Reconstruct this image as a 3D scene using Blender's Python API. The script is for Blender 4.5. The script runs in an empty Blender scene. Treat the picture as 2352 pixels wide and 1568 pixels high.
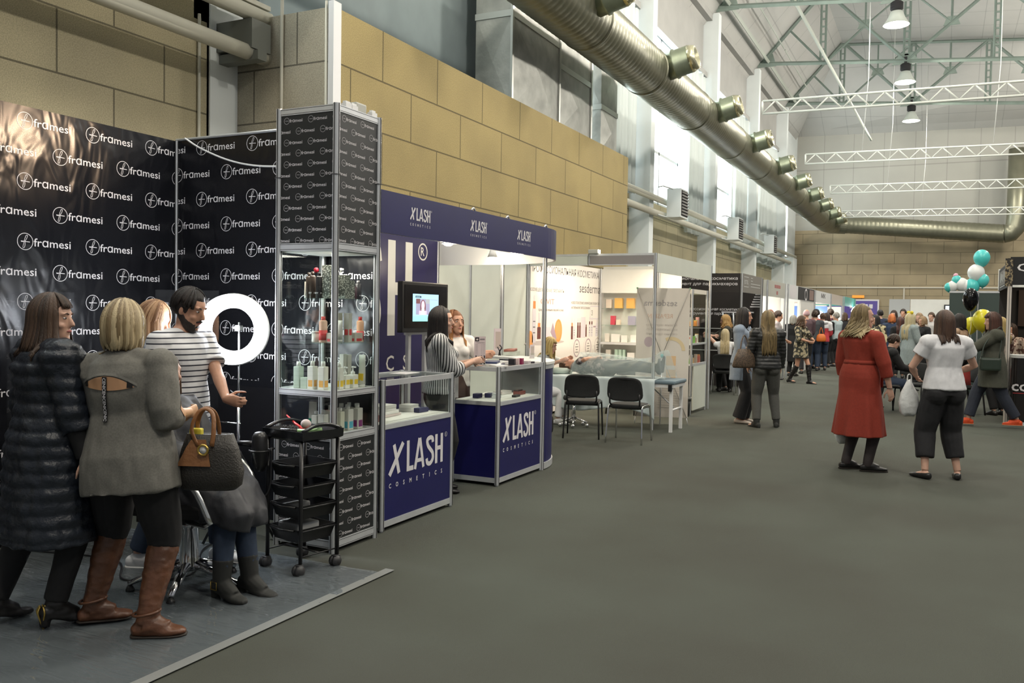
import bpy, bmesh, math, random
from mathutils import Vector, Matrix, Quaternion, noise as mnoise
PI = math.pi
SC = bpy.context.scene
COL = SC.collection

# ------------------------------------------------------------------ camera, world, exposure
def setup_camera():
    yaw, pitch, roll = math.radians(26.226), math.radians(-1.918), math.radians(0.944)
    f = Vector((-math.sin(yaw)*math.cos(pitch), math.cos(yaw)*math.cos(pitch), math.sin(pitch)))
    r = Vector((math.cos(yaw), math.sin(yaw), 0)); u = r.cross(f)
    r2 = r*math.cos(roll) + u*math.sin(roll); u2 = -r*math.sin(roll) + u*math.cos(roll)
    cd = bpy.data.cameras.new('camera'); co = bpy.data.objects.new('camera', cd); COL.objects.link(co)
    cd.sensor_width = 36; cd.lens = 36*2000/2352; cd.clip_start = .05; cd.clip_end = 300
    m = Matrix((r2, u2, -f)).transposed().to_4x4(); m.translation = (0, 0, 1.6)
    co.matrix_world = m; SC.camera = co
setup_camera()
W = bpy.data.worlds.new('world'); SC.world = W; W.use_nodes = True
W.node_tree.nodes['Background'].inputs[0].default_value = (.93, .96, 1, 1)
W.node_tree.nodes['Background'].inputs[1].default_value = .21
vs = SC.view_settings
vs.view_transform = 'Standard'; vs.look = 'None'; vs.gamma = 1; vs.use_curve_mapping = False; vs.exposure = 0.2
SC.cycles.use_denoising = True
SC.cycles.max_bounces = 6; SC.cycles.diffuse_bounces = 3; SC.cycles.glossy_bounces = 3
SC.cycles.transmission_bounces = 6; SC.cycles.transparent_max_bounces = 16
SC.cycles.caustics_reflective = False; SC.cycles.caustics_refractive = False
SC.cycles.sample_clamp_indirect = 4

def lamp(kind, loc, energy, color, size=.1, target=None, angle=70, blend=.6):
    d = bpy.data.lights.new('lamp_light', kind); d.energy = energy; d.color = color
    if kind == 'AREA': d.size = size
    else: d.shadow_soft_size = size
    if kind == 'SPOT': d.spot_size = math.radians(angle); d.spot_blend = blend
    o = bpy.data.objects.new('lamp_light', d); COL.objects.link(o); o.location = loc
    if target is not None:
        o.rotation_euler = (Vector(target) - Vector(loc)).to_track_quat('-Z', 'Y').to_euler()
    return o

# ------------------------------------------------------------------ materials
MATS = {}
def mat(name, col, rough=.6, metal=0, noise=0, nscale=20, bump=0, bscale=60, emit=0, alpha=1, spec=.5, sheen=0, stretch=None, trans=0, coat=0):
    if name in MATS: return MATS[name]
    m = bpy.data.materials.new(name); m.use_nodes = True; MATS[name] = m
    nt = m.node_tree; b = nt.nodes['Principled BSDF']
    c = (*col, 1)
    b.inputs['Base Color'].default_value = c; b.inputs['Roughness'].default_value = rough
    b.inputs['Metallic'].default_value = metal; b.inputs['Specular IOR Level'].default_value = spec
    b.inputs['Alpha'].default_value = alpha
    if sheen: b.inputs['Sheen Weight'].default_value = sheen
    if coat: b.inputs['Coat Weight'].default_value = coat; b.inputs['Coat Roughness'].default_value = .08
    if trans: b.inputs['Transmission Weight'].default_value = trans; b.inputs['IOR'].default_value = 1.3
    if emit: b.inputs['Emission Color'].default_value = c; b.inputs['Emission Strength'].default_value = emit
    if noise or bump:
        tc = nt.nodes.new('ShaderNodeTexCoord'); src = tc.outputs['Object']
        if stretch:
            mp = nt.nodes.new('ShaderNodeMapping'); mp.inputs['Scale'].default_value = stretch
            nt.links.new(src, mp.inputs[0]); src = mp.outputs[0]
    if noise:
        n = nt.nodes.new('ShaderNodeTexNoise'); n.inputs['Scale'].default_value = nscale; n.inputs['Detail'].default_value = 4
        nt.links.new(src, n.inputs['Vector'])
        r = nt.nodes.new('ShaderNodeValToRGB'); k0, k1 = 1 - noise, 1 + noise
        r.color_ramp.elements[0].position = .3; r.color_ramp.elements[1].position = .7
        r.color_ramp.elements[0].color = (*[x*k0 for x in col], 1); r.color_ramp.elements[1].color = (*[min(1, x*k1) for x in col], 1)
        nt.links.new(n.outputs['Fac'], r.inputs[0]); nt.links.new(r.outputs[0], b.inputs['Base Color'])
    if bump:
        n2 = nt.nodes.new('ShaderNodeTexNoise'); n2.inputs['Scale'].default_value = bscale; n2.inputs['Detail'].default_value = 5
        nt.links.new(src, n2.inputs['Vector'])
        bp = nt.nodes.new('ShaderNodeBump'); bp.inputs['Strength'].default_value = bump; bp.inputs['Distance'].default_value = .02
        nt.links.new(n2.outputs['Fac'], bp.inputs['Height']); nt.links.new(bp.outputs[0], b.inputs['Normal'])
    return m

def rgb(r, g, b):
    f = lambda v: (v/255/12.92) if v <= 10 else ((v/255+.055)/1.055)**2.4
    return (f(r), f(g), f(b))

def glass(name, tint=(.965, .985, .975), gloss=.12):
    if name in MATS: return MATS[name]
    m = bpy.data.materials.new(name); m.use_nodes = True; MATS[name] = m
    nt = m.node_tree; nt.nodes.remove(nt.nodes['Principled BSDF']); out = nt.nodes['Material Output']
    t = nt.nodes.new('ShaderNodeBsdfTransparent'); t.inputs[0].default_value = (*tint, 1)
    g = nt.nodes.new('ShaderNodeBsdfGlossy'); g.inputs['Roughness'].default_value = .02
    f = nt.nodes.new('ShaderNodeLayerWeight'); f.inputs[0].default_value = .30
    pw = nt.nodes.new('ShaderNodeMath'); pw.operation = 'POWER'; pw.inputs[1].default_value = 4
    mu = nt.nodes.new('ShaderNodeMath'); mu.operation = 'MULTIPLY_ADD'; mu.inputs[1].default_value = .7; mu.inputs[2].default_value = gloss*.25
    mx = nt.nodes.new('ShaderNodeMixShader')
    nt.links.new(f.outputs['Facing'], pw.inputs[0]); nt.links.new(pw.outputs[0], mu.inputs[0]); nt.links.new(mu.outputs[0], mx.inputs[0])
    nt.links.new(t.outputs[0], mx.inputs[1]); nt.links.new(g.outputs[0], mx.inputs[2]); nt.links.new(mx.outputs[0], out.inputs[0])
    return m

def stripes(name, c1, c2, axis, period, duty, rough=.8, offset=0, axis2=None, c3=None):
    """bands across one local axis (and optionally a second one: a check)"""
    if name in MATS: return MATS[name]
    m = mat(name, c1, rough, bump=.15, bscale=25); nt = m.node_tree; b = nt.nodes['Principled BSDF']
    tc = nt.nodes.new('ShaderNodeTexCoord'); sx = nt.nodes.new('ShaderNodeSeparateXYZ'); nt.links.new(tc.outputs['Object'], sx.inputs[0])
    def band(ax):
        a = nt.nodes.new('ShaderNodeMath'); a.operation = 'MULTIPLY_ADD'; a.inputs[1].default_value = 1/period; a.inputs[2].default_value = 50.0+offset
        nt.links.new(sx.outputs[ax], a.inputs[0])
        f = nt.nodes.new('ShaderNodeMath'); f.operation = 'FRACT'; nt.links.new(a.outputs[0], f.inputs[0])
        l = nt.nodes.new('ShaderNodeMath'); l.operation = 'LESS_THAN'; l.inputs[1].default_value = duty; nt.links.new(f.outputs[0], l.inputs[0])
        return l.outputs[0]
    mx = nt.nodes.new('ShaderNodeMix'); mx.data_type = 'RGBA'
    mx.inputs[6].default_value = (*c1, 1); mx.inputs[7].default_value = (*c2, 1)
    nt.links.new(band(axis), mx.inputs[0]); res = mx.outputs[2]
    if axis2 is not None:
        m2 = nt.nodes.new('ShaderNodeMix'); m2.data_type = 'RGBA'; m2.inputs[7].default_value = (*(c3 or c2), 1)
        nt.links.new(res, m2.inputs[6]); nt.links.new(band(axis2), m2.inputs[0]); res = m2.outputs[2]
    nt.links.new(res, b.inputs['Base Color'])
    return m

def radial(name, c1, c2, n, duty, rough=.8):
    """stripes running down the body and along the sleeves"""
    m = mat(name, c1, rough, bump=.15, bscale=25); nt = m.node_tree; b = nt.nodes['Principled BSDF']
    tc = nt.nodes.new('ShaderNodeTexCoord'); sx = nt.nodes.new('ShaderNodeSeparateXYZ'); nt.links.new(tc.outputs['Object'], sx.inputs[0])
    a = nt.nodes.new('ShaderNodeMath'); a.operation = 'ARCTAN2'; nt.links.new(sx.outputs[0], a.inputs[0]); nt.links.new(sx.outputs[1], a.inputs[1])
    k = nt.nodes.new('ShaderNodeMath'); k.operation = 'MULTIPLY_ADD'; k.inputs[1].default_value = n/(2*PI); k.inputs[2].default_value = 100; nt.links.new(a.outputs[0], k.inputs[0])
    f = nt.nodes.new('ShaderNodeMath'); f.operation = 'FRACT'; nt.links.new(k.outputs[0], f.inputs[0])
    l = nt.nodes.new('ShaderNodeMath'); l.operation = 'LESS_THAN'; l.inputs[1].default_value = duty; nt.links.new(f.outputs[0], l.inputs[0])
    mx = nt.nodes.new('ShaderNodeMix'); mx.data_type = 'RGBA'; mx.inputs[6].default_value = (*c1, 1); mx.inputs[7].default_value = (*c2, 1)
    nt.links.new(l.outputs[0], mx.inputs[0]); nt.links.new(mx.outputs[2], b.inputs['Base Color']); return m

def blotch(name, c1, c2, scale, rough=.8, lo=.45, hi=.55, kind='NOISE'):
    """two-colour printed pattern"""
    if name in MATS: return MATS[name]
    m = mat(name, c1, rough); nt = m.node_tree; b = nt.nodes['Principled BSDF']
    tc = nt.nodes.new('ShaderNodeTexCoord')
    n = nt.nodes.new('ShaderNodeTexNoise' if kind == 'NOISE' else 'ShaderNodeTexVoronoi'); n.inputs['Scale'].default_value = scale
    nt.links.new(tc.outputs['Object'], n.inputs['Vector'])
    r = nt.nodes.new('ShaderNodeValToRGB'); r.color_ramp.elements[0].position = lo; r.color_ramp.elements[1].position = hi
    r.color_ramp.elements[0].color = (*c1, 1); r.color_ramp.elements[1].color = (*c2, 1)
    nt.links.new(n.outputs[0], r.inputs[0]); nt.links.new(r.outputs[0], b.inputs['Base Color'])
    return m

def islands(name, c1, c2, rough=.45, c3=None, zsplit=None):
    """colour varies from one loose piece to the next (locks of hair); c3 tints the ends below a local height"""
    if name in MATS: return MATS[name]
    m = mat(name, c1, rough, bump=.45, bscale=330, stretch=(1, 1, .05)); nt = m.node_tree; b = nt.nodes['Principled BSDF']
    g = nt.nodes.new('ShaderNodeNewGeometry'); r = nt.nodes.new('ShaderNodeValToRGB')
    r.color_ramp.elements[0].color = (*c1, 1); r.color_ramp.elements[1].color = (*c2, 1)
    nt.links.new(g.outputs['Random Per Island'], r.inputs[0]); res = r.outputs[0]
    if c3:
        tc = nt.nodes.new('ShaderNodeTexCoord'); sx = nt.nodes.new('ShaderNodeSeparateXYZ'); nt.links.new(tc.outputs['Object'], sx.inputs[0])
        mr = nt.nodes.new('ShaderNodeMapRange'); mr.inputs[1].default_value = zsplit[0]; mr.inputs[2].default_value = zsplit[1]
        nt.links.new(sx.outputs[2], mr.inputs[0])
        mx = nt.nodes.new('ShaderNodeMix'); mx.data_type = 'RGBA'; mx.inputs[7].default_value = (*c3, 1)
        nt.links.new(mr.outputs[0], mx.inputs[0]); nt.links.new(res, mx.inputs[6]); res = mx.outputs[2]
    nt.links.new(res, b.inputs['Base Color'])
    return m

# ------------------------------------------------------------------ mesh building
class MB:
    def __init__(s): s.v = []; s.f = []; s.m = []; s.sm = []
    def add(s, vs_, fs, mi=0, M=None, smooth=False):
        o = len(s.v)
        s.v += [tuple(M @ Vector(p)) if M is not None else tuple(p) for p in vs_]
        s.f += [tuple(i+o for i in f) for f in fs]; s.m += [mi]*len(fs); s.sm += [smooth]*len(fs)
        return s
    def box(s, lo, hi, mi=0, M=None, bev=0):
        x0, y0, z0 = lo; x1, y1, z1 = hi
        if bev:
            b = min(bev, abs(x1-x0)*.45, abs(y1-y0)*.45, abs(z1-z0)*.45)
            bm = bmesh.new(); bmesh.ops.create_cube(bm, size=1)
            for v in bm.verts: v.co = Vector(((x0+x1)/2+v.co.x*(x1-x0), (y0+y1)/2+v.co.y*(y1-y0), (z0+z1)/2+v.co.z*(z1-z0)))
            bmesh.ops.bevel(bm, geom=bm.edges[:], offset=b, segments=2, affect='EDGES', profile=.6)
            s.bm(bm, mi, M); return s
        v = [(x0,y0,z0),(x1,y0,z0),(x1,y1,z0),(x0,y1,z0),(x0,y0,z1),(x1,y0,z1),(x1,y1,z1),(x0,y1,z1)]
        return s.add(v, [(0,3,2,1),(4,5,6,7),(0,1,5,4),(1,2,6,5),(2,3,7,6),(3,0,4,7)], mi, M)
    def bm(s, bm, mi=0, M=None, smooth=False):
        bm.verts.index_update()
        s.add([v.co.copy() for v in bm.verts], [[v.index for v in f.verts] for f in bm.faces], mi, M, smooth); bm.free(); return s
    def loft(s, rings, mi=0, M=None, smooth=True, cap=True, close=True):
        n = len(rings[0]); v = [p for r in rings for p in r]; f = []
        for i in range(len(rings)-1):
            for j in range(n if close else n-1):
                k = (j+1) % n; f.append((i*n+j, i*n+k, (i+1)*n+k, (i+1)*n+j))
        if cap: f.append(tuple(range(n-1, -1, -1))); f.append(tuple((len(rings)-1)*n+j for j in range(n)))
        return s.add(v, f, mi, M, smooth)
    def tube(s, pts, r, n=8, mi=0, M=None, flat=None, smooth=True):
        pts = [Vector(p) for p in pts]; rs = r if isinstance(r, (list, tuple)) else [r]*len(pts); rings = []
        up = None
        for i, p in enumerate(pts):
            d = (pts[min(i+1, len(pts)-1)] - pts[max(i-1, 0)])
            d = d.normalized() if d.length > 1e-9 else Vector((0, 0, 1))
            if up is None:
                up = Vector((0, 0, 1)) if abs(d.z) < .9 else Vector((0, 1, 0))
            a = d.cross(up)
            if a.length < 1e-6: a = d.orthogonal()
            a.normalize(); up = a.cross(d).normalized()
            q = rs[i]; rx, ry = (q if isinstance(q, tuple) else (q, q*(flat or 1)))
            rings.append([p + a*(rx*math.cos(t)) + up*(ry*math.sin(t)) for t in [2*PI*k/n for k in range(n)]])
        return s.loft(rings, mi, M, smooth)
    def cyl(s, c0, c1, r0, r1=None, n=16, mi=0, M=None, smooth=True):
        return s.tube([c0, c1], [r0, r0 if r1 is None else r1], n, mi, M, smooth=smooth)
    def lathe(s, prof, c=(0, 0, 0), n=24, mi=0, M=None, smooth=True):
        rings = [[(c[0]+r*math.cos(2*PI*k/n), c[1]+r*math.sin(2*PI*k/n), c[2]+z) for k in range(n)] for r, z in prof]
        return s.loft(rings, mi, M, smooth)
    def ell(s, c, r, mi=0, M=None, n=14, m=9, R=None):
        rings = []
        for i in range(m+1):
            t = -PI/2 + PI*(i if 0 < i < m else (i+.02 if i == 0 else i-.02))/m
            ring = [Vector((r[0]*math.cos(t)*math.cos(2*PI*k/n), r[1]*math.cos(t)*math.sin(2*PI*k/n), r[2]*math.sin(t))) for k in range(n)]
            rings.append([Vector(c) + (R @ p if R is not None else p) for p in ring])
        return s.loft(rings, mi, M)
    def prism(s, poly, th, mi=0, M=None):
        """polygon in local XY, from z=0 to z=th"""
        n = len(poly); v = [(x, y, 0) for x, y in poly] + [(x, y, th) for x, y in poly]
        return s.add(v, [tuple(range(n-1, -1, -1)), tuple(range(n, 2*n))] + [(i, (i+1) % n, n+(i+1) % n, n+i) for i in range(n)], mi, M)
    def torus(s, R, r, n=40, k=12, mi=0, M=None, flat=1):
        v, f = [], []
        for i in range(n):
            a = 2*PI*i/n
            for j in range(k):
                b = 2*PI*j/k; q = R + r*math.cos(b); v.append((q*math.cos(a), q*math.sin(a), r*flat*math.sin(b)))
        for i in range(n):
            for j in range(k): f.append((i*k+j, ((i+1) % n)*k+j, ((i+1) % n)*k+(j+1) % k, i*k+(j+1) % k))
        return s.add(v, f, mi, M, True)
    def build(s, name, mats, parent=None, **pr):
        me = bpy.data.meshes.new(name); me.from_pydata(s.v, [], s.f)
        for m in (mats if isinstance(mats, (list, tuple)) else [mats]): me.materials.append(m)
        me.polygons.foreach_set('material_index', s.m); me.polygons.foreach_set('use_smooth', s.sm)
        me.update()
        o = bpy.data.objects.new(name, me); COL.objects.link(o)
        if parent is not None: o.parent = parent
        for k, v in pr.items(): o[k] = v
        return o

def thing(name, label, cat, loc=(0, 0, 0), rz=0, group=None):
    o = bpy.data.objects.new(name, None); COL.objects.link(o); o.empty_display_size = .1
    o.location = loc; o.rotation_euler = (0, 0, rz); o['label'] = label; o['category'] = cat
    if group: o['group'] = group
    return o
def struct(o): o['kind'] = 'structure'; return o
def dup(root, loc, rz=None, label=None, group=None):
    r = root.copy(); COL.objects.link(r); r.location = loc
    if rz is not None: r.rotation_euler = (r.rotation_euler[0], r.rotation_euler[1], rz)
    if label: r['label'] = label
    if group: r['group'] = group
    for ch in list(root.children):
        c = ch.copy(); COL.objects.link(c); c.parent = r
        for g in list(ch.children):
            d = g.copy(); COL.objects.link(d); d.parent = c
    return r
def T(x, y, z): return Matrix.Translation((x, y, z))
def RZ(a): return Matrix.Rotation(a, 4, 'Z')
def RX(a): return Matrix.Rotation(a, 4, 'X')
def RY(a): return Matrix.Rotation(a, 4, 'Y')
# frames for writing on upright faces: local x along the text, local y up, local z out of the face
def face_x(x, y, z): return Matrix(((0, 0, 1, x), (1, 0, 0, y), (0, 1, 0, z), (0, 0, 0, 1)))      # face looks to +X, text runs to +Y
def face_my(x, y, z): return Matrix(((1, 0, 0, x), (0, 0, -1, y), (0, 1, 0, z), (0, 0, 0, 1)))    # face looks to -Y, text runs to +X
def face_py(x, y, z): return Matrix(((-1, 0, 0, x), (0, 0, 1, y), (0, 1, 0, z), (0, 0, 0, 1)))    # face looks to +Y

_TXT = {}
def text_geo(body, bold=0.0, spacing=1.0, res=2):
    """outlines of a line of text: unit size, origin at the left of the baseline; returns verts, faces, width"""
    key = (body, bold, spacing, res)
    if key in _TXT: return _TXT[key]
    cu = bpy.data.curves.new('writing', 'FONT'); cu.body = body; cu.size = 1; cu.offset = bold; cu.space_character = spacing
    cu.resolution_u = res; cu.fill_mode = 'FRONT'
    ob = bpy.data.objects.new('writing', cu); COL.objects.link(ob)
    dg = bpy.context.evaluated_depsgraph_get(); me = ob.evaluated_get(dg).to_mesh()
    vs_ = [v.co.copy() for v in me.vertices]; fs = [tuple(p.vertices) for p in me.polygons]
    ob.evaluated_get(dg).to_mesh_clear(); bpy.data.objects.remove(ob); bpy.data.curves.remove(cu)
    x0 = min((v.x for v in vs_), default=0); x1 = max((v.x for v in vs_), default=1)
    vs_ = [Vector((v.x-x0, v.y, 0)) for v in vs_]
    # faces look to +Z
    out = []
    for f in fs:
        n = (vs_[f[1]]-vs_[f[0]]).cross(vs_[f[2]]-vs_[f[0]]).z if len(f) > 2 else 1
        out.append(f if n >= 0 else f[::-1])
    _TXT[key] = (vs_, out, x1-x0); return _TXT[key]
def write(mb, body, M, h, mi=1, width=None, bold=0.0, spacing=1.0, center=False, lift=.0012, mirror=False, res=2):
    """h = size of the letters in metres, width = wanted total width"""
    v, f, w = text_geo(body, bold, spacing, res); sx = (width/w) if width else h
    ox = -w*sx/2 if center else 0; k = -1 if mirror else 1
    mb.add([(k*(p.x*sx+ox), p.y*h, lift) for p in v], f, mi, M)
def bez(pts, n=24):
    """smooth open line through points (Catmull-Rom)"""
    P = [Vector(p) for p in pts]; P = [P[0]*2-P[1]] + P + [P[-1]*2-P[-2]]; out = []
    segs = len(P)-3
    for i in range(segs):
        for k in range(max(2, n//segs)):
            t = k/max(2, n//segs); a, b, c, d = P[i:i+4]
            out.append(.5*((2*b) + (c-a)*t + (2*a-5*b+4*c-d)*t*t + (-a+3*b-3*c+d)*t**3))
    out.append(P[-2]); return out
_LN = [0]
def line2(mb, pts, w, M, mi=1, lift=.0012):
    """flat stroke along 2D points; crossing strokes lie on each other like overprinted ink"""
    _LN[0] += 1; lift += (_LN[0] % 11)*.00008
    v, f = [], []
    for i, p in enumerate(pts):
        a = Vector(pts[max(0, i-1)][:2]); b = Vector(pts[min(len(pts)-1, i+1)][:2]); d = (b-a); d = d.normalized() if d.length else Vector((1, 0))
        n = Vector((-d.y, d.x))*w/2; p = Vector(p[:2]); v += [(p.x+n.x, p.y+n.y, lift), (p.x-n.x, p.y-n.y, lift)]
    for i in range(len(pts)-1): f.append((2*i, 2*i+1, 2*i+3, 2*i+2))
    mb.add(v, f, mi, M)
def disc2(mb, c, rx, ry, M, mi=1, lift=.0012, n=28, ring=0):
    if ring:
        pts = [(c[0]+rx*math.cos(2*PI*k/n), c[1]+ry*math.sin(2*PI*k/n)) for k in range(n+1)]; line2(mb, pts, ring, M, mi, lift)
    else:
        mb.add([(c[0]+rx*math.cos(2*PI*k/n), c[1]+ry*math.sin(2*PI*k/n), lift) for k in range(n)], [tuple(range(n))], mi, M)
def rect2(mb, x0, y0, x1, y1, M, mi=1, lift=.0012): mb.add([(x0,y0,lift),(x1,y0,lift),(x1,y1,lift),(x0,y1,lift)], [(0,1,2,3)], mi, M)
ORD = ['first','second','third','fourth','fifth','sixth','seventh','eighth','ninth','tenth','eleventh','twelfth']

alu = mat('aluminium', (.66, .68, .70), .34, .45, noise=.06, nscale=8)
white_plastic = mat('white plastic', (.8, .8, .79), .45)
black_plastic = mat('black plastic', (.012, .012, .013), .35)
black_matt = mat('matt black', (.012, .012, .013), .75)
white_panel = mat('white panel', (.74, .74, .70), .5, noise=.03, nscale=3)
grey_panel = mat('pale grey green panel', (.60, .63, .56), .5, noise=.03, nscale=3)
chrome = mat('chrome', (.75, .75, .76), .12, 1)
paper = mat('white paper', (.82, .81, .78), .7)
clear = glass('clear glass')
# ------------------------------------------------------------------ hall
FAR, WL = 50.2, -7.4
def carpet():
    m = mat('carpet', (.083, .086, .083), .95, noise=.28, nscale=55, bump=.5, bscale=700, spec=.25)
    nt = m.node_tree; b = nt.nodes['Principled BSDF']
    tc = nt.nodes.new('ShaderNodeTexCoord'); n = nt.nodes.new('ShaderNodeTexNoise'); n.inputs['Scale'].default_value = .55; n.inputs['Detail'].default_value = 3
    n2 = nt.nodes.new('ShaderNodeTexNoise'); n2.inputs['Scale'].default_value = 420
    nt.links.new(tc.outputs['Object'], n.inputs['Vector']); nt.links.new(tc.outputs['Object'], n2.inputs['Vector'])
    r = nt.nodes.new('ShaderNodeValToRGB'); r.color_ramp.elements[0].position = .35; r.color_ramp.elements[1].position = .65
    r.color_ramp.elements[0].color = (.080, .082, .068, 1); r.color_ramp.elements[1].color = (.098, .108, .090, 1)
    mx = nt.nodes.new('ShaderNodeMix'); mx.data_type = 'RGBA'; mx.blend_type = 'MULTIPLY'; mx.inputs[0].default_value = .55
    r2 = nt.nodes.new('ShaderNodeValToRGB'); r2.color_ramp.elements[0].position = .3; r2.color_ramp.elements[1].position = .7
    r2.color_ramp.elements[0].color = (.45, .45, .45, 1); r2.color_ramp.elements[1].color = (1.25, 1.25, 1.25, 1)
    nt.links.new(n.outputs[0], r.inputs[0]); nt.links.new(n2.outputs[0], r2.inputs[0])
    nt.links.new(r.outputs[0], mx.inputs[6]); nt.links.new(r2.outputs[0], mx.inputs[7]); nt.links.new(mx.outputs[2], b.inputs['Base Color'])
    return m
def boards(name, col, axis, w=1.24, h=.6, z0=.09, off=0):
    """cement-bonded chip boards laid in running bond: joints and chips are in the boards themselves"""
    m = mat(name, col, .85); nt = m.node_tree; b = nt.nodes['Principled BSDF']
    tc = nt.nodes.new('ShaderNodeTexCoord'); sx = nt.nodes.new('ShaderNodeSeparateXYZ'); cb = nt.nodes.new('ShaderNodeCombineXYZ')
    nt.links.new(tc.outputs['Object'], sx.inputs[0]); nt.links.new(sx.outputs[axis], cb.inputs[0]); nt.links.new(sx.outputs[2], cb.inputs[1])
    mp = nt.nodes.new('ShaderNodeMapping'); mp.inputs['Location'].default_value = (off, -z0, 0); nt.links.new(cb.outputs[0], mp.inputs[0])
    br = nt.nodes.new('ShaderNodeTexBrick'); br.inputs['Scale'].default_value = 1; br.inputs['Brick Width'].default_value = w; br.inputs['Row Height'].default_value = h
    br.inputs['Mortar Size'].default_value = .011; br.inputs['Mortar Smooth'].default_value = .3; br.offset = .5
    br.inputs['Color1'].default_value = (*[c*.96 for c in col], 1); br.inputs['Color2'].default_value = (*[c*1.04 for c in col], 1)
    br.inputs['Mortar'].default_value = (*[c*.34 for c in col], 1); nt.links.new(mp.outputs[0], br.inputs[0])
    n = nt.nodes.new('ShaderNodeTexNoise'); n.inputs['Scale'].default_value = 85; n.inputs['Detail'].default_value = 3; nt.links.new(tc.outputs['Object'], n.inputs['Vector'])
    r = nt.nodes.new('ShaderNodeValToRGB'); r.color_ramp.elements[0].position = .32; r.color_ramp.elements[1].position = .68
    r.color_ramp.elements[0].color = (.78, .78, .78, 1); r.color_ramp.elements[1].color = (1.15, 1.15, 1.15, 1); nt.links.new(n.outputs[0], r.inputs[0])
    n3 = nt.nodes.new('ShaderNodeTexNoise'); n3.inputs['Scale'].default_value = 1.1; nt.links.new(tc.outputs['Object'], n3.inputs['Vector'])
    r3 = nt.nodes.new('ShaderNodeValToRGB'); r3.color_ramp.elements[0].position = .35; r3.color_ramp.elements[1].position = .65
    r3.color_ramp.elements[0].color = (.9, .9, .9, 1); r3.color_ramp.elements[1].color = (1.06, 1.06, 1.04, 1); nt.links.new(n3.outputs[0], r3.inputs[0])
    a = nt.nodes.new('ShaderNodeMix'); a.data_type = 'RGBA'; a.blend_type = 'MULTIPLY'; a.inputs[0].default_value = 1
    c = nt.nodes.new('ShaderNodeMix'); c.data_type = 'RGBA'; c.blend_type = 'MULTIPLY'; c.inputs[0].default_value = 1
    nt.links.new(br.outputs[0], a.inputs[6]); nt.links.new(r.outputs[0], a.inputs[7]); nt.links.new(a.outputs[2], c.inputs[6]); nt.links.new(r3.outputs[0], c.inputs[7])
    nt.links.new(c.outputs[2], b.inputs['Base Color'])
    bp = nt.nodes.new('ShaderNodeBump'); bp.inputs['Strength'].default_value = .25; bp.inputs['Distance'].default_value = .01
    nt.links.new(n.outputs[0], bp.inputs['Height']); nt.links.new(bp.outputs[0], b.inputs['Normal'])
    return m
B_COL = (.36, .285, .125)
b_left = boards('chipboard wall', (.46, .41, .27), 1, off=.17, z0=.143)
b_box = boards('chipboard enclosure', B_COL, 1, off=.07)
b_side = boards('chipboard enclosure side', (.40, .37, .29), 0, off=.3, z0=.105)
b_far = boards('chipboard far wall', (.345, .285, .185), 0, w=1.55, h=.56, z0=.0)
white_wall = mat('white wall', (.74, .79, .79), .7, noise=.03, nscale=2)
ceil_mat = mat('ceiling lining', (.44, .44, .42), .85, noise=.03, nscale=1)
def ribs(m, period, ax):
    nt = m.node_tree; b = nt.nodes['Principled BSDF']; tc = nt.nodes.new('ShaderNodeTexCoord'); sx = nt.nodes.new('ShaderNodeSeparateXYZ'); nt.links.new(tc.outputs['Object'], sx.inputs[0])
    src = b.inputs['Base Color'].links[0].from_socket; outs = []
    for a_, p_ in zip(ax, period):
        a = nt.nodes.new('ShaderNodeMath'); a.operation = 'MULTIPLY'; a.inputs[1].default_value = 1/p_; nt.links.new(sx.outputs[a_], a.inputs[0])
        f = nt.nodes.new('ShaderNodeMath'); f.operation = 'FRACT'; nt.links.new(a.outputs[0], f.inputs[0])
        l = nt.nodes.new('ShaderNodeMath'); l.operation = 'LESS_THAN'; l.inputs[1].default_value = .025; nt.links.new(f.outputs[0], l.inputs[0]); outs.append(l.outputs[0])
    for o in outs:
        mx = nt.nodes.new('ShaderNodeMix'); mx.data_type = 'RGBA'; mx.blend_type = 'MULTIPLY'; mx.inputs[7].default_value = (.72, .72, .72, 1)
        q = nt.nodes.new('ShaderNodeMath'); q.operation = 'MULTIPLY'; q.inputs[1].default_value = .8; nt.links.new(o, q.inputs[0]); nt.links.new(q.outputs[0], mx.inputs[0])
        nt.links.new(src, mx.inputs[6]); src = mx.outputs[2]
    nt.links.new(src, b.inputs['Base Color'])
ribs(ceil_mat, (1.2, 1.8), (0, 1))
far_white = mat('upper far wall', (.37, .37, .335), .8, noise=.03, nscale=1); ribs(far_white, (1.5, 2.4), (0, 2))

struct(MB().box((-9, -6, -.1), (14, FAR+.2, 0)).build('floor', carpet()))
# left wall: boards below, white wall with window openings above
COLS = [7.5, 14.7, 21.8, 28.9, 36.0, 43.1]
struct(MB().box((WL-.25, -4, 0), (WL, 7.22, 4.95)).build('wall_left', b_left))
mb = MB().box((WL-.25, 7.22, 0), (WL, FAR, 4.75)); struct(mb.build('wall_left', b_left))
mb = MB()
mb.box((WL-.25, -4, 4.95), (WL, 7.22, 6.2)); mb.box((WL-.25, -4, 9.55), (WL, FAR, 12))
ys = [-4] + COLS + [FAR]
for c in COLS: mb.box((WL-.25, c-.45, 4.75), (WL, c+.75, 9.55))
mb.box((WL-.25, 7.2, 4.75), (WL, 14.7, 6.2)); mb.box((WL-.25, 47.5, 4.75), (WL, FAR, 9.55)); mb.box((WL-.25, -4, 6.2), (WL, 1.5, 9.55))
struct(mb.build('wall_left', white_wall))
sky = mat('daylit frosted pane', (.86, .95, .97), .4, emit=5.5)
fr = mat('window frame grey', (.55, .6, .62), .5)
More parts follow.
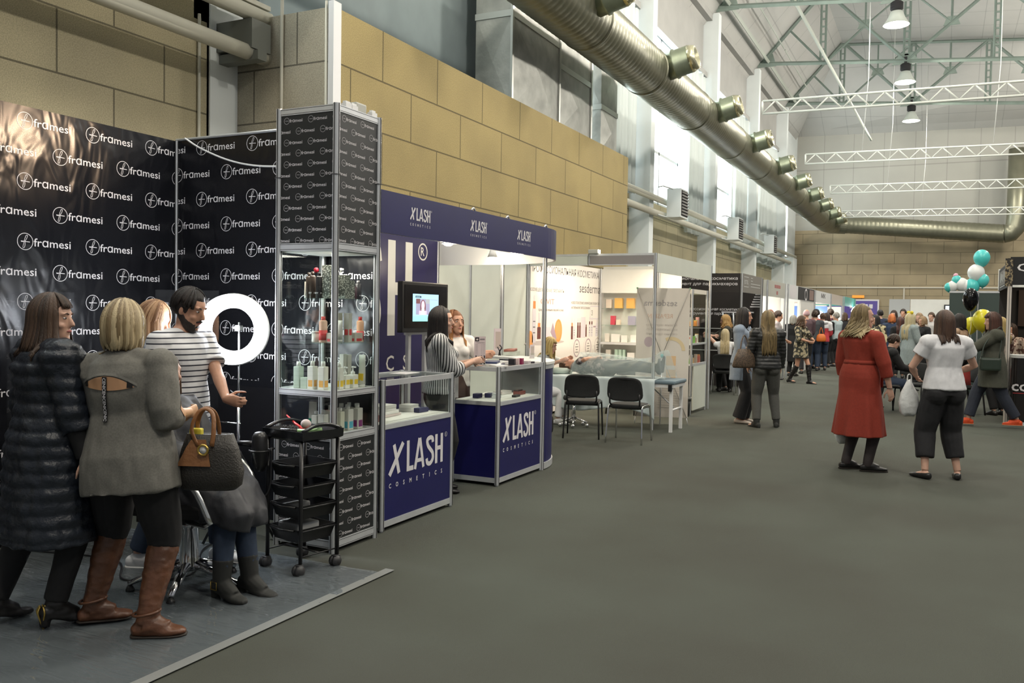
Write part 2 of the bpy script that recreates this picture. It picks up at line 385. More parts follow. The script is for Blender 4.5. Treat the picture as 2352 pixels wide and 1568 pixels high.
for i in range(6):
    y0 = (1.5 if i == 0 else COLS[i-1]+.75); y1 = COLS[i]-.45
    if i == 0: y0, y1 = 1.5, 7.05
    f = MB()
    for y in (y0, (y0*2+y1)/3, (y0+2*y1)/3, y1-.08): f.box((WL-.16, y, 4.75), (WL-.06, y+.08, 9.55))
    for z in (4.75, 6.2, 7.6, 8.8, 9.47): f.box((WL-.16, y0, z), (WL-.06, y1, z+.08))
    w = struct(f.build('window_%d' % (i+1), fr))
    g = MB().box((WL-.13, y0, 4.75), (WL-.1, y1, 9.55)).build('pane', sky, w)
for i in range(6, 7):
    f = MB(); f.box((WL-.16, 43.9, 4.75), (WL-.06, 44, 9.55)); f.box((WL-.16, 43.9, 7.6), (WL-.06, 47.5, 7.7)); w = struct(f.build('window_7', fr))
    MB().box((WL-.13, 43.9, 4.75), (WL-.1, 47.5, 9.55)).build('pane', sky, w)
n = 0
for c in COLS:
    n += 1
    if c < 8: struct(MB().box((WL-.02, 7.24, 0), (WL+.03, 7.76, 12)).box((WL, 7.24, 0), (WL+.05, 7.33, 12)).build('trim_%d' % n, white_wall))
    elif c < 15: struct(MB().box((WL, c, 5), (-6.85, c+.35, 11.55)).build('trim_%d' % n, white_wall))
    else: struct(MB().box((WL, c, 0), (-6.85, c+.35, 11.55)).build('trim_%d' % n, white_wall))
# roll-up blinds housed over the windows, and their housings
shut = mat('grey blind', (.36, .36, .345), .8, noise=.05, nscale=2)
for i in range(1, 6):
    y0 = COLS[i-1]+.4; y1 = COLS[i]-.05
    struct(MB().box((WL+.02, y0, 9.62), (WL+.06, y1, 11.45)).box((WL, y0, 9.45), (WL+.22, y1, 9.62)).box((WL, y0, 11.3), (WL+.35, y1, 11.5)).build('trim_%d' % (10+i), shut))
# enclosure of boards standing out from the wall
BX, BY0, BY1, BZ = -6.0, 7.78, 17.56, 4.88
struct(MB().box((BX-.1, BY0, 0), (BX, BY1, BZ)).build('wall_enclosure', b_box))
struct(MB().box((WL, BY0-.1, 0), (BX-.1, BY0, BZ)).build('wall_enclosure_side', b_side))
struct(MB().box((WL, BY1-.1, 0), (BX-.1, BY1, BZ)).build('wall_enclosure_end', b_side))
struct(MB().box((BX-.06, BY0-.115, 0), (BX+.012, BY0+.02, BZ+.06)).build('trim_20', mat('white angle', (.78, .79, .8), .5)))
struct(MB().box((WL, BY0, BZ-.1), (BX-.1, BY1-.1, BZ-.03)).build('trim_21', white_wall))
# far wall
struct(MB().box((-9, FAR, 0), (14, FAR+.2, 6.35)).build('wall_far', b_far))
struct(MB().box((-9, FAR, 6.35), (14, FAR+.2, 12)).build('wall_far', far_white))
struct(MB().box((-7.4, FAR-.06, 3.2), (10, FAR, 3.27)).box((-1.85, FAR-.05, 0), (-1.78, FAR, 3.2)).build('trim_22', mat('pale trim', (.55, .52, .44), .6)))
# roof: eave slope, flat field and the slope down to the far wall (it falls a little to the right)
def rz_(x): return -.088*(x+4.5)
mb = MB(); th = .1
def slab(p): mb.add([Vector(q) for q in p] + [Vector(q)+Vector((0, 0, th)) for q in p], [(0,1,2,3), (7,6,5,4), (0,4,5,1), (1,5,6,2), (2,6,7,3), (3,7,4,0)])
slab([(-7.65, -4, 10.85), (-4.5, -4, 14.35), (-4.5, 43.3, 14.35), (-7.65, 43.3, 10.85)])
slab([(-4.5, -4, 14.35), (14, -4, 14.35+rz_(14)), (14, 43.3, 14.35+rz_(14)), (-4.5, 43.3, 14.35)])
slab([(-4.5, 43.3, 14.35), (14, 43.3, 14.35+rz_(14)), (14, FAR, 11.5+rz_(14)*.3), (-7.4, FAR, 11.5)])
slab([(-7.65, 43.3, 10.85), (-4.5, 43.3, 14.35), (-7.4, FAR, 11.5), (-7.65, FAR, 10.85)])
struct(mb.build('ceiling', ceil_mat))

# ------------------------------------------------------------------ roof trusses
steel = mat('grey green steel', (.19, .24, .21), .55, noise=.08, nscale=3)
def bar(mb, a, b, w=.07, d=.07):
    a, b = Vector(a), Vector(b); mb.tube([a, b], (w, d)[0]*.7, 4, smooth=False)
def truss(y, label):
    t = thing('roof_truss', label, 'roof truss', (-6.85, y, 11.6), group='steel roof trusses')
    x0 = -6.85; zz = lambda x: 11.72-.088*(x+6.85)-11.6; top = lambda x: 14.25+rz_(x)-11.6; X = lambda x: x-x0
    mb = MB(); bar(mb, (0, 0, zz(-6.85)), (X(9.5), 0, zz(9.5)), .11); mb.build('bottom_chord', steel, t)
    mb = MB(); bar(mb, (X(-6.9), 0, zz(-6.9)), (X(-4.5), 0, top(-4.5)-.05), .1); bar(mb, (X(-4.5), 0, top(-4.5)-.05), (X(9.5), 0, top(9.5)-.05), .1); mb.build('top_chord', steel, t)
    for xv in (-4.45, -1.47, 1.5, 4.5, 7.5):
        mb = MB()
        for dx in (-.09, .09): bar(mb, (X(xv+dx), 0, zz(xv)), (X(xv+dx), 0, top(xv)), .06)
        for k in range(9): mb.box((X(xv)-.08, -.02, zz(xv)+.2+k*.29), (X(xv)+.08, .02, zz(xv)+.26+k*.29))
        mb.build('post', steel, t)
    for xa, xb in ((-4.4, -1.47), (1.5, -1.47), (1.5, 4.5), (7.5, 4.5)):
        mb = MB(); bar(mb, (X(xb), 0, zz(xb)), (X(xa), 0, top(xa)), .09); mb.build('diagonal', steel, t)
        xm = (xa+xb)/2; zm = (zz(xb)+top(xa))/2
        mb = MB(); bar(mb, (X(xm), 0, zm), (X(xa+(xb-xa)*.02), 0, zz(xa)) if xa < -4 else (X(xm), 0, top(xm)), .06)
        bar(mb, (X(xm), 0, zm), (X(xm), 0, top(xm)), .05); bar(mb, (X(xm), 0, zm), (X(xb)+(.1 if xb > xa else -.1), 0, top(xb)), .05)
        mb.prism([(-.28, -.1), (.28, -.1), (.16, .22), (-.16, .22)], .04, M=T(X(xm), .02, zm) @ RX(PI/2)); mb.build('strut', steel, t)
    mb = MB(); bar(mb, (X(-6.8), 0, zz(-6.8)), (X(-4.5), 0, top(-4.5)), .1); bar(mb, (X(-5.75), 0, 1.35), (X(-4.45), 0, zz(-4.45)), .06); mb.build('end_diagonal', steel, t)
    mb = MB(); mb.prism([(-.5, -.12), (.5, -.12), (.2, .3), (-.2, .3)], .04, M=T(X(-1.47), .02, zz(-1.47)) @ RX(PI/2))
    mb.prism([(-.1, -.15), (.65, -.15), (.5, .35), (.1, .45)], .04, M=T(0, .02, zz(-6.85)) @ RX(PI/2)); mb.build('gusset_plate', steel, t)
for y, l in ((28.9, 'grey green roof truss nearest the camera, cut off by the top of the photo'), (36.0, 'grey green steel roof truss behind the nearest one, over the second hanging lamp'), (43.1, 'grey green steel roof truss farthest back, where the ceiling slopes down')): truss(y, l)
# purlins between the trusses along the eave
pl = mat('pale purlin', (.42, .45, .40), .6)
for k, (a, b) in enumerate(((28.9, 36), (36, 43.1), (21.8, 28.9))):
    o = MB(); bar(o, (-6.5, a+.1, 11.75), (-6.5, b-.1, 11.75), .1); bar(o, (-5.9, a+.1, 12.2), (-5.9, b-.1, 12.2), .04)
    o.build('eave_beam', pl, None, label=['pale beam along the eave between the two middle roof trusses', 'pale beam along the eave before the farthest roof truss', 'pale beam along the eave in the nearest bay at top of photo'][k], category='beam', group='eave beams')
MB().tube([(-5.0, 29.0, 12.6), (-3.2, 44, 9.9)], .06, 8).build('brace_pipe', pl, None, label='long slanting pipe under the roof crossing behind two trusses', category='pipe')

# ------------------------------------------------------------------ high bay lamps: the three in view hang at trusses; the row goes on overhead
hb_glow = mat('lamp glow', (1, .98, .95), .5, emit=9)
hb_shade = mat('lamp shade', (.50, .54, .50), .4, trans=0)
def high_bay(x, y, z, label, rod):
    t = thing('high_bay_lamp', label, 'lamp', (x, y, z), group='high bay lamps under the trusses')
    MB().lathe([(.10, .42), (.17, .40), (.24, .22), (.36, .02), (.38, 0), (.35, 0), (.22, .2), (.15, .36), (.1, .4)], n=28).build('lamp_shade', hb_shade, t)
    MB().lathe([(.02, .02), (.345, .012), (.345, .0), (.02, 0)], n=28).build('bulb', hb_glow, t)
    mb = MB().lathe([(.11, .42), (.17, .45), (.18, .66), (.13, .7), (.05, .72)], n=16)
    for k in range(6): mb.lathe([(.185, .47+k*.035), (.185, .482+k*.035)], n=16)
    mb.build('housing', black_matt, t)
    MB().box((-.05, -.05, .7), (.05, .05, rod)).build('bracket', black_matt, t)
for y, l in ((28.9, 'high bay lamp hanging nearest the camera at top right'), (36.0, 'high bay lamp hanging in the middle, under the truss node'), (43.1, 'high bay lamp hanging lowest in the photo, farthest back')):
    high_bay(-1.49, y, 10.45, l, .95)
HB = (1.0, .93, .82)
for y in (.5, 7.6, 14.7, 21.8, 28.9, 36, 43.1):
    lamp('POINT', (-1.49, y, 10.36), 840, HB, .3)
    lamp('POINT', (6.5, y, 10.0), 760, HB, .3)

# ------------------------------------------------------------------ white lighting trusses hung over the aisle
wt = mat('white painted truss', (.70, .73, .68), .5)
def light_truss(y, x0, z, label, pitch=.6):
    t = thing('lighting_truss', label, 'truss', (x0, y, z), group='white lighting trusses')
    L = 8.5; h = .30; dz = -.012
    for zz in (0, h): MB().tube([(0, 0, zz), (L, 0, zz+dz*L)], .027, 8).build('chord', wt, t)
    mb = MB(); p = [(k*pitch/2, 0, (0 if k % 2 == 0 else h)+dz*k*pitch/2) for k in range(int(L/pitch*2))]
    for a, b in zip(p, p[1:]): mb.tube([a, b], .02, 6)
    mb.build('lattice', wt, t)
    MB().tube([(0, 0, 0), (0, 0, h)], .025, 6).build('end_bar', wt, t)
for y, x0, z, l in ((21.5, -4.0, 6.45, 'white lighting truss nearest the camera, uppermost in the photo'), (29.0, -4.02, 6.45, 'white lighting truss second from the top'), (36.2, -4.06, 6.45, 'white lighting truss third from the top'), (45.0, -4.5, 6.45, 'white lighting truss farthest back in front of the cross duct')): light_truss(y, x0, z, l)
wire = mat('steel wire', (.62, .63, .60), .5)
for k, (x, y, l) in enumerate(((-2.35, 29.0, 'thin steel wire holding the second lighting truss'), (-2.0, 36.2, 'thin steel wire holding the third lighting truss'), (-1.0, 45.0, 'thin steel wire holding the farthest lighting truss'), (1.2, 29.0, 'thin steel wire at right running up past the topmost lighting truss'))):
    MB().tube([(x, y, 6.75), (x+.12, y, 9), (x+.1, y, 13.5)], .012, 5).build('suspension_wire', wire, None, label=l, category='wire', group='suspension wires of the trusses')

# ------------------------------------------------------------------ spiral duct
duct_m = mat('galvanised duct', (.23, .23, .17), .38, .7, noise=.12, nscale=2)
noz_m = mat('galvanised nozzle', (.25, .29, .21), .35, .7, noise=.1, nscale=6)
DX, DZ, DR = -5.44, 6.45, .47
t = thing('spiral_duct', 'big galvanised spiral duct with round nozzles running along the left wall to the far end', 'air duct', (DX, 0, DZ))
rings = []
N = 36
for y in [i*.0525 for i in range(int(1/.0525), int(47.4/.0525))]:
    k = int(round(y/.0525)); r = DR + (.011 if k % 3 == 0 else 0)
    rings.append([(r*math.cos(2*PI*j/N), y, r*math.sin(2*PI*j/N)) for j in range(N)])
MB().loft(rings).build('duct_run', duct_m, t)
for y in (7.2, 10.4, 13.6, 16.8, 20.4, 24.5, 28.5, 32.5, 36, 40, 44): MB().tube([(0, y, 0), (0, y+.06, 0)], DR+.02, 36).build('joint_band', duct_m, t)
def elbow(c, a0, a1, R, fr_):
    return [c + fr_ @ Vector((R*math.cos(a0+(a1-a0)*k/6), R*math.sin(a0+(a1-a0)*k/6), 0)) for k in range(7)]
pts = [(0, 47.3, 0), (.03, 47.75, 0), (.16, 48.15, 0), (.4, 48.4, 0), (.8, 48.5, -.02)]
MB().tube(pts, DR, 28, smooth=False).build('duct_elbow', duct_m, t)
rings = []
for x in [.8+i*.07 for i in range(int(7.3/.07))]:
    k = int(round(x/.07)); r = DR*.95 + (.012 if k % 3 == 0 else 0)
    rings.append([(x, 48.5+r*math.cos(2*PI*j/24), -.09*(x-.8)+r*math.sin(2*PI*j/24)) for j in range(24)])
MB().loft(rings).build('duct_cross_run', duct_m, t)
MB().tube([(8.0, 48.5, -.65), (8.3, 48.5, -.6), (8.5, 48.5, -.35), (8.55, 48.5, .1), (8.55, 48.5, 3.4)], [.45, .45, .45, .45, .45], 24, smooth=True).build('duct_riser', duct_m, t)
for y in (9.0, 13.05, 17.1, 21.35, 25.6, 29.9, 33.8, 37.5, 41.1, 44.5, 47.2):
    M = T(0, y, 0) @ RY(math.radians(90-14))
    mb = MB().lathe([(.27, .25), (.27, .52), (.295, .54), (.295, .58), (.27, .60), (.27, .86), (.25, .88), (.15, .88)], n=24, M=M)
    o = mb.build('nozzle', noz_m, t)
    MB().lathe([(.275, .86), (.225, 1.0), (.20, 1.0), (.16, .88)], n=24, M=M).build('rim', mat('bright nozzle rim', (.62, .60, .42), .25, .9), o)
# insulated rectangular ducts rising from the enclosure
foil = mat('foil wrapped insulation', (.42, .43, .40), .45, .5, noise=.2, nscale=3, bump=.35, bscale=9)
tape = mat('foil tape', (.60, .61, .58), .3, .85)
def foil_duct(y0, y1, x0, x1, z1, label, seams, tapz):
    t = thing('insulated_duct', label, 'air duct', ((x0+x1)/2, (y0+y1)/2, BZ-.03), group='foil wrapped ducts above the boards')
    cx, cy = (x0+x1)/2, (y0+y1)/2; hx, hy = (x1-x0)/2, (y1-y0)/2; h = z1-BZ
    mb = MB(); zs = [0] + tapz + [h]
    for a, b in zip(zs, zs[1:]):                        # each wrapped length is faced with a shallow pyramid of foil
        d = .06
        mb.add([(hx, -hy, a), (hx, hy, a), (hx, hy, b), (hx, -hy, b), (hx+d, 0, (a+b)/2)], [(0,1,4), (1,2,4), (2,3,4), (3,0,4)])
        mb.add([(-hx, -hy, a), (hx, -hy, a), (hx, -hy, b), (-hx, -hy, b), (0, -hy-d*.5, (a+b)/2)], [(0,1,4), (1,2,4), (2,3,4), (3,0,4)])
    mb.box((-hx, -hy, 0), (hx-.001, hy, h)); mb.build('insulation', foil, t)
    for z in tapz: MB().box((-hx-.01, -hy-.02, z-.05), (hx+.02, hy+.01, z+.05)).build('tape', tape, t)
    for s in seams: MB().box((hx-.01, s*hy-.03, 0), (hx+.03, s*hy+.03, h)).build('tape', tape, t)
foil_duct(12.5, 14.4, -6.9, -6.25, 9, 'foil wrapped square duct at left, nearest of the row above the boards', (-1, 1), [1.5])
foil_duct(14.5, 16.1, -6.9, -6.3, 9, 'foil wrapped square duct in the middle of the row above the boards', (1,), [1.2])
foil_duct(16.55, 17.5, -6.9, -6.25, 9, 'foil wrapped square duct at the right end of the row above the boards', (), [.9, 2.2])
# heaters on the wall and the pipes that feed them
heat = mat('white enamel', (.70, .74, .73), .4)
for k, (y, l) in enumerate(((22.5, 'white wall heater with black louvres nearest the camera'), (29.75, 'white wall heater with black louvres, middle of three'), (36.6, 'white wall heater with black louvres farthest from the camera'))):
    t = thing('wall_heater', l, 'heater', (-6.34, y, 4.55), group='white wall heaters')
    MB().box((-.26, 0, -.38), (.12, .72, .38), bev=.015).build('body', heat, t)
    mb = MB().box((.12, .05, -.33), (.13, .67, .33), 1)
    for j in range(8): mb.box((.13, .06, -.3+j*.08), (.155, .66, -.265+j*.08), 0)
    mb.build('louvre', [mat('louvre slat', (.2, .2, .19), .5), black_matt], t)
    MB().tube([(-.33, -.5, .36), (-.3, -.2, .42), (-.1, 0, .36)], .02, 6).tube([(-.33, -.5, -.36), (-.3, 0, -.36), (-.1, .05, -.36)], .02, 6).build('feed_pipe', heat, t)
pm = mat('cream painted pipe', (.58, .57, .48), .5)
for k, (x, z, a, b, l) in enumerate(((-6.95, 4.42, 1, 7.7, 'cream heating pipe at top left, lower of two'), (-6.95, 4.86, 1, 7.72, 'cream heating pipe at top left, upper of two'), (-6.75, 4.25, 17.7, 46, 'cream heating pipe along the wall below the windows, lower of two'), (-6.75, 4.62, 17.7, 46, 'cream heating pipe along the wall below the windows, upper of two'))):
    mb = MB().tube([(x, a, z), (x, b, z)], .085, 14)
    mb.build('heating_pipe', pm, None, label=l, category='pipe', group='heating pipes')
t = thing('pipe_bracket', 'grey steel bracket carrying the heating pipes at top left', 'bracket', (-7.1, 7.45, 4.45))
MB().box((-.3, -.1, .0), (.25, .2, .32)).build('bracket_box', mat('bracket grey', (.18, .19, .17), .6), t); MB().box((-.3, -.06, -.12), (.3, .08, -.02)).build('bracket_arm', mat('bracket grey', (.18, .19, .17), .6), t)
bl_m = mat('blue grey blind', (.27, .33, .34), .7, noise=.15, nscale=1); struct(MB().box((-7.30, 7.9, 4.9), (-7.25, 14.2, 12)).build('trim_25', bl_m))
struct(MB().box((-7.2, 1, 4.95), (-6.9, 7.7, 5.0)).build('trim_23', pm))
# curtains at the windows
cur = mat('pale curtain', (.62, .68, .67), .8)
def curtain(y0, y1, z0, z1, label, seed, sag=0):
    random.seed(seed); n = 60; rings = []
    ph = random.random()*6
    rows = []
    for k in range(13):
        t_ = k/12; z = z1+(z0-z1)*t_; row = []
        for j in range(n+1):
            u = j/n; y = y0+(y1-y0)*u + sag*t_*t_*(u-.5) ; x = WL+.16+.07*math.sin(u*26+ph+.8*math.sin(t_*2+u*4)) + .035*math.sin(u*61+ph) + .1*sag*t_*math.sin(t_*7+u*3)
            row.append((x, y, z))
        rows.append(row)
    mb = MB(); v = [p for r in rows for p in r]; f = [(k*(n+1)+j, k*(n+1)+j+1, (k+1)*(n+1)+j+1, (k+1)*(n+1)+j) for k in range(12) for j in range(n)]
    mb.add(v, f, smooth=True); o = mb.build('curtain', cur, None, label=label, category='curtain', group='pale curtains at the high windows')
    s = o.modifiers.new('thickness', 'SOLIDIFY'); s.thickness = .012
for k, (a, b, z0, l) in enumerate(((19.9, 21.6, 4.7, 'pale curtain at the window right of the foil ducts'), (26.7, 28.7, 4.2, 'pale curtain hanging behind the nearest wall heater'), (33.6, 35.8, 4.2, 'pale curtain hanging behind the middle wall heater'), (38.5, 42.9, 3.9, 'bunched pale curtain drooping behind the farthest wall heater'))): curtain(a, b, z0, 9.4, l, k+3, .6 if k == 3 else 0)
struct(MB().box((-7.3, 44.3, 0), (-6.6, 45.6, 4.5)).build('trim_24', white_wall))
t = thing('cable_conduit', 'thin pale conduit running down the chipboard beside the white column', 'conduit', (WL, 7.1, 0)); MB().tube([(.03, 0, 0), (.03, 0, 4.8)], .018, 6).build('conduit_tube', pm, t)
o = MB().tube([(-6.1, 7.7, 0), (-6.1, 7.68, 4.95)], .015, 6).tube([(-6.7, 7.66, 0), (-6.7, 7.66, 5.0), (-6.66, 7.6, 6.5)], .02, 6).build('wall_cable', pm, None, label='pale cable down the side of the board enclosure beside the white column', category='cable')
# ------------------------------------------------------------------ booth system pieces
def post(mb, x, y, z0, z1, r=.021, mi=0):
    """eight-sided slotted aluminium upright"""
    prof = []
    for k in range(16):
        a = 2*PI*(k+.5)/16; q = r*(1.0 if k % 4 in (0, 3) else 1.06); prof.append((x+q*math.cos(a), y+q*math.sin(a)))
    mb.prism(prof, z1-z0, mi, T(0, 0, z0))
    for a in (0, PI/2, PI, 3*PI/2): mb.box((-.003, -.003, .0), (.003, .003, z1-z0), mi+1, T(x+r*1.0*math.cos(a), y+r*1.0*math.sin(a), z0))
slot = mat('slot shadow gap', (.05, .05, .05), .7)
POSTM = [alu, slot]
def framesi_logo(mb, M, s, mi=1):
    """ring with a thin looped f and the word beside it; s = ring radius"""
    disc2(mb, (0, 0), s, s, M, mi, n=28, ring=s*.075)
    line2(mb, [(-.55*s, .02*s), (.62*s, -.03*s)], s*.085, M, mi)
    if s > .03: p = [(-.5*s, -.05*s), (-.1*s, 0), (.18*s, .35*s), (.30*s, .72*s), (.12*s, .74*s), (-.06*s, .3*s), (-.2*s, -.3*s), (-.3*s, -.7*s), (-.12*s, -.74*s), (-.02*s, -.4*s), (-.02*s, -.05*s)]
    if s > .03: line2(mb, bez([(a, b, 0) for a, b in p], 40), s*.06, M, mi)
    write(mb, 'fr\u0251mesi', M @ T(s*1.12, -s*.50, 0), s*1.42, mi, width=s*5.05, bold=.006)
def clip_plane(mb, M, x0, x1, y0, y1, mi):
    """keep only what of the writing lies on the panel"""
    bm = bmesh.new(); inv = M.inverted(); idx = {}
    for f, m_ in zip(mb.f, mb.m):
        if m_ != mi: continue
        vs_ = []
        for i in f:
            if i not in idx: idx[i] = bm.verts.new(inv @ Vector(mb.v[i]))
            vs_.append(idx[i])
        try: bm.faces.new(vs_)
        except ValueError: pass
    keep = [(f, m_, s_) for f, m_, s_ in zip(mb.f, mb.m, mb.sm) if m_ != mi]
    mb.f = [k[0] for k in keep]; mb.m = [k[1] for k in keep]; mb.sm = [k[2] for k in keep]
    for co, no in (((x0,0,0),(-1,0,0)), ((x1,0,0),(1,0,0)), ((0,y0,0),(0,-1,0)), ((0,y1,0),(0,1,0))):
        bmesh.ops.bisect_plane(bm, geom=bm.verts[:]+bm.edges[:]+bm.faces[:], plane_co=co, plane_no=no, clear_outer=True)
    mb.bm(bm, mi, M)
    used = sorted({i for f in mb.f for i in f}); mp = {j: k for k, j in enumerate(used)}
    mb.v = [mb.v[i] for i in used]; mb.f = [tuple(mp[i] for i in f) for f in mb.f]
def logo_grid(mb, M, x0, x1, y0, y1, s, px, py, ox, oy):
    r = 0; y = oy
    while y > y0-s:
        x = ox + (px/2 if r % 2 else 0) - px
        while x < x1+s:
            if x > x0-6.3*s: framesi_logo(mb, M @ T(x, y, 0), s)
            x += px
        y -= py; r += 1
    clip_plane(mb, M, x0, x1, y0, y1, 1)
vinyl = mat('black glossy vinyl', (.008, .0085, .011), .27, bump=.0, spec=.4)
def crumple(m):
    nt = m.node_tree; b = nt.nodes['Principled BSDF']; tc = nt.nodes.new('ShaderNodeTexCoord'); mp = nt.nodes.new('ShaderNodeMapping')
    mp.inputs['Rotation'].default_value = (.5, 0, .3); mp.inputs['Scale'].default_value = (2.2, 2.2, 1.0); nt.links.new(tc.outputs['Object'], mp.inputs[0])
    n = nt.nodes.new('ShaderNodeTexNoise'); n.inputs['Scale'].default_value = 2.3; n.inputs['Detail'].default_value = 2; n.inputs['Distortion'].default_value = .6; nt.links.new(mp.outputs[0], n.inputs['Vector'])
    bp = nt.nodes.new('ShaderNodeBump'); bp.inputs['Strength'].default_value = .35; bp.inputs['Distance'].default_value = .08
    nt.links.new(n.outputs[0], bp.inputs['Height']); nt.links.new(bp.outputs[0], b.inputs['Normal'])
crumple(vinyl)
print_w = mat('white print', (.72, .70, .72), .5)
print_g = mat('pale print', (.50, .51, .50), .6)
fr_panel = mat('black laminate panel', (.014, .016, .017), .45)
# the two banner walls of the first booth
BHT, BXL, BYB = 2.915, -5.5, 5.07
Mx = face_x(BXL, 0, 0); mb = MB().box((BXL-.03, 1.2, 0), (BXL, BYB, BHT))
logo_grid(mb, Mx, 1.2, BYB-.002, .15, BHT, .055, .5165, .2, 3.787-5*.5165, 2.819)
o = mb.build('banner_wall', [vinyl, print_w], None, label='black glossy banner wall with white writing at far left, running away from the camera', category='banner')
My = face_my(0, BYB, 0); mb = MB().box((BXL-.03, BYB, 0), (-3.58, BYB+.03, BHT))
logo_grid(mb, My, BXL+.004, -3.6, 1.05, BHT, .055, .5165, .2, -5.23, 2.845)
mb.m = [m_ for m_ in mb.m]
rect2(mb, BXL+.01, .42, -3.62, 1.0, My, 2, .001)
mb.add([(-4.20, .10, .0016), (-3.8, .10, .0016), (-3.8, .70, .0016), (-4.02, .70, .0016)], [(0, 1, 2, 3)], 1, My)
write(mb, 'nic', My @ T(-4.45, .66, 0), .11, 1, bold=.01, lift=.0016); write(mb, 'um', My @ T(-4.3, .44, 0), .11, 1, bold=.01, lift=.0016)
o = mb.build('banner_wall', [vinyl, print_w, mat('black print', (.01, .01, .012), .3)], None, label='black banner wall with white writing facing the camera, left of the tall display cabinet', category='banner')
MB().tube([(BXL, BYB-.005, BHT+.008), (-3.6, BYB-.005, BHT+.008)], .01, 6).build('top_rail', alu, o)
mb = MB(); post(mb, BXL+.012, BYB-.012, 0, BHT, .012); mb.build('corner_profile', POSTM, o)
pts = bez([(-5.38, BYB-.03, BHT+.01), (-5.2, BYB-.03, 2.83), (-4.9, BYB-.04, 2.72), (-4.6, BYB-.05, 2.66), (-4.25, BYB-.07, 2.64), (-4.02, BYB-.05, 2.66)], 30)
MB().tube(pts, .007, 6).build('power_cable', white_plastic, None, label='white cable sagging across the top of the black banner wall', category='cable')

# ------------------------------------------------------------------ tall display cabinet
CX0, CX1, CY0, CY1, CZ = -4.01, -3.54, 4.57, 5.035, 2.93
cab = thing('display_cabinet', 'tall aluminium and glass display cabinet with black logo panels above and below its shelves', 'display cabinet', (CX0, CY0, 0))
o_ = Matrix.Translation((-CX0, -CY0, 0))
for x in (CX0, CX1):
    for y in (CY0, CY1): mb = MB(); post(mb, x, y, 0, CZ, .021); mb.box((x-.022, y-.022, 2.47), (x+.022, y+.022, 2.475), 1); mb.v = [tuple(o_ @ Vector(v)) for v in mb.v]; mb.build('post', POSTM, cab)
def rails(z0, z1, nm, parent, sides='xyXY', mats_=None):
    mb = MB(); d = .012; g = .02
    if 'y' in sides: mb.box((CX0+g, CY0-d, z0), (CX1-g, CY0+d, z1))
    if 'Y' in sides: mb.box((CX0+g, CY1-d, z0), (CX1-g, CY1+d, z1))
    if 'x' in sides: mb.box((CX0-d, CY0+g, z0), (CX0+d, CY1-g, z1))
    if 'X' in sides: mb.box((CX1-d, CY0+g, z0), (CX1+d, CY1-g, z1))
    for zz in (z0+.008, z1-.008):
        mb.box((CX0+g, CY0-d-.0006, zz-.0015), (CX1-g, CY0-d, zz+.0015), 1); mb.box((CX1+d, CY0+g, zz-.0015), (CX1+d+.0006, CY1-g, zz+.0015), 1)
    mb.v = [tuple(o_ @ Vector(v)) for v in mb.v]; return mb.build(nm, mats_ or POSTM, parent)
for z0, z1 in ((2.88, 2.925), (1.985, 2.035), (1.025, 1.068), (.735, .785), (.03, .085)): rails(z0, z1, 'rail', cab)
def panel_grid(z0, z1, oy, kx, ky, sides):
    for sd in sides:
        if sd == 'y': M = face_my(0, CY0-.008, 0); a, b, ox = CX0+.021, CX1-.021, kx; lo, hi = (a, CY0-.008, z0), (b, CY0+.006, z1)
        else: M = face_x(CX1+.008, 0, 0); a, b, ox = CY0+.021, CY1-.021, ky; lo, hi = (CX1-.006, a, z0), (CX1+.008, b, z1)
        mb = MB().box(lo, hi); logo_grid(mb, M, a, b, z0, z1, .0212, .2005, .072, ox, oy)
        mb.v = [tuple(o_ @ Vector(v)) for v in mb.v]; mb.build('panel', [fr_panel, print_w], cab)
panel_grid(2.035, 2.88, 2.844, -3.942, 4.64, 'yX'); panel_grid(.085, .735, .69, -3.942, 4.64, 'yX')
mb = MB().box((CX0-.006, CY0+.02, 2.035), (CX0+.006, CY1-.02, 2.88)).box((CX0-.006, CY0+.02, .085), (CX0+.006, CY1-.02, .735)); mb.v = [tuple(o_ @ Vector(v)) for v in mb.v]; mb.build('panel', fr_panel, cab)
for nm, lo, hi in (('glass_pane', (CX0+.022, CY0-.003, 1.068), (CX1-.022, CY0+.003, 1.985)), ('glass_pane', (CX1-.003, CY0+.022, 1.068), (CX1+.003, CY1-.022, 1.985)), ('glass_pane', (CX0-.003, CY0+.022, 1.068), (CX0+.003, CY1-.022, 1.985)),
                   ('glass_pane', (CX0+.022, CY0-.003, .785), (CX1-.022, CY0+.003, 1.025)), ('glass_pane', (CX1-.003, CY0+.022, .785), (CX1+.003, CY1-.022, 1.025))):
    mb = MB().box(lo, hi); mb.v = [tuple(o_ @ Vector(v)) for v in mb.v]; mb.build(nm, clear, cab)
shelf_glass = glass('shelf glass', (.88, .95, .92))
for z, m_, th_ in ((1.672, shelf_glass, .006), (1.375, shelf_glass, .006), (1.06, white_panel, .012), (.772, white_panel, .012), (1.99, white_panel, .012)):
    mb = MB().box((CX0+.015, CY0+.015, z-th_), (CX1-.015, CY1-.015, z)); mb.v = [tuple(o_ @ Vector(v)) for v in mb.v]; mb.build('shelf', m_, cab)
for k, (y, sx) in enumerate(((4.70, .05), (4.77, .05), (4.99, .04))):
    MB().box((-.02, -.03, 0), (.02, .03, .03)).box((-.012, -sx/2, .03), (.012, sx/2, .045)).build('light_clamp', white_plastic, None, label=['white clamp on top of the display cabinet, nearest the front post', 'white clamp on top of the display cabinet, middle of three', 'white clamp on top of the display cabinet by the rear post'][k], category='clamp', group='clamps on the display cabinet').location = (CX1-.02, y, 2.926)
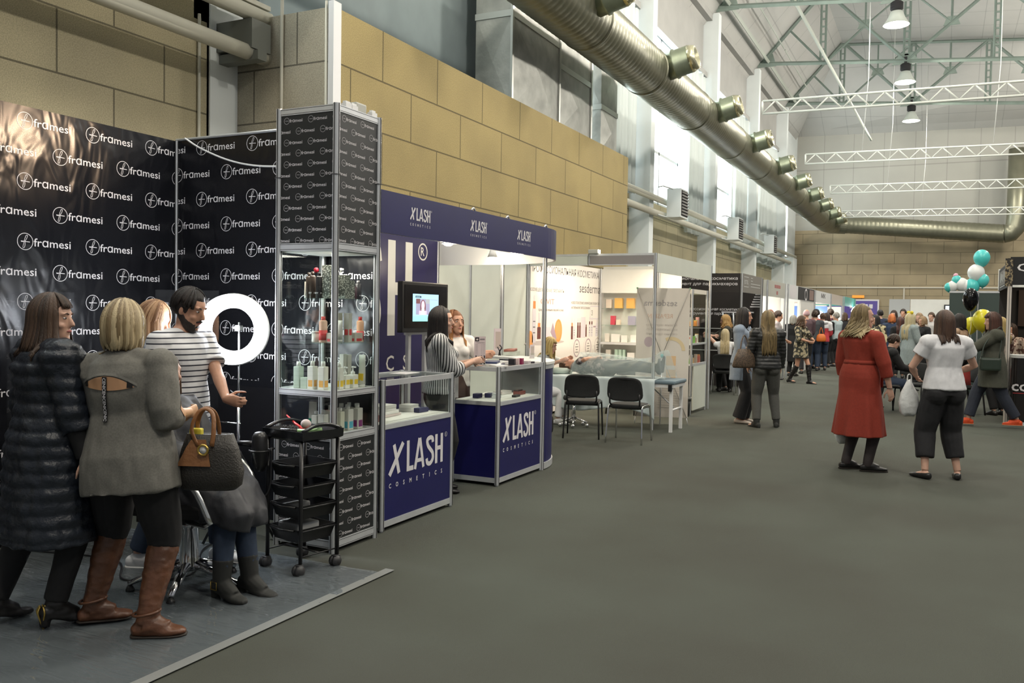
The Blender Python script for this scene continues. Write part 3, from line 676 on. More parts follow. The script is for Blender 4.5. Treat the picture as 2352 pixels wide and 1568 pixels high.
t = thing('flood_lamp', 'small flood lamp on top of the display cabinet aimed at the banner', 'flood lamp', (-3.62, 4.88, 2.93)); MB().box((-.05, -.06, .0), (.05, .06, .07), bev=.012).build('housing', mat('lamp housing', (.45, .45, .4), .5), t); MB().box((-.056, -.05, .01), (-.05, .05, .06)).build('lens', mat('warm bulb glow', (1, .86, .66), .5, emit=30), t)
lamp('SPOT', (-3.72, 4.86, 2.98), 230, (1, .70, .46), .12, (-5.5, 3.3, 2.35), 75, .9)
lamp('AREA', (-3.775, 4.80, 1.97), 5, (1, .93, .82), .3, (-3.775, 4.8, 0))

# ------------------------------------------------------------------ products
def product(kind, x, y, z, w, h, label, cat, group, body=(.74,.72,.66), cap=(.78,.77,.73), band=None, rz=0, d=None, bz=(.12,.4), word=None):
    t = thing({'bottle':'bottle','round':'bottle','box':'carton','jar':'jar','tube':'cream_tube','pump':'pump_bottle'}[kind], label, cat, (x, y, z+.001), rz, group)
    bmt = mat('product body %s' % (body,), body, .38); cm = mat('product cap %s' % (cap,), cap, .4); d = d or w
    hb = h*{'bottle':.82,'round':.86,'box':1,'jar':.82,'tube':1,'pump':.62}[kind]
    if kind in ('bottle', 'box', 'pump'):
        MB().box((-w/2, -d/2, 0), (w/2, d/2, hb), bev=.0015 if kind == 'box' else w*.09).build('carton_body' if kind == 'box' else 'bottle_body', bmt, t)
    elif kind == 'tube':
        q = [[(w/2*math.cos(a)*(1.0+.1*k), d/2*math.sin(a)*(1-.8*k), .02+(h-.02)*k) for a in [2*PI*j/16 for j in range(16)]] for k in (0, .3, .7, 1)]
        MB().loft(q).build('tube_body', bmt, t); MB().cyl((0,0,0), (0,0,.022), w*.46).build('cap', cm, t)
    else: MB().lathe([(w*.48, 0), (w*.5, .004), (w*.5, hb*.93), (w*.34, hb)] if kind == 'round' else [(w*.48, 0), (w*.5, .004), (w*.5, hb)], n=20).build('bottle_body' if kind == 'round' else 'jar_body', bmt, t)
    if kind == 'bottle': MB().cyl((0,0,hb), (0,0,h), w*.3, w*.28, 14).build('cap', cm, t)
    if kind == 'round': MB().cyl((0,0,hb), (0,0,h), w*.27, w*.24, 12).build('cap', cm, t)
    if kind == 'jar': MB().cyl((0,0,hb), (0,0,h), w*.52, w*.51, 20).build('lid', cm, t)
    if kind == 'pump':
        MB().lathe([(w*.26, hb), (w*.26, hb+h*.12), (w*.1, hb+h*.16), (w*.07, h*.92), (w*.16, h*.93), (w*.14, h)], n=12).box((0, -w*.07, h*.93), (w*.45, w*.07, h*.99)).build('pump', cm, t)
    if band:
        bm_ = mat('product band %s' % (band,), band, .5); b0, b1 = bz[0]*hb, bz[1]*hb; e = .0008
        mb = MB()
        if kind in ('bottle', 'box', 'pump'):
            mb.box((-w*.3, -d/2-e, b0), (w*.38, -d/2+.001, b1)).box((w/2-.001, -d*.3, b0), (w/2+e, d*.38, b1))
        elif kind == 'tube': mb.box((-w*.3, -d*.42-e, b0), (w*.4, -d*.2, b1))
        else: mb.lathe([(w*.5+e, b0), (w*.5+e, b1)], n=20)
        mb.build('label_band', bm_, t)
    if word:
        mb = MB(); write(mb, word, face_my(-w*.34, -d/2 if kind in ('box','bottle') else -w*.5, hb*.2), h*.085, 0, width=w*.62, bold=.02); write(mb, word, face_x(w/2, -d*.34, hb*.2), h*.085, 0, width=d*.62, bold=.02)
        mb.build('printed_word', print_w, t)
    return t
GC = 'hair products in the tall display cabinet'
dk, brn = (.012, .010, .012), (.05, .032, .022)
wov = blotch('woven grey print', (.50, .52, .45), (.09, .1, .08), 90, .6, .40, .52, 'VORONOI')
Z4, Z3, Z2, Z1 = 1.672, 1.375, 1.06, .772
product('round', -3.955, 4.86, Z4, .026, .13, 'thin dark bottle at the left end of the top glass shelf of the display cabinet', 'bottle', GC, dk, (.3,.3,.34))
product('tube', -3.935, 4.76, Z4, .022, .115, 'thin beige tube beside the dark bottle at the left of the top shelf', 'tube', GC, (.55,.46,.36))
product('round', -3.875, 4.72, Z4, .042, .175, 'dark brown tall bottle, left one of the pair on the top glass shelf', 'bottle', GC, brn, brn)
product('round', -3.828, 4.70, Z4, .042, .18, 'dark brown tall bottle, right one of the pair on the top glass shelf', 'bottle', GC, brn, brn, word='BY')
product('round', -3.772, 4.70, Z4, .045, .175, 'black bottle with red tag above it, left of the patterned carton on top shelf', 'bottle', GC, dk, dk, word='BY')
MB().cyl((0, 0, 0), (.004, -.002, 0), .017, n=18).build('round_tag', mat('red tag', (.75, .02, .05), .5), None, label='small red round tag on the top shelf of the display cabinet', category='tag').location = (-3.775, 4.67, 1.862)
t = product('box', -3.715, 4.73, Z4, .065, .222, 'tall carton with grey woven pattern on the top glass shelf behind the front post', 'carton', GC, (.5,.5,.45)); t.children[0].data.materials[0] = wov
t = product('box', -3.64, 4.80, Z4, .06, .16, 'short carton with grey woven pattern right of the front post on the top shelf', 'carton', GC, (.5,.5,.45)); t.children[0].data.materials[0] = wov
t = product('box', -3.655, 4.875, Z4, .055, .125, 'smallest carton with grey woven pattern on the top glass shelf', 'carton', GC, (.5,.5,.45)); t.children[0].data.materials[0] = wov
product('pump', -3.70, 4.84, Z4, .05, .21, 'dark spray bottle with white head behind the patterned cartons on the top shelf', 'bottle', GC, dk)
product('round', -3.65, 4.925, Z4, .04, .10, 'short dark red bottle on the top glass shelf', 'bottle', GC, (.06,.01,.02), dk)
product('round', -3.66, 4.985, Z4, .045, .13, 'black bottle with white letters at the right end of the top glass shelf', 'bottle', GC, dk, (.3,.28,.28), word='BY')
red, sal = (.62,.03,.03), (.72,.44,.32)
product('jar', -3.80, 4.70, Z3, .05, .075, 'white jar at the left of the second glass shelf', 'jar', GC)
product('round', -3.735, 4.70, Z3, .055, .175, 'pink bottle with red nozzle left of the front post on the second shelf', 'bottle', GC, sal, red, red, bz=(.1,.55))
product('box', -3.715, 4.83, Z3, .045, .20, 'tall beige carton behind the pink bottle on the second shelf', 'carton', GC, (.50,.46,.38), band=(.5,.2,.17), bz=(.3,.45))
product('box', -3.685, 4.71, Z3, .035, .065, 'low beige carton beside the pink bottle on the second shelf', 'carton', GC, (.55,.5,.42), band=red)
product('tube', -3.675, 4.80, Z3, .045, .15, 'white tube right of the front post on the second shelf', 'tube', GC)
product('box', -3.65, 4.86, Z3, .04, .20, 'tall grey carton right of the front post on the second shelf', 'carton', GC, (.52,.5,.44), band=red, bz=(.25,.45))
product('box', -3.645, 4.945, Z3, .05, .065, 'low beige carton right of the tall grey one on the second shelf', 'carton', GC, (.55,.5,.43), band=red, d=.09)
product('round', -3.65, 5.0, Z3, .05, .175, 'orange bottle with red nozzle at the right end of the second shelf', 'bottle', GC, (.70,.36,.20), red, red, bz=(.1,.5))
grn, yel = (.46,.54,.45), (.75,.50,.03)
product('bottle', -3.925, 4.68, Z2, .05, .18, 'pale green bottle with white cap at the left of the third shelf', 'bottle', GC, grn)
product('box', -3.86, 4.68, Z2, .055, .075, 'pale green low carton beside the pale green bottle', 'carton', GC, grn)
product('box', -3.845, 4.80, Z2, .05, .13, 'cream carton standing behind the pale green low carton', 'carton', GC, (.72,.69,.6))
product('bottle', -3.79, 4.66, Z2, .05, .19, 'white bottle with orange label, left of the pair on the third shelf', 'bottle', GC, band=(.70,.36,.08))
product('round', -3.745, 4.67, Z2, .025, .075, 'tiny white bottle between the two white bottles on the third shelf', 'bottle', GC)
product('bottle', -3.70, 4.66, Z2, .05, .19, 'white bottle with orange label nearest the front post on the third shelf', 'bottle', GC, band=(.70,.36,.08))
product('bottle', -3.645, 4.76, Z2, .045, .18, 'white bottle half hidden by the front post on the third shelf', 'bottle', GC, band=yel)
product('pump', -3.645, 4.825, Z2, .05, .15, 'white pump bottle with yellow label, left one of two on the third shelf', 'bottle', GC, band=yel, bz=(.3,.65))
product('pump', -3.635, 4.90, Z2, .055, .15, 'white pump bottle with yellow label, right one of two on the third shelf', 'bottle', GC, band=yel, bz=(.3,.65))
product('box', -3.72, 4.90, Z2, .035, .23, 'tall pale carton behind the pump bottles, left one', 'carton', GC, (.6,.58,.52)); product('box', -3.715, 4.945, Z2, .04, .225, 'tall pale carton behind the pump bottles, right one', 'carton', GC, (.62,.6,.54))
product('tube', -3.63, 5.0, Z2, .05, .225, 'tall white tube with yellow label at the right end of the third shelf', 'tube', GC, band=yel, bz=(.2,.42))
product('tube', -3.80, 4.68, Z1, .06, .20, 'white tube with green label at the left of the bottom shelf', 'tube', GC, band=(.01,.22,.12), bz=(.2,.45))
product('bottle', -3.74, 4.64, Z1, .045, .145, 'short white bottle nearest the glass on the bottom shelf, left one', 'bottle', GC); product('bottle', -3.685, 4.645, Z1, .05, .155, 'short white bottle nearest the glass on the bottom shelf, right one', 'bottle', GC)
product('bottle', -3.715, 4.76, Z1, .05, .175, 'white bottle at the back behind the two short ones on the bottom shelf', 'bottle', GC)
product('bottle', -3.645, 4.775, Z1, .045, .165, 'cream bottle half hidden by the front post on the bottom shelf', 'bottle', GC, (.70,.68,.55))
product('bottle', -3.65, 4.865, Z1, .06, .175, 'white bottle with light blue label on the bottom shelf', 'bottle', GC, band=(.1,.45,.6), bz=(.1,.42)); product('bottle', -3.73, 4.90, Z1, .055, .175, 'white bottle with dark blue label behind the light blue one', 'bottle', GC, band=(.02,.03,.12), bz=(.1,.42))
product('bottle', -3.72, 4.975, Z1, .05, .175, 'white bottle with purple label behind the front purple one', 'bottle', GC, band=(.2,.03,.16), bz=(.1,.42)); product('bottle', -3.645, 4.965, Z1, .06, .175, 'white bottle with purple label in front at the right of the bottom shelf', 'bottle', GC, band=(.25,.03,.2), bz=(.1,.42))

# ------------------------------------------------------------------ ring lamp, clear screens, salon trolley
ring = thing('ring_lamp', 'glowing white ring lamp on a chrome stand before the black banner', 'ring lamp', (-4.34, 4.50, 0))
Rm = T(0, -.02, 1.452) @ RZ(math.radians(26)) @ RX(PI/2)
MB().torus(.197, .044, 64, 16, M=Rm, flat=.55).build('light_ring', mat('ring glow', (.93, .95, 1), .4, emit=16), ring)
MB().torus(.197, .05, 48, 10, M=T(0, .02, 0) @ Rm, flat=.3).build('ring_housing', white_plastic, ring)
MB().tube([(0, .05, .75), (0, .05, 1.50)], .0085, 10).build('upper_pole', chrome, ring); MB().tube([(0, .05, .30), (0, .05, .98)], .0125, 10).build('lower_pole', chrome, ring)
MB().box((-.02, .03, 1.44), (.02, .07, 1.48), bev=.004).box((-.05, .04, 1.455), (-.02, .06, 1.47)).build('ball_joint', chrome, ring)
MB().box((-.025, .03, .96), (.025, .07, 1.0), bev=.004).tube([(.0, .05, .98), (-.05, .02, 1.03)], .006, 6).build('clamp_knob', black_plastic, ring)
MB().tube([(-.28, .05, .80), (.02, .05, .80)], .006, 6).build('cross_bar', chrome, ring)
for a in (.3, 2.4, 4.5):
    p = Vector((math.cos(a)*.27, math.sin(a)*.27, 0)); MB().tube([(0, .05, .45), (p.x, p.y+.05, .015)], .009, 8).tube([(0, .05, .22), (p.x*.5, p.y*.5+.05, .22)], .006, 6).build('leg', black_plastic, ring)
lamp('POINT', (-4.37, 4.40, 1.452), 42, (.9, .94, 1), .2)
scr = glass('clear acrylic', (.95, .955, .965), .25)
for k, (x, y, w, z0, z1, l) in enumerate(((-4.83, 4.55, .46, .12, 1.72, 'clear acrylic screen standing behind the bearded man'), (-5.15, 3.65, .44, .12, 1.68, 'clear acrylic screen standing behind the blonde woman in grey'))):
    t = thing('acrylic_screen', l, 'screen', (x, y, 0), math.radians(24), group='clear acrylic screens')
    MB().box((-w/2, -.004, z0), (w/2, .004, z1)).build('sheet', scr, t); mb = MB(); mb.box((-w/2-.01, -.03, 0), (-w/2+.03, .03, z0+.05)); mb.box((w/2-.03, -.03, 0), (w/2+.01, .03, z0+.05)); mb.build('foot', black_plastic, t)
tr = thing('salon_trolley', 'black salon trolley on castors with four pull-out trays, before the display cabinet', 'trolley', (-3.53, 4.258, 0), math.radians(-10.3))
hw, hd = .155, .145
for sx in (-1, 1):
    for sy in (-1, 1):
        MB().tube([(sx*hw, sy*hd, .06), (sx*hw, sy*hd, .80)], .0125, 10).build('upright', black_plastic, tr)
        mb = MB()
        for e in (-.014, .014): mb.cyl((sx*hw+e-.009, sy*hd-.015, .033), (sx*hw+e+.009, sy*hd-.015, .033), .033, n=18)
        mb.box((sx*hw-.022, sy*hd-.03, .045), (sx*hw+.022, sy*hd+.012, .07), bev=.008); mb.build('castor', mat('castor rubber', (.03, .03, .032), .5), tr)
for z in (.11, .26, .40, .525, .65):
    mb = MB()
    if z > .2:
        for sx in (-1, 1): mb.tube([(sx*hw, -hd, z), (sx*hw, hd, z)], .006, 6)
    else:
        mb.tube([(-hw, -hd, z), (-hw, hd, z)], .0045, 6); mb.tube([(hw, -hd, z), (hw, hd, z)], .0045, 6); mb.tube([(-hw, 0, z), (hw, 0, z)], .0045, 6)
    mb.build('side_rail', black_plastic, tr)
for z, off in ((.27, 0), (.41, .01), (.535, .0), (.66, .005)):
    w1, d1, w0, d0 = .142, .145, .12, .12; h_ = .085
    rng = lambda w_, d_, z_: [(-w_, -d_+off, z_), (w_, -d_-.012+off, z_), (w_, d_+off, z_), (-w_, d_+off, z_)]
    mb = MB().loft([rng(w0, d0, z-h_), rng(w1, d1, z), rng(w1-.008, d1-.008, z), rng(w0-.006, d0-.006, z-h_+.006)], smooth=False); mb.build('tray', black_plastic, tr)
    MB().tube([(-.11, -d1-.016+off, z-.006), (0, -d1-.035+off, z-.01), (.11, -d1-.016+off, z-.006)], .008, 6).build('tray_lip', black_plastic, tr)
mb = MB().loft([[(x*s_, y*s_, z_) for x, y in ((-.185,-.16),(.185,-.16),(.185,.16),(-.185,.16))] for s_, z_ in ((.86, .80), (1.0, .815), (1.02, .865), (.97, .865), (.9, .835))], smooth=False)
for sx in (-1, 1): mb.tube(bez([(sx*.17, -.15, .865), (sx*.17, -.05, .895), (sx*.17, .05, .895), (sx*.17, .15, .865)], 12), .012, 8)
mb.build('top_tray', mat('black gloss plastic', (.012, .013, .015), .22), tr)
MB().torus(.062, .006, 28, 8, M=T(-.13, -.225, .735)).tube([(-.13, -.16, .735), (-.1, -.14, .74)], .006, 6).build('dryer_holder', black_plastic, tr)
t = thing('hair_dryer', 'black hair dryer hanging in the ring of the salon trolley', 'hair dryer', (-3.70, 4.06, .70))
MB().lathe([(.03, -.09), (.045, -.05), (.05, .03), (.046, .12), (.03, .145), (.01, .15)], n=20).build('barrel', black_plastic, t); MB().tube([(-.03, 0, .07), (-.15, .0, .065), (-.2, .01, .062)], [.02, .018, .010], 12).build('handle', chrome if False else black_plastic, t)
mb = MB().tube(bez([(-.2, 0, .06), (-.1, .02, -.1), (0, -.03, -.25), (.06, .02, -.2), (.04, .06, .05)], 24), .006, 6); mb.build('cord', black_plastic, t)
def on_tray(x, y): return (tr.matrix_basis @ Vector((x, y, .842))) if False else Vector((-3.53, 4.258, .84)) + Matrix.Rotation(math.radians(-10.3), 3, 'Z') @ Vector((x, y, 0))
p = on_tray(-.10, .03); t = thing('tint_brush', 'red tail comb lying on the salon trolley, pointing up left', 'comb', p); MB().tube([(.08, -.03, .01), (-.03, .02, .035), (-.14, .07, .075)], [.009, .008, .004], 8).build('comb_handle', mat('red plastic', (.75, .05, .05), .35), t); MB().box((.06, -.05, .004), (.15, -.02, .02)).build('comb_teeth', mat('red plastic', (.75, .05, .05), .35), t)
p = on_tray(.06, -.07); t = thing('hair_brush', 'green handled round hair brush on the salon trolley', 'brush', p, .2); MB().tube([(-.02, 0, .015), (.05, 0, .018), (.13, .02, .03)], [.014, .011, .013], 10).build('brush_handle', mat('green plastic', (.36, .58, .25), .4), t)
mb = MB().tube([(-.13, -.01, .015), (-.02, 0, .015)], .014, 10)
for k in range(40): a = k*.7; mb.tube([(-.125+k*.0026, 0, .015), (-.125+k*.0026, math.cos(a)*.03, .015+abs(math.sin(a))*.032)], .0014, 4)
mb.build('bristles', black_plastic, t)
p = on_tray(.0, .02); t = thing('powder_brush', 'pink fluffy brush on the salon trolley behind the green one', 'brush', p); MB().ell((0, 0, .045), (.035, .03, .03)).build('brush_tuft', mat('pinkish bristles', (.55, .46, .45), .9), t); MB().tube([(.03, 0, .03), (.1, .02, .015)], .007, 8).build('brush_handle', black_plastic, t)
for k, (z, x, w) in enumerate(((.29, -.03, .19), (.42, -.06, .08))):
    t = thing('paper_pack', ['white paper packet lying in the lowest trolley tray', 'small white packet in the second lowest trolley tray'][k], 'packet', Vector((-3.53, 4.258, z-.076)) + Matrix.Rotation(math.radians(-10.3), 3, 'Z') @ Vector((x, 0, 0)), math.radians(-10.3)); MB().box((-w/2, -.09, 0), (w/2, .08, .07 if k == 0 else .05), bev=.012).build('packet_body', mat('dull white paper', (.42, .43, .42), .8), t)

# ------------------------------------------------------------------ plastic sheet on the floor
def sheet():
    m = bpy.data.materials.new('clear plastic film'); m.use_nodes = True; nt = m.node_tree; out = nt.nodes['Material Output']; nt.nodes.remove(nt.nodes['Principled BSDF'])
    t = nt.nodes.new('ShaderNodeBsdfTransparent'); t.inputs[0].default_value = (.78, .80, .82, 1); g = nt.nodes.new('ShaderNodeBsdfGlossy'); g.inputs['Roughness'].default_value = .09; g.inputs[0].default_value = (1, 1, 1, 1)
    d = nt.nodes.new('ShaderNodeBsdfDiffuse'); d.inputs[0].default_value = (.50, .58, .64, 1)
    a = nt.nodes.new('ShaderNodeMixShader'); a.inputs[0].default_value = .17; nt.links.new(t.outputs[0], a.inputs[1]); nt.links.new(d.outputs[0], a.inputs[2])
    f = nt.nodes.new('ShaderNodeFresnel'); f.inputs[0].default_value = 1.5; b = nt.nodes.new('ShaderNodeMixShader'); nt.links.new(f.outputs[0], b.inputs[0]); nt.links.new(a.outputs[0], b.inputs[1]); nt.links.new(g.outputs[0], b.inputs[2]); nt.links.new(b.outputs[0], out.inputs[0])
    tc = nt.nodes.new('ShaderNodeTexCoord'); mp = nt.nodes.new('ShaderNodeMapping'); mp.inputs['Rotation'].default_value = (0, 0, .5); mp.inputs['Scale'].default_value = (.8, 4, 1); nt.links.new(tc.outputs['Object'], mp.inputs[0])
    n = nt.nodes.new('ShaderNodeTexNoise'); n.inputs['Scale'].default_value = 2.2; n.inputs['Detail'].default_value = 2; n.inputs['Distortion'].default_value = 2.0; nt.links.new(mp.outputs[0], n.inputs['Vector'])
    bp = nt.nodes.new('ShaderNodeBump'); bp.inputs['Strength'].default_value = .28; bp.inputs['Distance'].default_value = .04; nt.links.new(n.outputs[0], bp.inputs['Height'])
    nt.links.new(bp.outputs[0], g.inputs['Normal']); nt.links.new(bp.outputs[0], f.inputs['Normal'])
    return m
film = sheet()
x0, x1, y0, y1 = -5.35, -2.98, 1.0, 4.36; n = 60; v, f = [], []
for i in range(n+1):
    for j in range(n+1):
        x = x0+(x1-x0)*i/n; y = y0+(y1-y0)*j/n; y2 = y - (.28 if j == n else .28*j/n)*(1-i/n)*0
        h_ = .004 + .006*(mnoise.noise(Vector((x*2, y*7, .3)))+.5) + .004*abs(mnoise.noise(Vector((x*9, y*3, 2.))))
        v.append((x, y2, max(.002, h_)))
for i in range(n):
    for j in range(n): f.append((i*(n+1)+j, (i+1)*(n+1)+j, (i+1)*(n+1)+j+1, i*(n+1)+j+1))
mb = MB(); mb.add(v, f, 0, smooth=True); o = mb.build('floor_sheet', film, None, label='clear crinkled plastic sheet taped over the carpet at bottom left', category='plastic sheet')
mb = MB().box((-3.03, 1.0, .008), (-2.965, 4.44, .0095)); mb.build('tape_edge', mat('grey tape', (.22, .23, .225), .35), o, label='grey tape along the edge')
pts = bez([(-5.3, 3.6, .02), (-4.6, 3.75, .015), (-4.2, 3.5, .015), (-3.95, 3.75, .015), (-4.3, 4.2, .015), (-4.34, 4.5, .03)], 40)
MB().tube(pts, .006, 6).build('floor_cable', black_plastic, None, label='black cable lying on the plastic sheet behind the brown boots', category='cable')

# ------------------------------------------------------------------ styling chair
ch = thing('salon_chair', 'chrome styling chair with round tube arms on a star base, seat hidden under the cape', 'salon chair', (-3.83, 3.63, 0), math.radians(-75))
for k in range(5):
    a = 2*PI*k/5+.25; c, s = math.cos(a), math.sin(a)
    MB().tube([(c*.04, s*.04, .13), (c*.16, s*.16, .10), (c*.32, s*.32, .045)], [(.03, .026), (.026, .022), (.02, .014)], 10).build('star_leg', chrome, ch).data
    MB().lathe([(.022, 0), (.025, .012), (.012, .035)], (c*.31, s*.31, 0), 14).build('glide', black_plastic, ch)
MB().lathe([(.058, .10), (.06, .13), (.055, .15), (.052, .34), (.06, .345), (.06, .40), (.03, .41)], n=24).build('column', chrome, ch)
MB().box((-.24, -.23, .44), (.24, .23, .53), bev=.03).build('seat', black_matt, ch); MB().box((-.22, -.26, .55), (.22, -.18, .92), bev=.03).build('backrest', black_matt, ch)
MB().box((-.2, -.2, .405), (.2, .2, .44)).build('seat_plate', black_plastic, ch)
for sx in (-1, 1):
    MB().tube(bez([(sx*.25, -.24, .56), (sx*.285, -.14, .70), (sx*.30, .04, .73), (sx*.30, .20, .64), (sx*.28, .30, .44)], 22), .017, 12).tube([(sx*.28, .295, .45), (sx*.27, .26, .415), (sx*.2, .1, .42)], .009, 8).build('arm', mat('brushed chrome', (.62, .63, .62), .25, 1), ch)
t = ch
MB().tube([(-.3, .10, .39), (.05, .1, .39), (.05, .02, .39)], .008, 8).build('pump_lever', chrome, ch)
# ------------------------------------------------------------------ second booth: blue counters, fascia, back wall
blue = mat('blue vinyl', (.009, .009, .088), .38, noise=.06, nscale=4)
blue_d = mat('blue banner', (.017, .013, .075), .33, noise=.05, nscale=2)
cream_p = mat('cream print', (.70, .68, .62), .5)
FX = -3.58
def xlash(mb, M, w, h, mi=1):
    """five narrow letters, w wide and h tall, from local origin at bottom left"""
    st = h*.155
    def L(pts): line2(mb, [(x*w, y*h) for x, y in pts], st, M, mi)
    line2(mb, [(.0*w, .02*h), (.235*w, .98*h)], st*1.05, M, mi); line2(mb, [(.075*w, .97*h), (.165*w, .03*h)], st*1.0, M, mi)
    L([(.325, 1), (.325, .0)]); line2(mb, [(.325*w-st/2, st/2), (.425*w, st/2)], st, M, mi)
    line2(mb, [(.455*w, 0), (.535*w, 1.0*h)], st*.92, M, mi); line2(mb, [(.615*w, 0), (.545*w, 1.0*h)], st*.92, M, mi); line2(mb, [(.49*w, .27*h), (.59*w, .27*h)], st*.8, M, mi)
    p = [(.795, .76), (.785, .9), (.735, .935), (.685, .86), (.70, .68), (.745, .54), (.79, .40), (.795, .2), (.745, .06), (.69, .1), (.675, .25)]
    line2(mb, bez([(x*w, y*h, 0) for x, y in p], 40), st*.95, M, mi)
    L([(.865, 0), (.865, 1)]); L([(.975, 0), (.975, 1)]); line2(mb, [(.865*w, .52*h), (.975*w, .52*h)], st*.9, M, mi)
def xlogo(mb, M, w, h, hs, gap, reg=True):
    xlash(mb, M, w, h); 
    for k, c in enumerate('COSMETICS'):
        v, f, ww = text_geo(c, .02); x = w*(.0+k/8*.965)
        mb.add([((p.x-ww/2)*hs*1.25+x+hs*.3, p.y*hs*1.4-gap-hs, .0012) for p in v], f, 1, M)
    if reg: disc2(mb, (w*1.06, h*.93), h*.075, h*.075, M, 1, ring=h*.014, n=20); write(mb, 'R', M @ T(w*1.06-h*.03, h*.93-h*.04, 0), h*.11, 1)
def box_counter(X1, X0, Y0, Y1, label, logo):
    t = thing('display_counter', label, 'counter', (X0, Y0, 0)); o = T(-X0, -Y0, 0)
    def B(mb, nm, m_): mb.v = [tuple(o @ Vector(v)) for v in mb.v]; return mb.build(nm, m_, t)
    for x in (X0, X1):
        for y in (Y0, Y1): mb = MB(); post(mb, x, y, .012, 1.10); mb.cyl((x, y, 0), (x, y, .014), .016); B(mb, 'post', POSTM)
    for z0, z1 in ((.03, .075), (.74, .775), (1.055, 1.095)):
        mb = MB(); d = .012
        for y in (Y0, Y1): mb.box((X0+.02, y-d, z0), (X1-.02, y+d, z1))
        for x in (X0, X1): mb.box((x-d, Y0+.02, z0), (x+d, Y1-.02, z1))
        B(mb, 'rail', POSTM)
    M = face_x(X1+.008, 0, 0); mb = MB().box((X1-.006, Y0+.02, .075), (X1+.008, Y1-.02, .74))
    if logo: xlogo(mb, M @ T(Y0+logo[0], .392, 0), logo[1], .232, .034, .055)
    B(mb, 'front_panel', [blue, print_w])
    mb = MB().box((X0+.02, Y0-.007, .075), (X1-.02, Y0+.007, .74)); B(mb, 'side_panel', blue)
    mb = MB().box((X0+.02, Y1-.007, .075), (X1-.02, Y1+.007, .74)); B(mb, 'side_panel', blue)
    mb = MB().box((X0-.006, Y0+.02, .075), (X0+.006, Y1-.02, .74)); B(mb, 'back_panel', white_panel)
    mb = MB().box((X0+.015, Y0+.015, .763), (X1-.015, Y1-.015, .776)); B(mb, 'shelf', white_panel)
    for lo, hi in (((X1-.003, Y0+.022, .776), (X1+.003, Y1-.022, 1.055)), ((X0+.022, Y0-.003, .776), (X1-.022, Y0+.003, 1.055)), ((X0+.022, Y1-.003, .776), (X1-.022, Y1+.003, 1.055))): B(MB().box(lo, hi), 'glass_pane', clear)
    B(MB().box((X0+.013, Y0+.013, 1.083), (X1-.013, Y1-.013, 1.089)), 'glass_top', clear)
    return t
box_counter(FX, -4.06, 5.18, 6.16, 'blue glass-topped counter with white lettering next to the tall display cabinet', (.085, .755))
box_counter(-3.62, -4.09, 7.08, 8.03, 'blue glass-topped counter with white lettering in the middle, right of the gap', (.10, .66))
# round corner counter
t = thing('curved_counter', 'white topped blue counter with rounded front at the far corner of the blue booth', 'counter', (-4.6, 8.07, 0))
def arc(r, n=20, a0=0, a1=PI/2): return [(r*math.cos(a0+(a1-a0)*k/n), r*math.sin(a0+(a1-a0)*k/n)) for k in range(n+1)]
def arc_wall(r0, r1, z0, z1, mi=0, mb=None):
    mb = mb or MB(); A, B_ = arc(r0), arc(r1)
    rings = [[(a[0], a[1], z0), (b[0], b[1], z0), (b[0], b[1], z1), (a[0], a[1], z1)] for a, b in zip(A, B_)]
    return mb.loft(rings, mi, smooth=False)
arc_wall(.985, 1.0, .075, 1.03).build('curved_panel', blue, t); arc_wall(.972, .984, .075, 1.03).build('inner_panel', white_panel, t); arc_wall(.98, 1.01, .01, .075).build('plinth', alu, t)
arc_wall(.66, 1.02, 1.075, 1.1).build('top', white_panel, t); arc_wall(.98, 1.012, 1.03, 1.075).build('top_rail', alu, t)
for p in ((.985, -.005), (.0, .985)):
    mb = MB(); post(mb, p[0], p[1], 0, 2.16); mb.build('post', POSTM, t)
# fascia
fa = thing('booth_fascia', 'long blue fascia with three white logos over the blue booth, rounded at its far end', 'fascia', (FX, 5.1, 2.15))
Z0, Z1 = 2.15, 2.452
M = face_x(.012, 0, 0); mb = MB().box((-.012, .02, 0), (.012, 2.93, Z1-Z0))
for yc in (5.64, 6.565, 7.465): xlogo(mb, M @ T(yc-.145-5.1, 2.278-Z0, 0), .28, .094, .019, .024)
mb.box((-.016, .02, 0), (-.0125, 2.93, Z1-Z0), 2)
mb.build('front_panel', [blue, print_w, white_plastic], fa)
mb = MB(); Mx_ = T(-1.02, 2.93, 0)
A = [(1.0*math.cos(a)*1.02, math.sin(a)) for a in [PI/2*k/18 for k in range(19)]]
mb.loft([[(a[0]*.995, a[1]*.995, 0), (a[0]*1.01, a[1]*1.01, 0), (a[0]*1.01, a[1]*1.01, Z1-Z0), (a[0]*.995, a[1]*.995, Z1-Z0)] for a in A], 0, Mx_, smooth=False)
mb.loft([[(a[0]*.985, a[1]*.985, 0), (a[0]*.994, a[1]*.994, 0), (a[0]*.994, a[1]*.994, Z1-Z0), (a[0]*.985, a[1]*.985, Z1-Z0)] for a in A], 1, Mx_, smooth=False)
mb.build('curved_panel', [blue, white_plastic], fa)
MB().box((-1.92, 3.925, 0), (-1.02, 3.935, Z1-Z0)).build('side_panel', white_plastic, fa)
MB().box((-1.9, .05, .25), (-.02, .07, .3)).build('tie_rail', alu, fa)
mb = MB()
for y in (1.35, 2.0, 2.85): mb.tube(bez([(.0, y, .302), (.005, y+.03, .325), (0, y+.07, .302)], 8), .008, 6)
mb.build('hook', alu, fa)
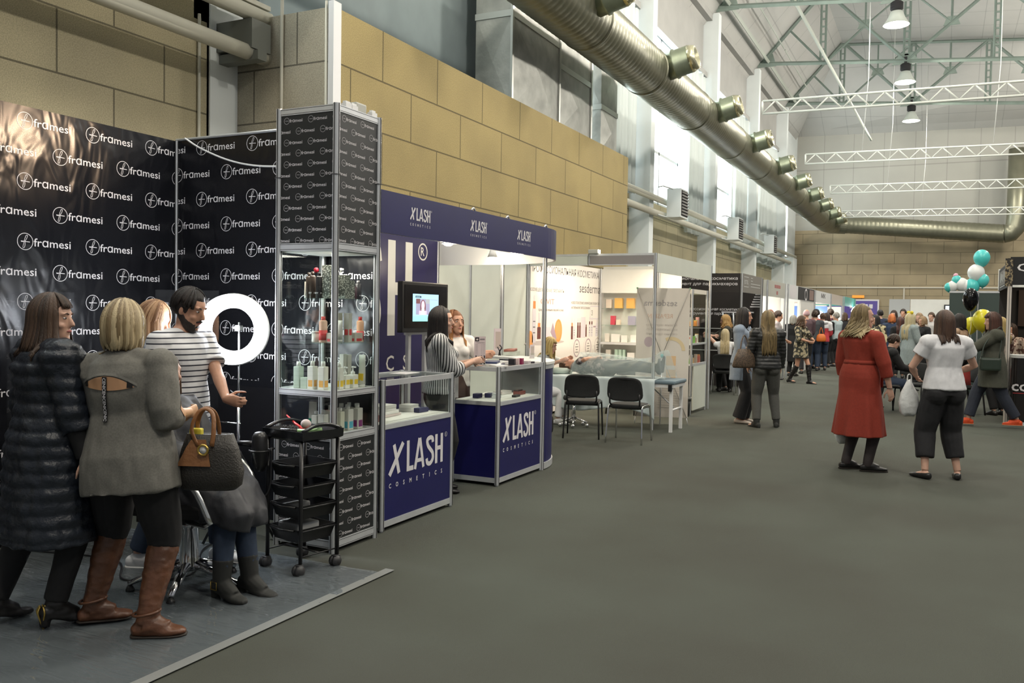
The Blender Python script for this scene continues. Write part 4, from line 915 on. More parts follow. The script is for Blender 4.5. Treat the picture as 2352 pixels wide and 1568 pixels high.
def spot(x, y, z, rz, label, e=14, col=(1, .84, .62), tgt=(0, 0, -1)):
    t = thing('spot_lamp', label, 'spot lamp', (x, y, z), rz, group='booth spot lamps')
    MB().tube([(.22, 0, .16), (.1, 0, .16), (.03, 0, .06)], .009, 8).build('arm', white_plastic, t)
    MB().lathe([(.02, .06), (.03, .05), (.035, -.0), (.058, -.06), (.055, -.06), (.03, 0)], n=18).build('shade', white_plastic, t)
    MB().ell((0, 0, -.045), (.05, .05, .035)).build('bulb', mat('warm bulb glow', (1, .86, .66), .5, emit=30), t)
    lamp('POINT', (x, y, z-.16), e, col, .06)
spot(-3.83, 6.50, 2.24, 0, 'spot lamp glowing under the blue fascia in the middle', 9)
spot(-3.80, 7.78, 2.24, 0, 'spot lamp glowing under the blue fascia by its far end', 8)
spot(-4.6, 8.8, 2.28, 1.57, 'spot lamp inside the rounded corner of the blue fascia', 5)
# back wall of the blue booth
M = face_x(-5.44, 0, 0); mb = MB().box((-5.46, 5.11, 0), (-5.44, 8.98, 2.45)); ST = .145; LH, LZ = 1.05, 1.322
def bl(pts, w=ST): line2(mb, pts, w, M, 1)
bl([(8.017, LZ), (8.017, LZ+LH)]); bl([(8.362, LZ), (8.362, LZ+LH)]); bl([(8.09, 1.841), (8.29, 1.841)], .14)
p = [(7.76, 2.12), (7.72, 2.27), (7.6, 2.3), (7.46, 2.22), (7.47, 2.02), (7.6, 1.87), (7.72, 1.72), (7.74, 1.5), (7.6, 1.38), (7.47, 1.42), (7.43, 1.57)]
line2(mb, bez([(a, b, 0) for a, b in p], 40), ST, M, 1)
bl([(6.86, LZ), (7.04, LZ+LH)]); bl([(7.25, LZ), (7.07, LZ+LH)]); bl([(6.95, 1.62), (7.17, 1.62)], .12); bl([(6.45, LZ), (6.45, LZ+LH)]); bl([(6.4, LZ+.07), (6.7, LZ+.07)]); bl([(5.75, LZ), (6.2, LZ+LH)]); bl([(5.95, LZ+LH), (6.1, LZ)])
disc2(mb, (8.655, 2.285), .092, .092, M, 1, ring=.018); write(mb, 'R', M @ T(8.61, 2.24, 0), .14, 1, bold=.01)
for k, c in enumerate('COSMETICS'): write(mb, c, M @ T(8.02-(7-k)*.335-.09, .935, 0), .24, 1, bold=.006)
o = mb.build('banner_wall', [blue_d, cream_p], None, label='dark blue back wall of the booth with giant cream letter H and small capitals', category='banner')
mb = MB(); post(mb, -5.45, 9.0, 0, 2.45); mb.build('post', POSTM, o)
wl = thing('booth_wall', 'plain pale green grey wall panels between the blue booth and the white skincare banner', 'booth wall', (-5.5, 9.0, 0))
for k in range(3):
    y = .02+k*.9; MB().box((-.006, y, .06), (.006, y+.86, 2.4)).build('panel', grey_panel, wl); mb = MB(); post(mb, 0, y+.88, 0, 2.45); mb.build('post', POSTM, wl)
MB().box((-.012, .0, 2.4), (.012, 2.66, 2.45)).build('rail', alu, wl); MB().box((-.012, .0, .01), (.012, 2.66, .06)).build('rail', alu, wl)
# television on its stand
tv = thing('television', 'television on an aluminium stand before the blue wall, playing a video of a woman', 'television', (-4.92, 7.86, 0))
M = face_x(.0362, 0, 0); mb = MB().box((-.035, -.45, 1.375), (.03, .45, 1.90), bev=.008); mb.build('casing', black_plastic, tv)
scrn = mat('dark screen', (.012, .012, .013), .12)
MB().box((.029, -.415, 1.425), (.0345, .415, 1.865)).build('screen', scrn, tv)
def glow(nm, c, e=.8): return mat(nm, c, .4, emit=e)
mb = MB(); rect2(mb, -.27, 1.49, .24, 1.775, M, 0, 0); mb.add([], [])
rect2(mb, -.22, 1.735, -.11, 1.755, M, 3, .0006); rect2(mb, -.21, 1.741, -.13, 1.747, M, 0, .001)
rect2(mb, -.21, 1.56, .06, 1.725, M, 2, .0006)
rect2(mb, -.21, 1.675, -.13, 1.725, M, 5, .0009); rect2(mb, -.02, 1.675, .06, 1.725, M, 6, .0009); rect2(mb, .07, 1.715, .22, 1.72, M, 2, .0008); rect2(mb, -.27, 1.49, .24, 1.545, M, 7, .0005)
disc2(mb, (-.075, 1.64), .055, .075, M, 5, .0012); disc2(mb, (-.075, 1.655), .033, .05, M, 4, .0015); rect2(mb, -.15, 1.56, 0, 1.60, M, 4, .0014); rect2(mb, -.105, 1.56, -.045, 1.62, M, 1, .0016)
mb.build('picture', [glow('screen white blue', (.35, .62, .85), .75), glow('screen white', (.8, .75, .85), .8), glow('screen grey lilac', (.3, .3, .45), .7), glow('screen black', (.01, .02, .05), .3), glow('screen skin', (.75, .5, .66), .8), glow('screen brown', (.16, .07, .08), .6), glow('screen grey', (.35, .4, .45), .6), glow('screen mint', (.3, .75, .72), .75)], tv)
for y in (-.2, .12): MB().box((-.08, y-.025, .02), (-.04, y+.025, 1.75), bev=.004).build('upright', alu, tv)
MB().box((-.3, -.4, 0), (.15, .34, .025), bev=.005).build('base', alu, tv); MB().box((-.05, -.3, 1.35), (-.02, .25, 1.39)).build('bracket', alu, tv)
# things in and on the counters
def small_box(x, y, z, w, d, h, col, label, group, rz=0, name='cosmetic_box', cat='box', bev=.002):
    o = MB().box((-w/2, -d/2, 0), (w/2, d/2, h), bev=bev).build(name, mat('box %s' % (col,), col, .45), None, label=label, category=cat); o['group'] = group; o.location = (x, y, z+.001); o.rotation_euler = (0, 0, rz); return o
G1 = 'cosmetic boxes inside the blue counters'
navy, dred, wht = (.03, .03, .10), (.16, .03, .03), (.76, .74, .71)
for x, y, z, w, d, h, c, l, rz in ((-3.90, 5.62, .777, .20, .30, .018, (.62,.52,.50), 'wide pink tray under the white boxes in the left counter', .1), (-3.88, 5.60, .796, .16, .26, .022, wht, 'white flat box second from the bottom of the pile in the left counter', .05), (-3.89, 5.58, .819, .15, .25, .024, wht, 'white flat box third in the pile in the left counter', -.05), (-3.88, 5.58, .844, .15, .24, .022, wht, 'white flat box on top of the pile in the left counter', .02), (-3.97, 5.82, .777, .10, .05, .02, (.02,.02,.02), 'small black box behind the white pile in the left counter', .3),
    (-3.78, 6.02, .777, .055, .13, .035, navy, 'navy blue flat box at the right of the left counter', -.05), (-3.90, 6.03, .777, .12, .13, .03, wht, 'white flat box behind the navy box, lower of two', 0), (-3.90, 6.02, .808, .11, .13, .025, wht, 'white flat box behind the navy box, upper of two', .04), (-3.71, 5.28, .777, .05, .07, .05, dred, 'dark red box at the left end of the left counter', 0),
    (-3.97, 7.33, .777, .06, .10, .04, navy, 'navy blue box in the middle counter, left one of two', .1), (-3.90, 7.44, .777, .06, .10, .04, navy, 'navy blue box in the middle counter, right one of two', .1), (-3.98, 7.62, .777, .16, .22, .02, wht, 'white leaflet box behind the navy boxes in the middle counter', .2), (-3.95, 7.82, .777, .10, .22, .03, wht, 'long white box at the back of the middle counter', 0),
    (-3.80, 7.40, .777, .07, .10, .025, (.6,.62,.62), 'small clear case at the front of the middle counter', .2), (-3.82, 7.42, .803, .05, .09, .02, (.62,.64,.64), 'small clear case lying on the other one in the middle counter', .2), (-3.70, 7.62, .777, .04, .12, .02, (.02,.02,.02), 'black slim case at the front glass of the middle counter', .05), (-3.78, 7.86, .777, .07, .14, .035, (.22,.06,.05), 'brown red box at the right of the middle counter, lower', 0), (-3.79, 7.85, .813, .05, .12, .012, (.05,.03,.03), 'black brush case lying on the brown red box', .05)):
    small_box(x, y, z, w, d, h, c, l, G1, rz)
G2 = 'leaflets and boxes on the counter tops'
for x, y, z, w, d, h, c, l, rz in ((-3.88, 5.34, 1.09, .16, .22, .02, (.03,.035,.09), 'dark blue booklet on the left counter top beside the cabinet', .4), (-3.78, 5.30, 1.09, .05, .16, .012, (.35,.32,.32), 'grey brochure on the left counter top in front of the booklet', -.3), (-3.90, 5.95, 1.09, .15, .25, .004, (.78,.76,.77), 'white sheet of paper on the left counter top', .1),
    (-3.84, 7.34, 1.09, .20, .27, .022, wht, 'white pile of leaflets under the navy booklet on the middle counter', .35), (-3.85, 7.34, 1.113, .17, .25, .02, (.03,.045,.11), 'navy booklet with round edges on the leaflets on the middle counter', .35), (-3.70, 7.22, 1.09, .12, .2, .018, wht, 'white leaflets at the front edge of the middle counter', .9), (-3.68, 7.29, 1.109, .03, .05, .01, (.05,.05,.09), 'tiny dark box on the front leaflets of the middle counter', .3),
    (-3.72, 7.56, 1.09, .06, .055, .06, (.015,.015,.02), 'black cube box on the middle counter', .2), (-3.71, 7.63, 1.09, .06, .04, .06, (.70,.52,.50), 'pink cube box between the black and the red one', .2), (-3.70, 7.70, 1.09, .06, .06, .06, (.25,.02,.08), 'dark red cube box on the middle counter', .2), (-3.85, 7.62, 1.09, .08, .14, .03, wht, 'white low box behind the cube boxes on the middle counter', .1), (-3.69, 7.83, 1.09, .06, .08, .03, (.55,.5,.5), 'grey low box near the right end of the middle counter', .1), (-3.68, 7.92, 1.09, .03, .07, .02, (.04,.03,.04), 'dark slim box at the right end of the middle counter', -.2)):
    small_box(x, y, z, w, d, h, c, l, G2, rz)
def stand(x, y, z, w, h, rz, label, lines):
    t = thing('leaflet_stand', label, 'leaflet stand', (x, y, z), rz)
    mb = MB().box((-.003, -w/2, 0), (.003, w/2, h)); M = face_x(.0035, 0, 0)
    if lines:
        rect2(mb, -w*.45, h*.84, -w*.1, h*.97, M, 2); rect2(mb, -w*.36, h*.87, -w*.18, h*.93, M, 0, .002); rect2(mb, -w*.02, h*.885, w*.4, h*.925, M, 1)
        rect2(mb, -w*.36, h*.785, w*.42, h*.795, M, 1)
        for k in range(8): rect2(mb, -w*.42, h*(.72-k*.05), -w*.2, h*(.727-k*.05), M, 1); rect2(mb, w*.12, h*(.72-k*.05), w*.2, h*(.727-k*.05), M, 1); rect2(mb, w*.28, h*(.72-k*.05), w*.42, h*(.727-k*.05), M, 1)
        for k, c in ((-.35, 2), (-.08, 3), (.12, 2), (.4, 2)): rect2(mb, w*(k-.05), h*.07, w*(k+.05), h*.36, M, c)
    else: rect2(mb, -w*.32, h*.25, w*.38, h*.88, M, 3)
    mb.build('leaflet', [mat('pinkish paper', (.70, .60, .62), .6), mat('grey print', (.25, .22, .24), .6), mat('black print', (.01, .01, .012), .3), mat('soft print', (.5, .42, .38), .6)], t)
    MB().box((-.02, -w/2-.004, 0), (.02, w/2+.004, .012)).box((.006, -w/2-.004, .01), (.009, w/2+.004, .06)).build('acrylic_foot', clear, t); return t
stand(-3.86, 7.16, 1.09, .11, .28, -.75, 'price list with black bars in an acrylic stand at the left of the middle counter', True)
stand(-4.62, 9.0, 1.1, .10, .31, -.55, 'pale leaflet in an upright holder at the back of the rounded counter', False)
stand(-4.0, 8.62, 1.1, .06, .15, -.5, 'small white card with black bar standing on the rounded counter', False)
t = thing('sample_tray', 'clear tray of brown samples on the rounded counter', 'tray', (-4.45, 9.0, 1.1), .3); MB().box((-.09, -.14, 0), (.09, .14, .05)).build('acrylic_tray', clear, t)
for k in range(6): MB().cyl((-.06, -.11+k*.044, .06), (.06, -.11+k*.044, .07), .016, n=10).build('sample', mat('brown sample', (.30, .11, .08), .4), t)
t = thing('lash_curler', 'black and steel scissor tool standing by the sample tray', 'tool', (-4.56, 8.92, 1.1)); MB().tube(bez([(0,0,.0), (.01,0,.05), (.03,.01,.09), (0,.02,.12)], 10), .008, 8).tube([(.02,.0,.0), (0,.01,.06), (-.02, .0, .1)], .007, 8).build('tool_handle', black_plastic, t)

# ------------------------------------------------------------------ third booth: white skincare banner, massage table
warm_w = mat('warm white banner', (.76, .72, .68), .5)
txt_d = mat('dark grey print', (.09, .08, .085), .6); txt_o = mat('salmon print', (.62, .22, .16), .6)
pk = [warm_w, txt_d, txt_o, mat('amber print', (.62, .22, .05), .5), mat('dark red bottle print', (.13, .025, .02), .5), mat('pale lilac print', (.62, .58, .62), .5), mat('mauve print', (.38, .27, .33), .5), mat('orange fruit print', (.75, .33, .10), .5), mat('soft shadow print', (.52, .45, .43), .6)]
M = face_x(-5.488, 0, 0); mb = MB().box((-5.51, 11.66, .04), (-5.488, 14.93, 2.40))
def w_(b, y, z, h, width=None, mi=1, bold=0): write(mb, b, M @ T(y, z, 0), h, mi, width=width, bold=bold)
w_('ПРОФЕССИОНАЛЬНАЯ КОСМЕТИКА', 11.71, 2.215, .155, 2.88); w_('sesderma', 13.68, 1.955, .235, .99); w_('x', 14.66, 2.13, .14, .09, bold=.03)
w_('КОСМЕЦЕВТИЧЕСКИЕ ПРЕПАРАТЫ', 11.71, 1.925, .07, 1.31); w_('C-VIT', 12.10, 1.735, .12, .53, 2); w_('придаёт сияние вашей коже', 12.03, 1.63, .055, .97)
w_('НОВОЕ ПОКОЛЕНИЕ ХИМИЧЕСКИХ ПИЛИНГОВ С', 13.33, 1.755, .06, 1.35); w_('АКТИВНЫМИ ЛИПОСОМАМИ', 13.33, 1.675, .055, .84)
def pbottle(y, z0, z1, w, body, cap, neck=.62):
    h = z1-z0; rect2(mb, y-w/2, z0, y+w/2, z0+h*neck, M, body); rect2(mb, y-w*.34, z0+h*neck, y+w*.34, z0+h*(neck+.16), M, cap, .0014); rect2(mb, y-w*.16, z0+h*(neck+.16), y+w*.16, z1, M, 5, .0012)
    for k in range(3): rect2(mb, y-w*.3, z0+h*(.2+.12*k), y+w*.3, z0+h*(.22+.12*k), M, 1, .0018)
disc2(mb, (12.3, 1.14), .75, .035, M, 8, .0008); pbottle(11.88, 1.15, 1.86, .13, 5, 3, .72); pbottle(12.06, 1.2, 1.6, .13, 4, 3, .45)
disc2(mb, (12.81, 1.32), .15, .185, M, 7, .0014); disc2(mb, (12.80, 1.32), .12, .16, M, 3, .0016, ring=.012); rect2(mb, 12.32, 1.15, 12.5, 1.38, M, 5); mb.add([(12.5,1.3,.002),(12.58,1.45,.002),(12.74,1.2,.002),(12.68,1.14,.002)], [(3,2,1,0)], 6, M); disc2(mb, (11.75, 1.2), .1, .13, M, 7, .0012)
for y, z0, z1, w, b, c in ((13.38, 1.17, 1.52, .08, 4, 3), (13.48, 1.17, 1.5, .07, 5, 5), (13.64, 1.19, 1.52, .07, 4, 4), (13.73, 1.19, 1.52, .07, 4, 4), (14.02, 1.2, 1.47, .06, 4, 4), (14.18, 1.2, 1.54, .08, 5, 4), (14.29, 1.2, 1.54, .08, 5, 4), (14.53, 1.2, 1.5, .12, 5, 5), (14.7, 1.2, 1.52, .14, 5, 5)): pbottle(y, z0, z1, w, b, c)
rect2(mb, 13.78, 1.19, 13.98, 1.54, M, 5); rect2(mb, 14.2, 1.5, 14.64, 1.74, M, 5, .0008); rect2(mb, 14.22, 1.52, 14.62, 1.72, M, 0, .001); w_('З', 14.25, 1.57, .12, .07); rect2(mb, 14.36, 1.36, 14.48, 1.385, M, 6, .002)
for y, z, c in ((13.605, 1.018, 6), (14.13, 1.02, 6), (14.58, 1.03, 8)):
    disc2(mb, (y, z), .135, .14, M, c, ring=.018)
    for k in range(4): rect2(mb, y-.04-.03*(k % 2), z+.06-k*.045, y+.04+.03*(k % 2), z+.07-k*.045, M, 1)
t = mb.build('banner_wall', pk, None, label='white skincare banner wall with dark Cyrillic headline and bottle pictures', category='banner')
mb = MB(); post(mb, -5.49, 11.63, 0, 2.45); mb.build('post', POSTM, t); mb = MB(); post(mb, -5.49, 14.95, 0, 2.45); mb.build('post', POSTM, t)
# frame round the booth
fr3 = thing('open_booth', 'aluminium frame with grey header boards round the white skincare booth', 'booth', (-3.56, 11.66, 0))
mb = MB(); post(mb, 0, 0, 0, 2.45); mb.build('post', POSTM, fr3); mb = MB(); post(mb, 0, 3.2, 0, 2.45); mb.build('post', POSTM, fr3); mb = MB(); post(mb, -.98, 0, 2.285, 2.45, .016); mb.build('hanging_post', POSTM, fr3)
MB().box((-.96, -.012, 2.30), (-.02, .012, 2.42)).build('header_board', mat('mauve grey board', (.33, .31, .31), .35, .5), fr3); MB().box((-1.93, -.012, 2.30), (-1.0, .012, 2.42)).build('header_board', grey_panel, fr3); MB().box((-1.93, -.014, 2.42), (0, .014, 2.45)).box((-1.93, -.014, 2.285), (0, .014, 2.30)).build('header_rail', alu, fr3)
MB().box((-.012, .02, 2.19), (.012, 3.18, 2.45)).build('header_board', grey_panel, fr3)
MB().box((-1.94, 3.19, .02), (-.5, 3.21, 2.45)).build('end_wall', white_panel, fr3); mb = MB(); post(mb, -.9, 3.17, 0, 2.45, .016); post(mb, -.92, 3.14, 0, 2.45, .012); mb.build('post', POSTM, fr3)
t = thing('flood_lamp', 'small flood lamp clamped on top of the skincare booth frame', 'flood lamp', (-4.45, 11.66, 2.451)); MB().box((-.09, -.05, .0), (.06, .05, .06), bev=.012).build('housing', mat('lamp housing', (.45, .45, .4), .5), t); MB().box((.06, -.04, .01), (.066, .04, .055)).build('lens', mat('warm bulb glow', (1, .86, .66), .5, emit=30), t)
for x, y, e in ((-4.6, 13.0, 60), (-4.1, 14.2, 30), (-5.0, 12.3, 22)): lamp('AREA', (x, y, 2.42), e*.42, (1, .82, .60), .5, (x-.15, y+.1, 0))
# wall cabinet with shelves
cb = thing('shelf_cabinet', 'white cabinet with glass shelves of cosmetics at the end wall of the skincare booth', 'cabinet', (-5.45, 14.6, 0))
for x in (0, .98): mb = MB(); post(mb, x, 0, 0, 2.4, .018); mb.build('post', POSTM, cb)
MB().box((.02, -.01, 1.97), (.96, .01, 2.38)).build('header_board', white_panel, cb); MB().box((0, .3, .02), (.98, .31, 2.38)).build('back_panel', mat('bluish grey back', (.52, .58, .56), .6), cb)
for z, m_ in ((1.70, shelf_glass), (1.405, shelf_glass), (1.10, white_panel), (.80, white_panel)): MB().box((.01, 0, z-.012), (.97, .29, z)).build('shelf', m_, cb)
MB().box((.02, -.012, 1.06), (.96, .012, 1.1)).box((.02, -.012, .76), (.96, .012, .8)).build('rail', alu, cb); MB().box((.02, -.008, .05), (.96, .008, .76)).build('door', white_panel, cb)
G3 = 'cosmetics in the cabinet of the skincare booth'; k = 0
for x, z, w, h, c, l in ((.30, 1.702, .14, .18, (.75,.45,.12), 'orange topped carton on the highest shelf, left'), (.52, 1.702, .14, .18, (.75,.40,.10), 'orange topped carton on the highest shelf, right'), (.2, 1.407, .08, .16, (.60,.06,.10), 'red carton on the second shelf'), (.3, 1.407, .07, .09, (.75,.62,.5), 'small cream carton beside the red one'), (.55, 1.407, .13, .16, (.33,.32,.42), 'lilac grey carton on the second shelf'), (.26, 1.102, .16, .14, wht, 'white carton pile at left on the third shelf'), (.42, 1.102, .11, .12, wht, 'white carton in the middle of the third shelf'), (.6, 1.102, .12, .13, wht, 'white carton at right on the third shelf'), (.28, .802, .06, .17, (.45,.62,.52), 'mint bottle box at left on the lowest shelf'), (.35, .802, .06, .17, (.45,.62,.52), 'mint bottle box second on the lowest shelf'), (.42, .802, .05, .17, (.45,.62,.52), 'mint bottle box third on the lowest shelf'), (.55, .802, .13, .12, wht, 'white carton on the lowest shelf'), (.12, 1.702, .1, .16, (.7,.6,.5), 'cream carton at the left end of the highest shelf'), (.1, 1.102, .08, .15, (.7,.66,.6), 'cream carton at the left end of the third shelf'), (.13, .802, .09, .16, (.7,.66,.6), 'cream carton at the left end of the lowest shelf')):
    small_box(-5.45+x, 14.73, z, w, .08, h, c, l, G3, name='cosmetic_carton', cat='carton')
# glass showcase at the front
sh = thing('glass_showcase', 'tall glass showcase full of cosmetics at the right front of the skincare booth', 'showcase', (-4.06, 13.76, 0))
for x in (0, .48):
    for y in (0, .97): mb = MB(); post(mb, x, y, 0, 2.02, .018); mb.build('post', POSTM, sh)
MB().box((0, 0, 1.95), (.48, .97, 2.02)).build('light_box', mat('showcase light box', (.75, .7, .6), .5), sh)
for z, m_ in ((1.585, shelf_glass), (1.42, shelf_glass), (1.14, white_panel), (.80, white_panel)): MB().box((.01, .01, z-.012), (.47, .96, z)).build('shelf', m_, sh)
MB().box((.47, .14, .06), (.49, .95, .78)).build('front_panel', grey_panel, sh); mb = MB(); mb.box((.468, .02, .78), (.492, .95, .82)); mb.box((.468, .02, 1.12), (.492, .95, 1.15)); mb.box((.0, -.012, .79), (.48, .012, .82)); mb.box((.0, -.012, 1.12), (.48, .012, 1.15)); mb.build('rail', alu, sh)
MB().box((.477, .02, .82), (.483, .95, 1.95)).build('glass_pane', clear, sh); MB().box((.02, -.003, .82), (.46, .003, 1.95)).build('glass_pane', clear, sh)
lamp('AREA', (-3.82, 14.25, 1.94), 9, (1, .84, .62), .4, (-3.82, 14.25, 0))
random.seed(5); G4 = 'cosmetics in the glass showcase'
cols = [(.76,.72,.66), (.7,.16,.12), (.75,.4,.15), (.76,.74,.7), (.2,.45,.1), (.72,.25,.05), (.62,.5,.42), (.7,.66,.62), (.5,.2,.22)]
names = {(.76,.72,.66): 'white', (.7,.16,.12): 'red', (.75,.4,.15): 'amber', (.76,.74,.7): 'white', (.2,.45,.1): 'green', (.72,.25,.05): 'orange', (.62,.5,.42): 'beige', (.7,.66,.62): 'pale', (.5,.2,.22): 'wine red'}
for s_, (z, sn) in enumerate(((1.586, 'second'), (1.421, 'third'), (1.141, 'fourth'), (.801, 'lowest'))):
    if s_ == 0: continue
    for k in range(9):
        y = 13.84+k*.098; c = cols[(k*4+s_*3) % 9]; x = -3.68+random.uniform(-.05, .03); h = random.uniform(.08, .15)
        small_box(x, y, z, random.uniform(.04, .06), random.uniform(.045, .07), h, c, '%s carton, %s from the near end of the %s shelf in the glass showcase' % (names[c], ORD[k], sn), G4, name='cosmetic_carton', cat='carton')
        if k < 6: small_box(-3.98+k*.075, 13.83, z, .05, .04, h*.9, cols[(k*2+s_) % 9], '%s carton, %s along the near side of the %s shelf in the showcase' % (names[cols[(k*2+s_) % 9]], ORD[k], sn), G4, name='cosmetic_carton', cat='carton')
# x-banner seen from behind
xb = thing('x_banner_stand', 'white roll-up banner seen from behind with mirrored grey lettering through it', 'banner stand', (-3.66, 12.42, 0), math.radians(14))
M = face_my(0, -.004, 0); mb = MB().box((-.385, -.003, .10), (.385, .003, 1.99))
def wm(b, x, z, h, width, mi): write(mb, b, M @ T(x, z, 0), h, mi, width=width, mirror=True)
wm('sesderma', .20, 1.73, .13, .48, 1); wm('REPASKIN', .14, 1.55, .09, .36, 2)
for k, b in enumerate(('Активная защита кожи', 'восстанавливает до 50%', 'клеточных повреждений')): wm(b, .21, 1.435-k*.065, .05, .45, 3)
disc2(mb, (-.2, 1.2), .065, .075, M, 4); rect2(mb, .06, .68, .2, 1.0, M, 5); rect2(mb, .06, .80, .2, .86, M, 0, .002); rect2(mb, -.03, .7, .06, .97, M, 6, .001)
mb.add([(.2*math.cos(a)+.13, .2*math.sin(a)+1.08, .0015) for a in [PI*.05*k for k in range(14)]] + [(.15*math.cos(a)+.13, .15*math.sin(a)+1.08, .0015) for a in [PI*.05*k for k in range(14)]], [(k, k+1, k+15, k+14) for k in range(13)], 7, M)
for k in range(9): rect2(mb, -.05, .52-k*.035, .28, .525-k*.035, M, 3)
mb.build('banner_sheet', [mat('backlit sheet', (.72, .66, .58), .6), mat('grey show-through', (.36, .33, .32), .7), mat('salmon show-through', (.68, .48, .36), .7), mat('faint show-through', (.58, .52, .46), .7), mat('mauve show-through', (.52, .42, .44), .7), mat('peach show-through', (.74, .50, .28), .7), mat('cream show-through', (.70, .62, .54), .7), mat('yellow show-through', (.72, .58, .35), .7)], xb)
mb = MB(); 
for sx in (-1, 1): mb.tube([(sx*.375, -.012, 1.985), (0, -.06, 1.0)], .005, 6).tube([(0, -.06, 1.0), (sx*.37, -.02, .1)], .005, 6)
mb.build('cross_rod', mat('grey fibre rod', (.35, .33, .3), .5), xb); MB().tube([(0, -.06, 1.0), (-.0, -.28, .01)], .008, 6).build('rear_leg', alu, xb); MB().tube([(-.37, -.015, .1), (-.38, -.06, .0)], .006, 6).tube([(.37, -.015, .1), (.39, -.03, .0)], .006, 6).build('foot', alu, xb); MB().ell((0, -.06, 1.0), (.025, .025, .03)).build('hub', mat('teal hub', (.02, .42, .42), .4), xb)
for sx in (-1, 1): MB().box((sx*.38-.012, -.014, 1.975), (sx*.38+.012, .006, 1.999)).build('corner_clip', mat('green clip', (.25, .45, .25), .5), xb)
# massage table
tb = thing('massage_table', 'folding massage table with white legs under blue disposable sheets', 'massage table', (-4.2, 11.83, 0))
MB().box((-.98, -.31, .655), (.99, .31, .705), bev=.02).build('tabletop', mat('blue grey leatherette', (.16, .22, .26), .45), tb); MB().box((-.96, -.29, .61), (.97, .29, .655)).build('frame', white_plastic, tb)
for x in (-.72, .93):
    for y in (-.26, .24): MB().box((x-.02, y-.02, 0), (x+.02, y+.02, .62)).build('leg', white_plastic, tb)
    MB().tube([(x, -.26, .3), (x, .24, .3)], .014, 8).build('leg_brace', white_plastic, tb)
MB().tube([(.93, -.1, .32), (.6, -.1, .6)], .009, 6).tube([(-.72, -.1, .32), (-.4, -.1, .6)], .009, 6).build('strut', alu, tb); MB().box((.9, -.33, .56), (.95, -.29, .66), bev=.008).build('corner_fitting', black_plastic, tb)
film_b = bpy.data.materials.new('pale blue tissue'); film_b.use_nodes = True
def tissue(m, a, col):
    b = m.node_tree.nodes['Principled BSDF']; b.inputs['Base Color'].default_value = (*col, 1); b.inputs['Alpha'].default_value = a; b.inputs['Roughness'].default_value = .6
tissue(film_b, .93, (.60, .68, .69))
film_c = bpy.data.materials.new('sheer blue tissue'); film_c.use_nodes = True; tissue(film_c, .30, (.56, .66, .64))
def grid_cloth(name, mtl, nx, ny, fn, th=.002, **pr):
    v = [fn(i/nx, j/ny) for i in range(nx+1) for j in range(ny+1)]; f = [(i*(ny+1)+j, (i+1)*(ny+1)+j, (i+1)*(ny+1)+j+1, i*(ny+1)+j+1) for i in range(nx) for j in range(ny)]
    mb = MB(); mb.add(v, f, 0, smooth=True); o = mb.build(name, mtl, None, **pr); 
    if th: s = o.modifiers.new('thickness', 'SOLIDIFY'); s.thickness = th
    return o
def fn(u, v):
    x = -5.12+1.62*u + .05*v*math.sin(u*9); s = v*1.1
    if s < .6: return (x, 12.14-s, .708+.004*math.sin(u*30+v*9))
    d = s-.6; hang = d*(.85+.35*max(0, u-.7)/.3 + .12*math.sin(u*5.3))
    return (x, 11.525-.012-.02*math.sin(u*38+1.5)*min(1, d*4)-.03*math.sin(u*13)*d, .705-hang)
grid_cloth('table_sheet', film_b, 90, 40, fn, label='white disposable sheet hanging down the front of the massage table', category='sheet')
t = thing('stool', 'chrome wheeled stool base under the massage table', 'stool', (-4.62, 11.4, 0))
for k in range(5): a = k*2*PI/5; MB().tube([(0, 0, .14), (math.cos(a)*.2, math.sin(a)*.2, .07)], .013, 8).ell((math.cos(a)*.2, math.sin(a)*.2, .03), (.028, .028, .03)).build('caster_leg', chrome, t)
MB().cyl((0, 0, .1), (0, 0, .38), .022).build('column', chrome, t); MB().lathe([(.15, .38), (.16, .40), (.15, .44), (.02, .45)], n=20).build('seat', black_matt, t)
t = thing('waste_bin', 'black waste bin with liner at the front of the glass showcase', 'bin', (-3.64, 13.55, 0)); MB().lathe([(.10, 0), (.13, .30), (.122, .30), (.095, .01)], n=20).build('bin_body', mat('dark bin', (.02, .022, .02), .4), t); MB().lathe([(.134, .25), (.138, .31), (.12, .30)], n=20).build('liner', mat('liner film', (.05, .055, .05), .35), t)
t = thing('side_table', 'small white table against the end wall of the skincare booth', 'table', (-4.55, 14.15, 0)); MB().box((-.3, -.22, .70), (.3, .22, .73), bev=.004).build('tabletop', white_panel, t)
for x in (-.26, .26):
    for y in (-.18, .18): MB().cyl((x, y, 0), (x, y, .70), .015).build('leg', alu, t)
small_box(-4.4, 14.1, .73, .12, .16, .03, wht, 'white paper pack on the small white table', 'papers on the small white table'); small_box(-4.62, 14.15, .73, .10, .14, .02, (.05, .05, .05), 'black folder on the small white table', 'papers on the small white table')
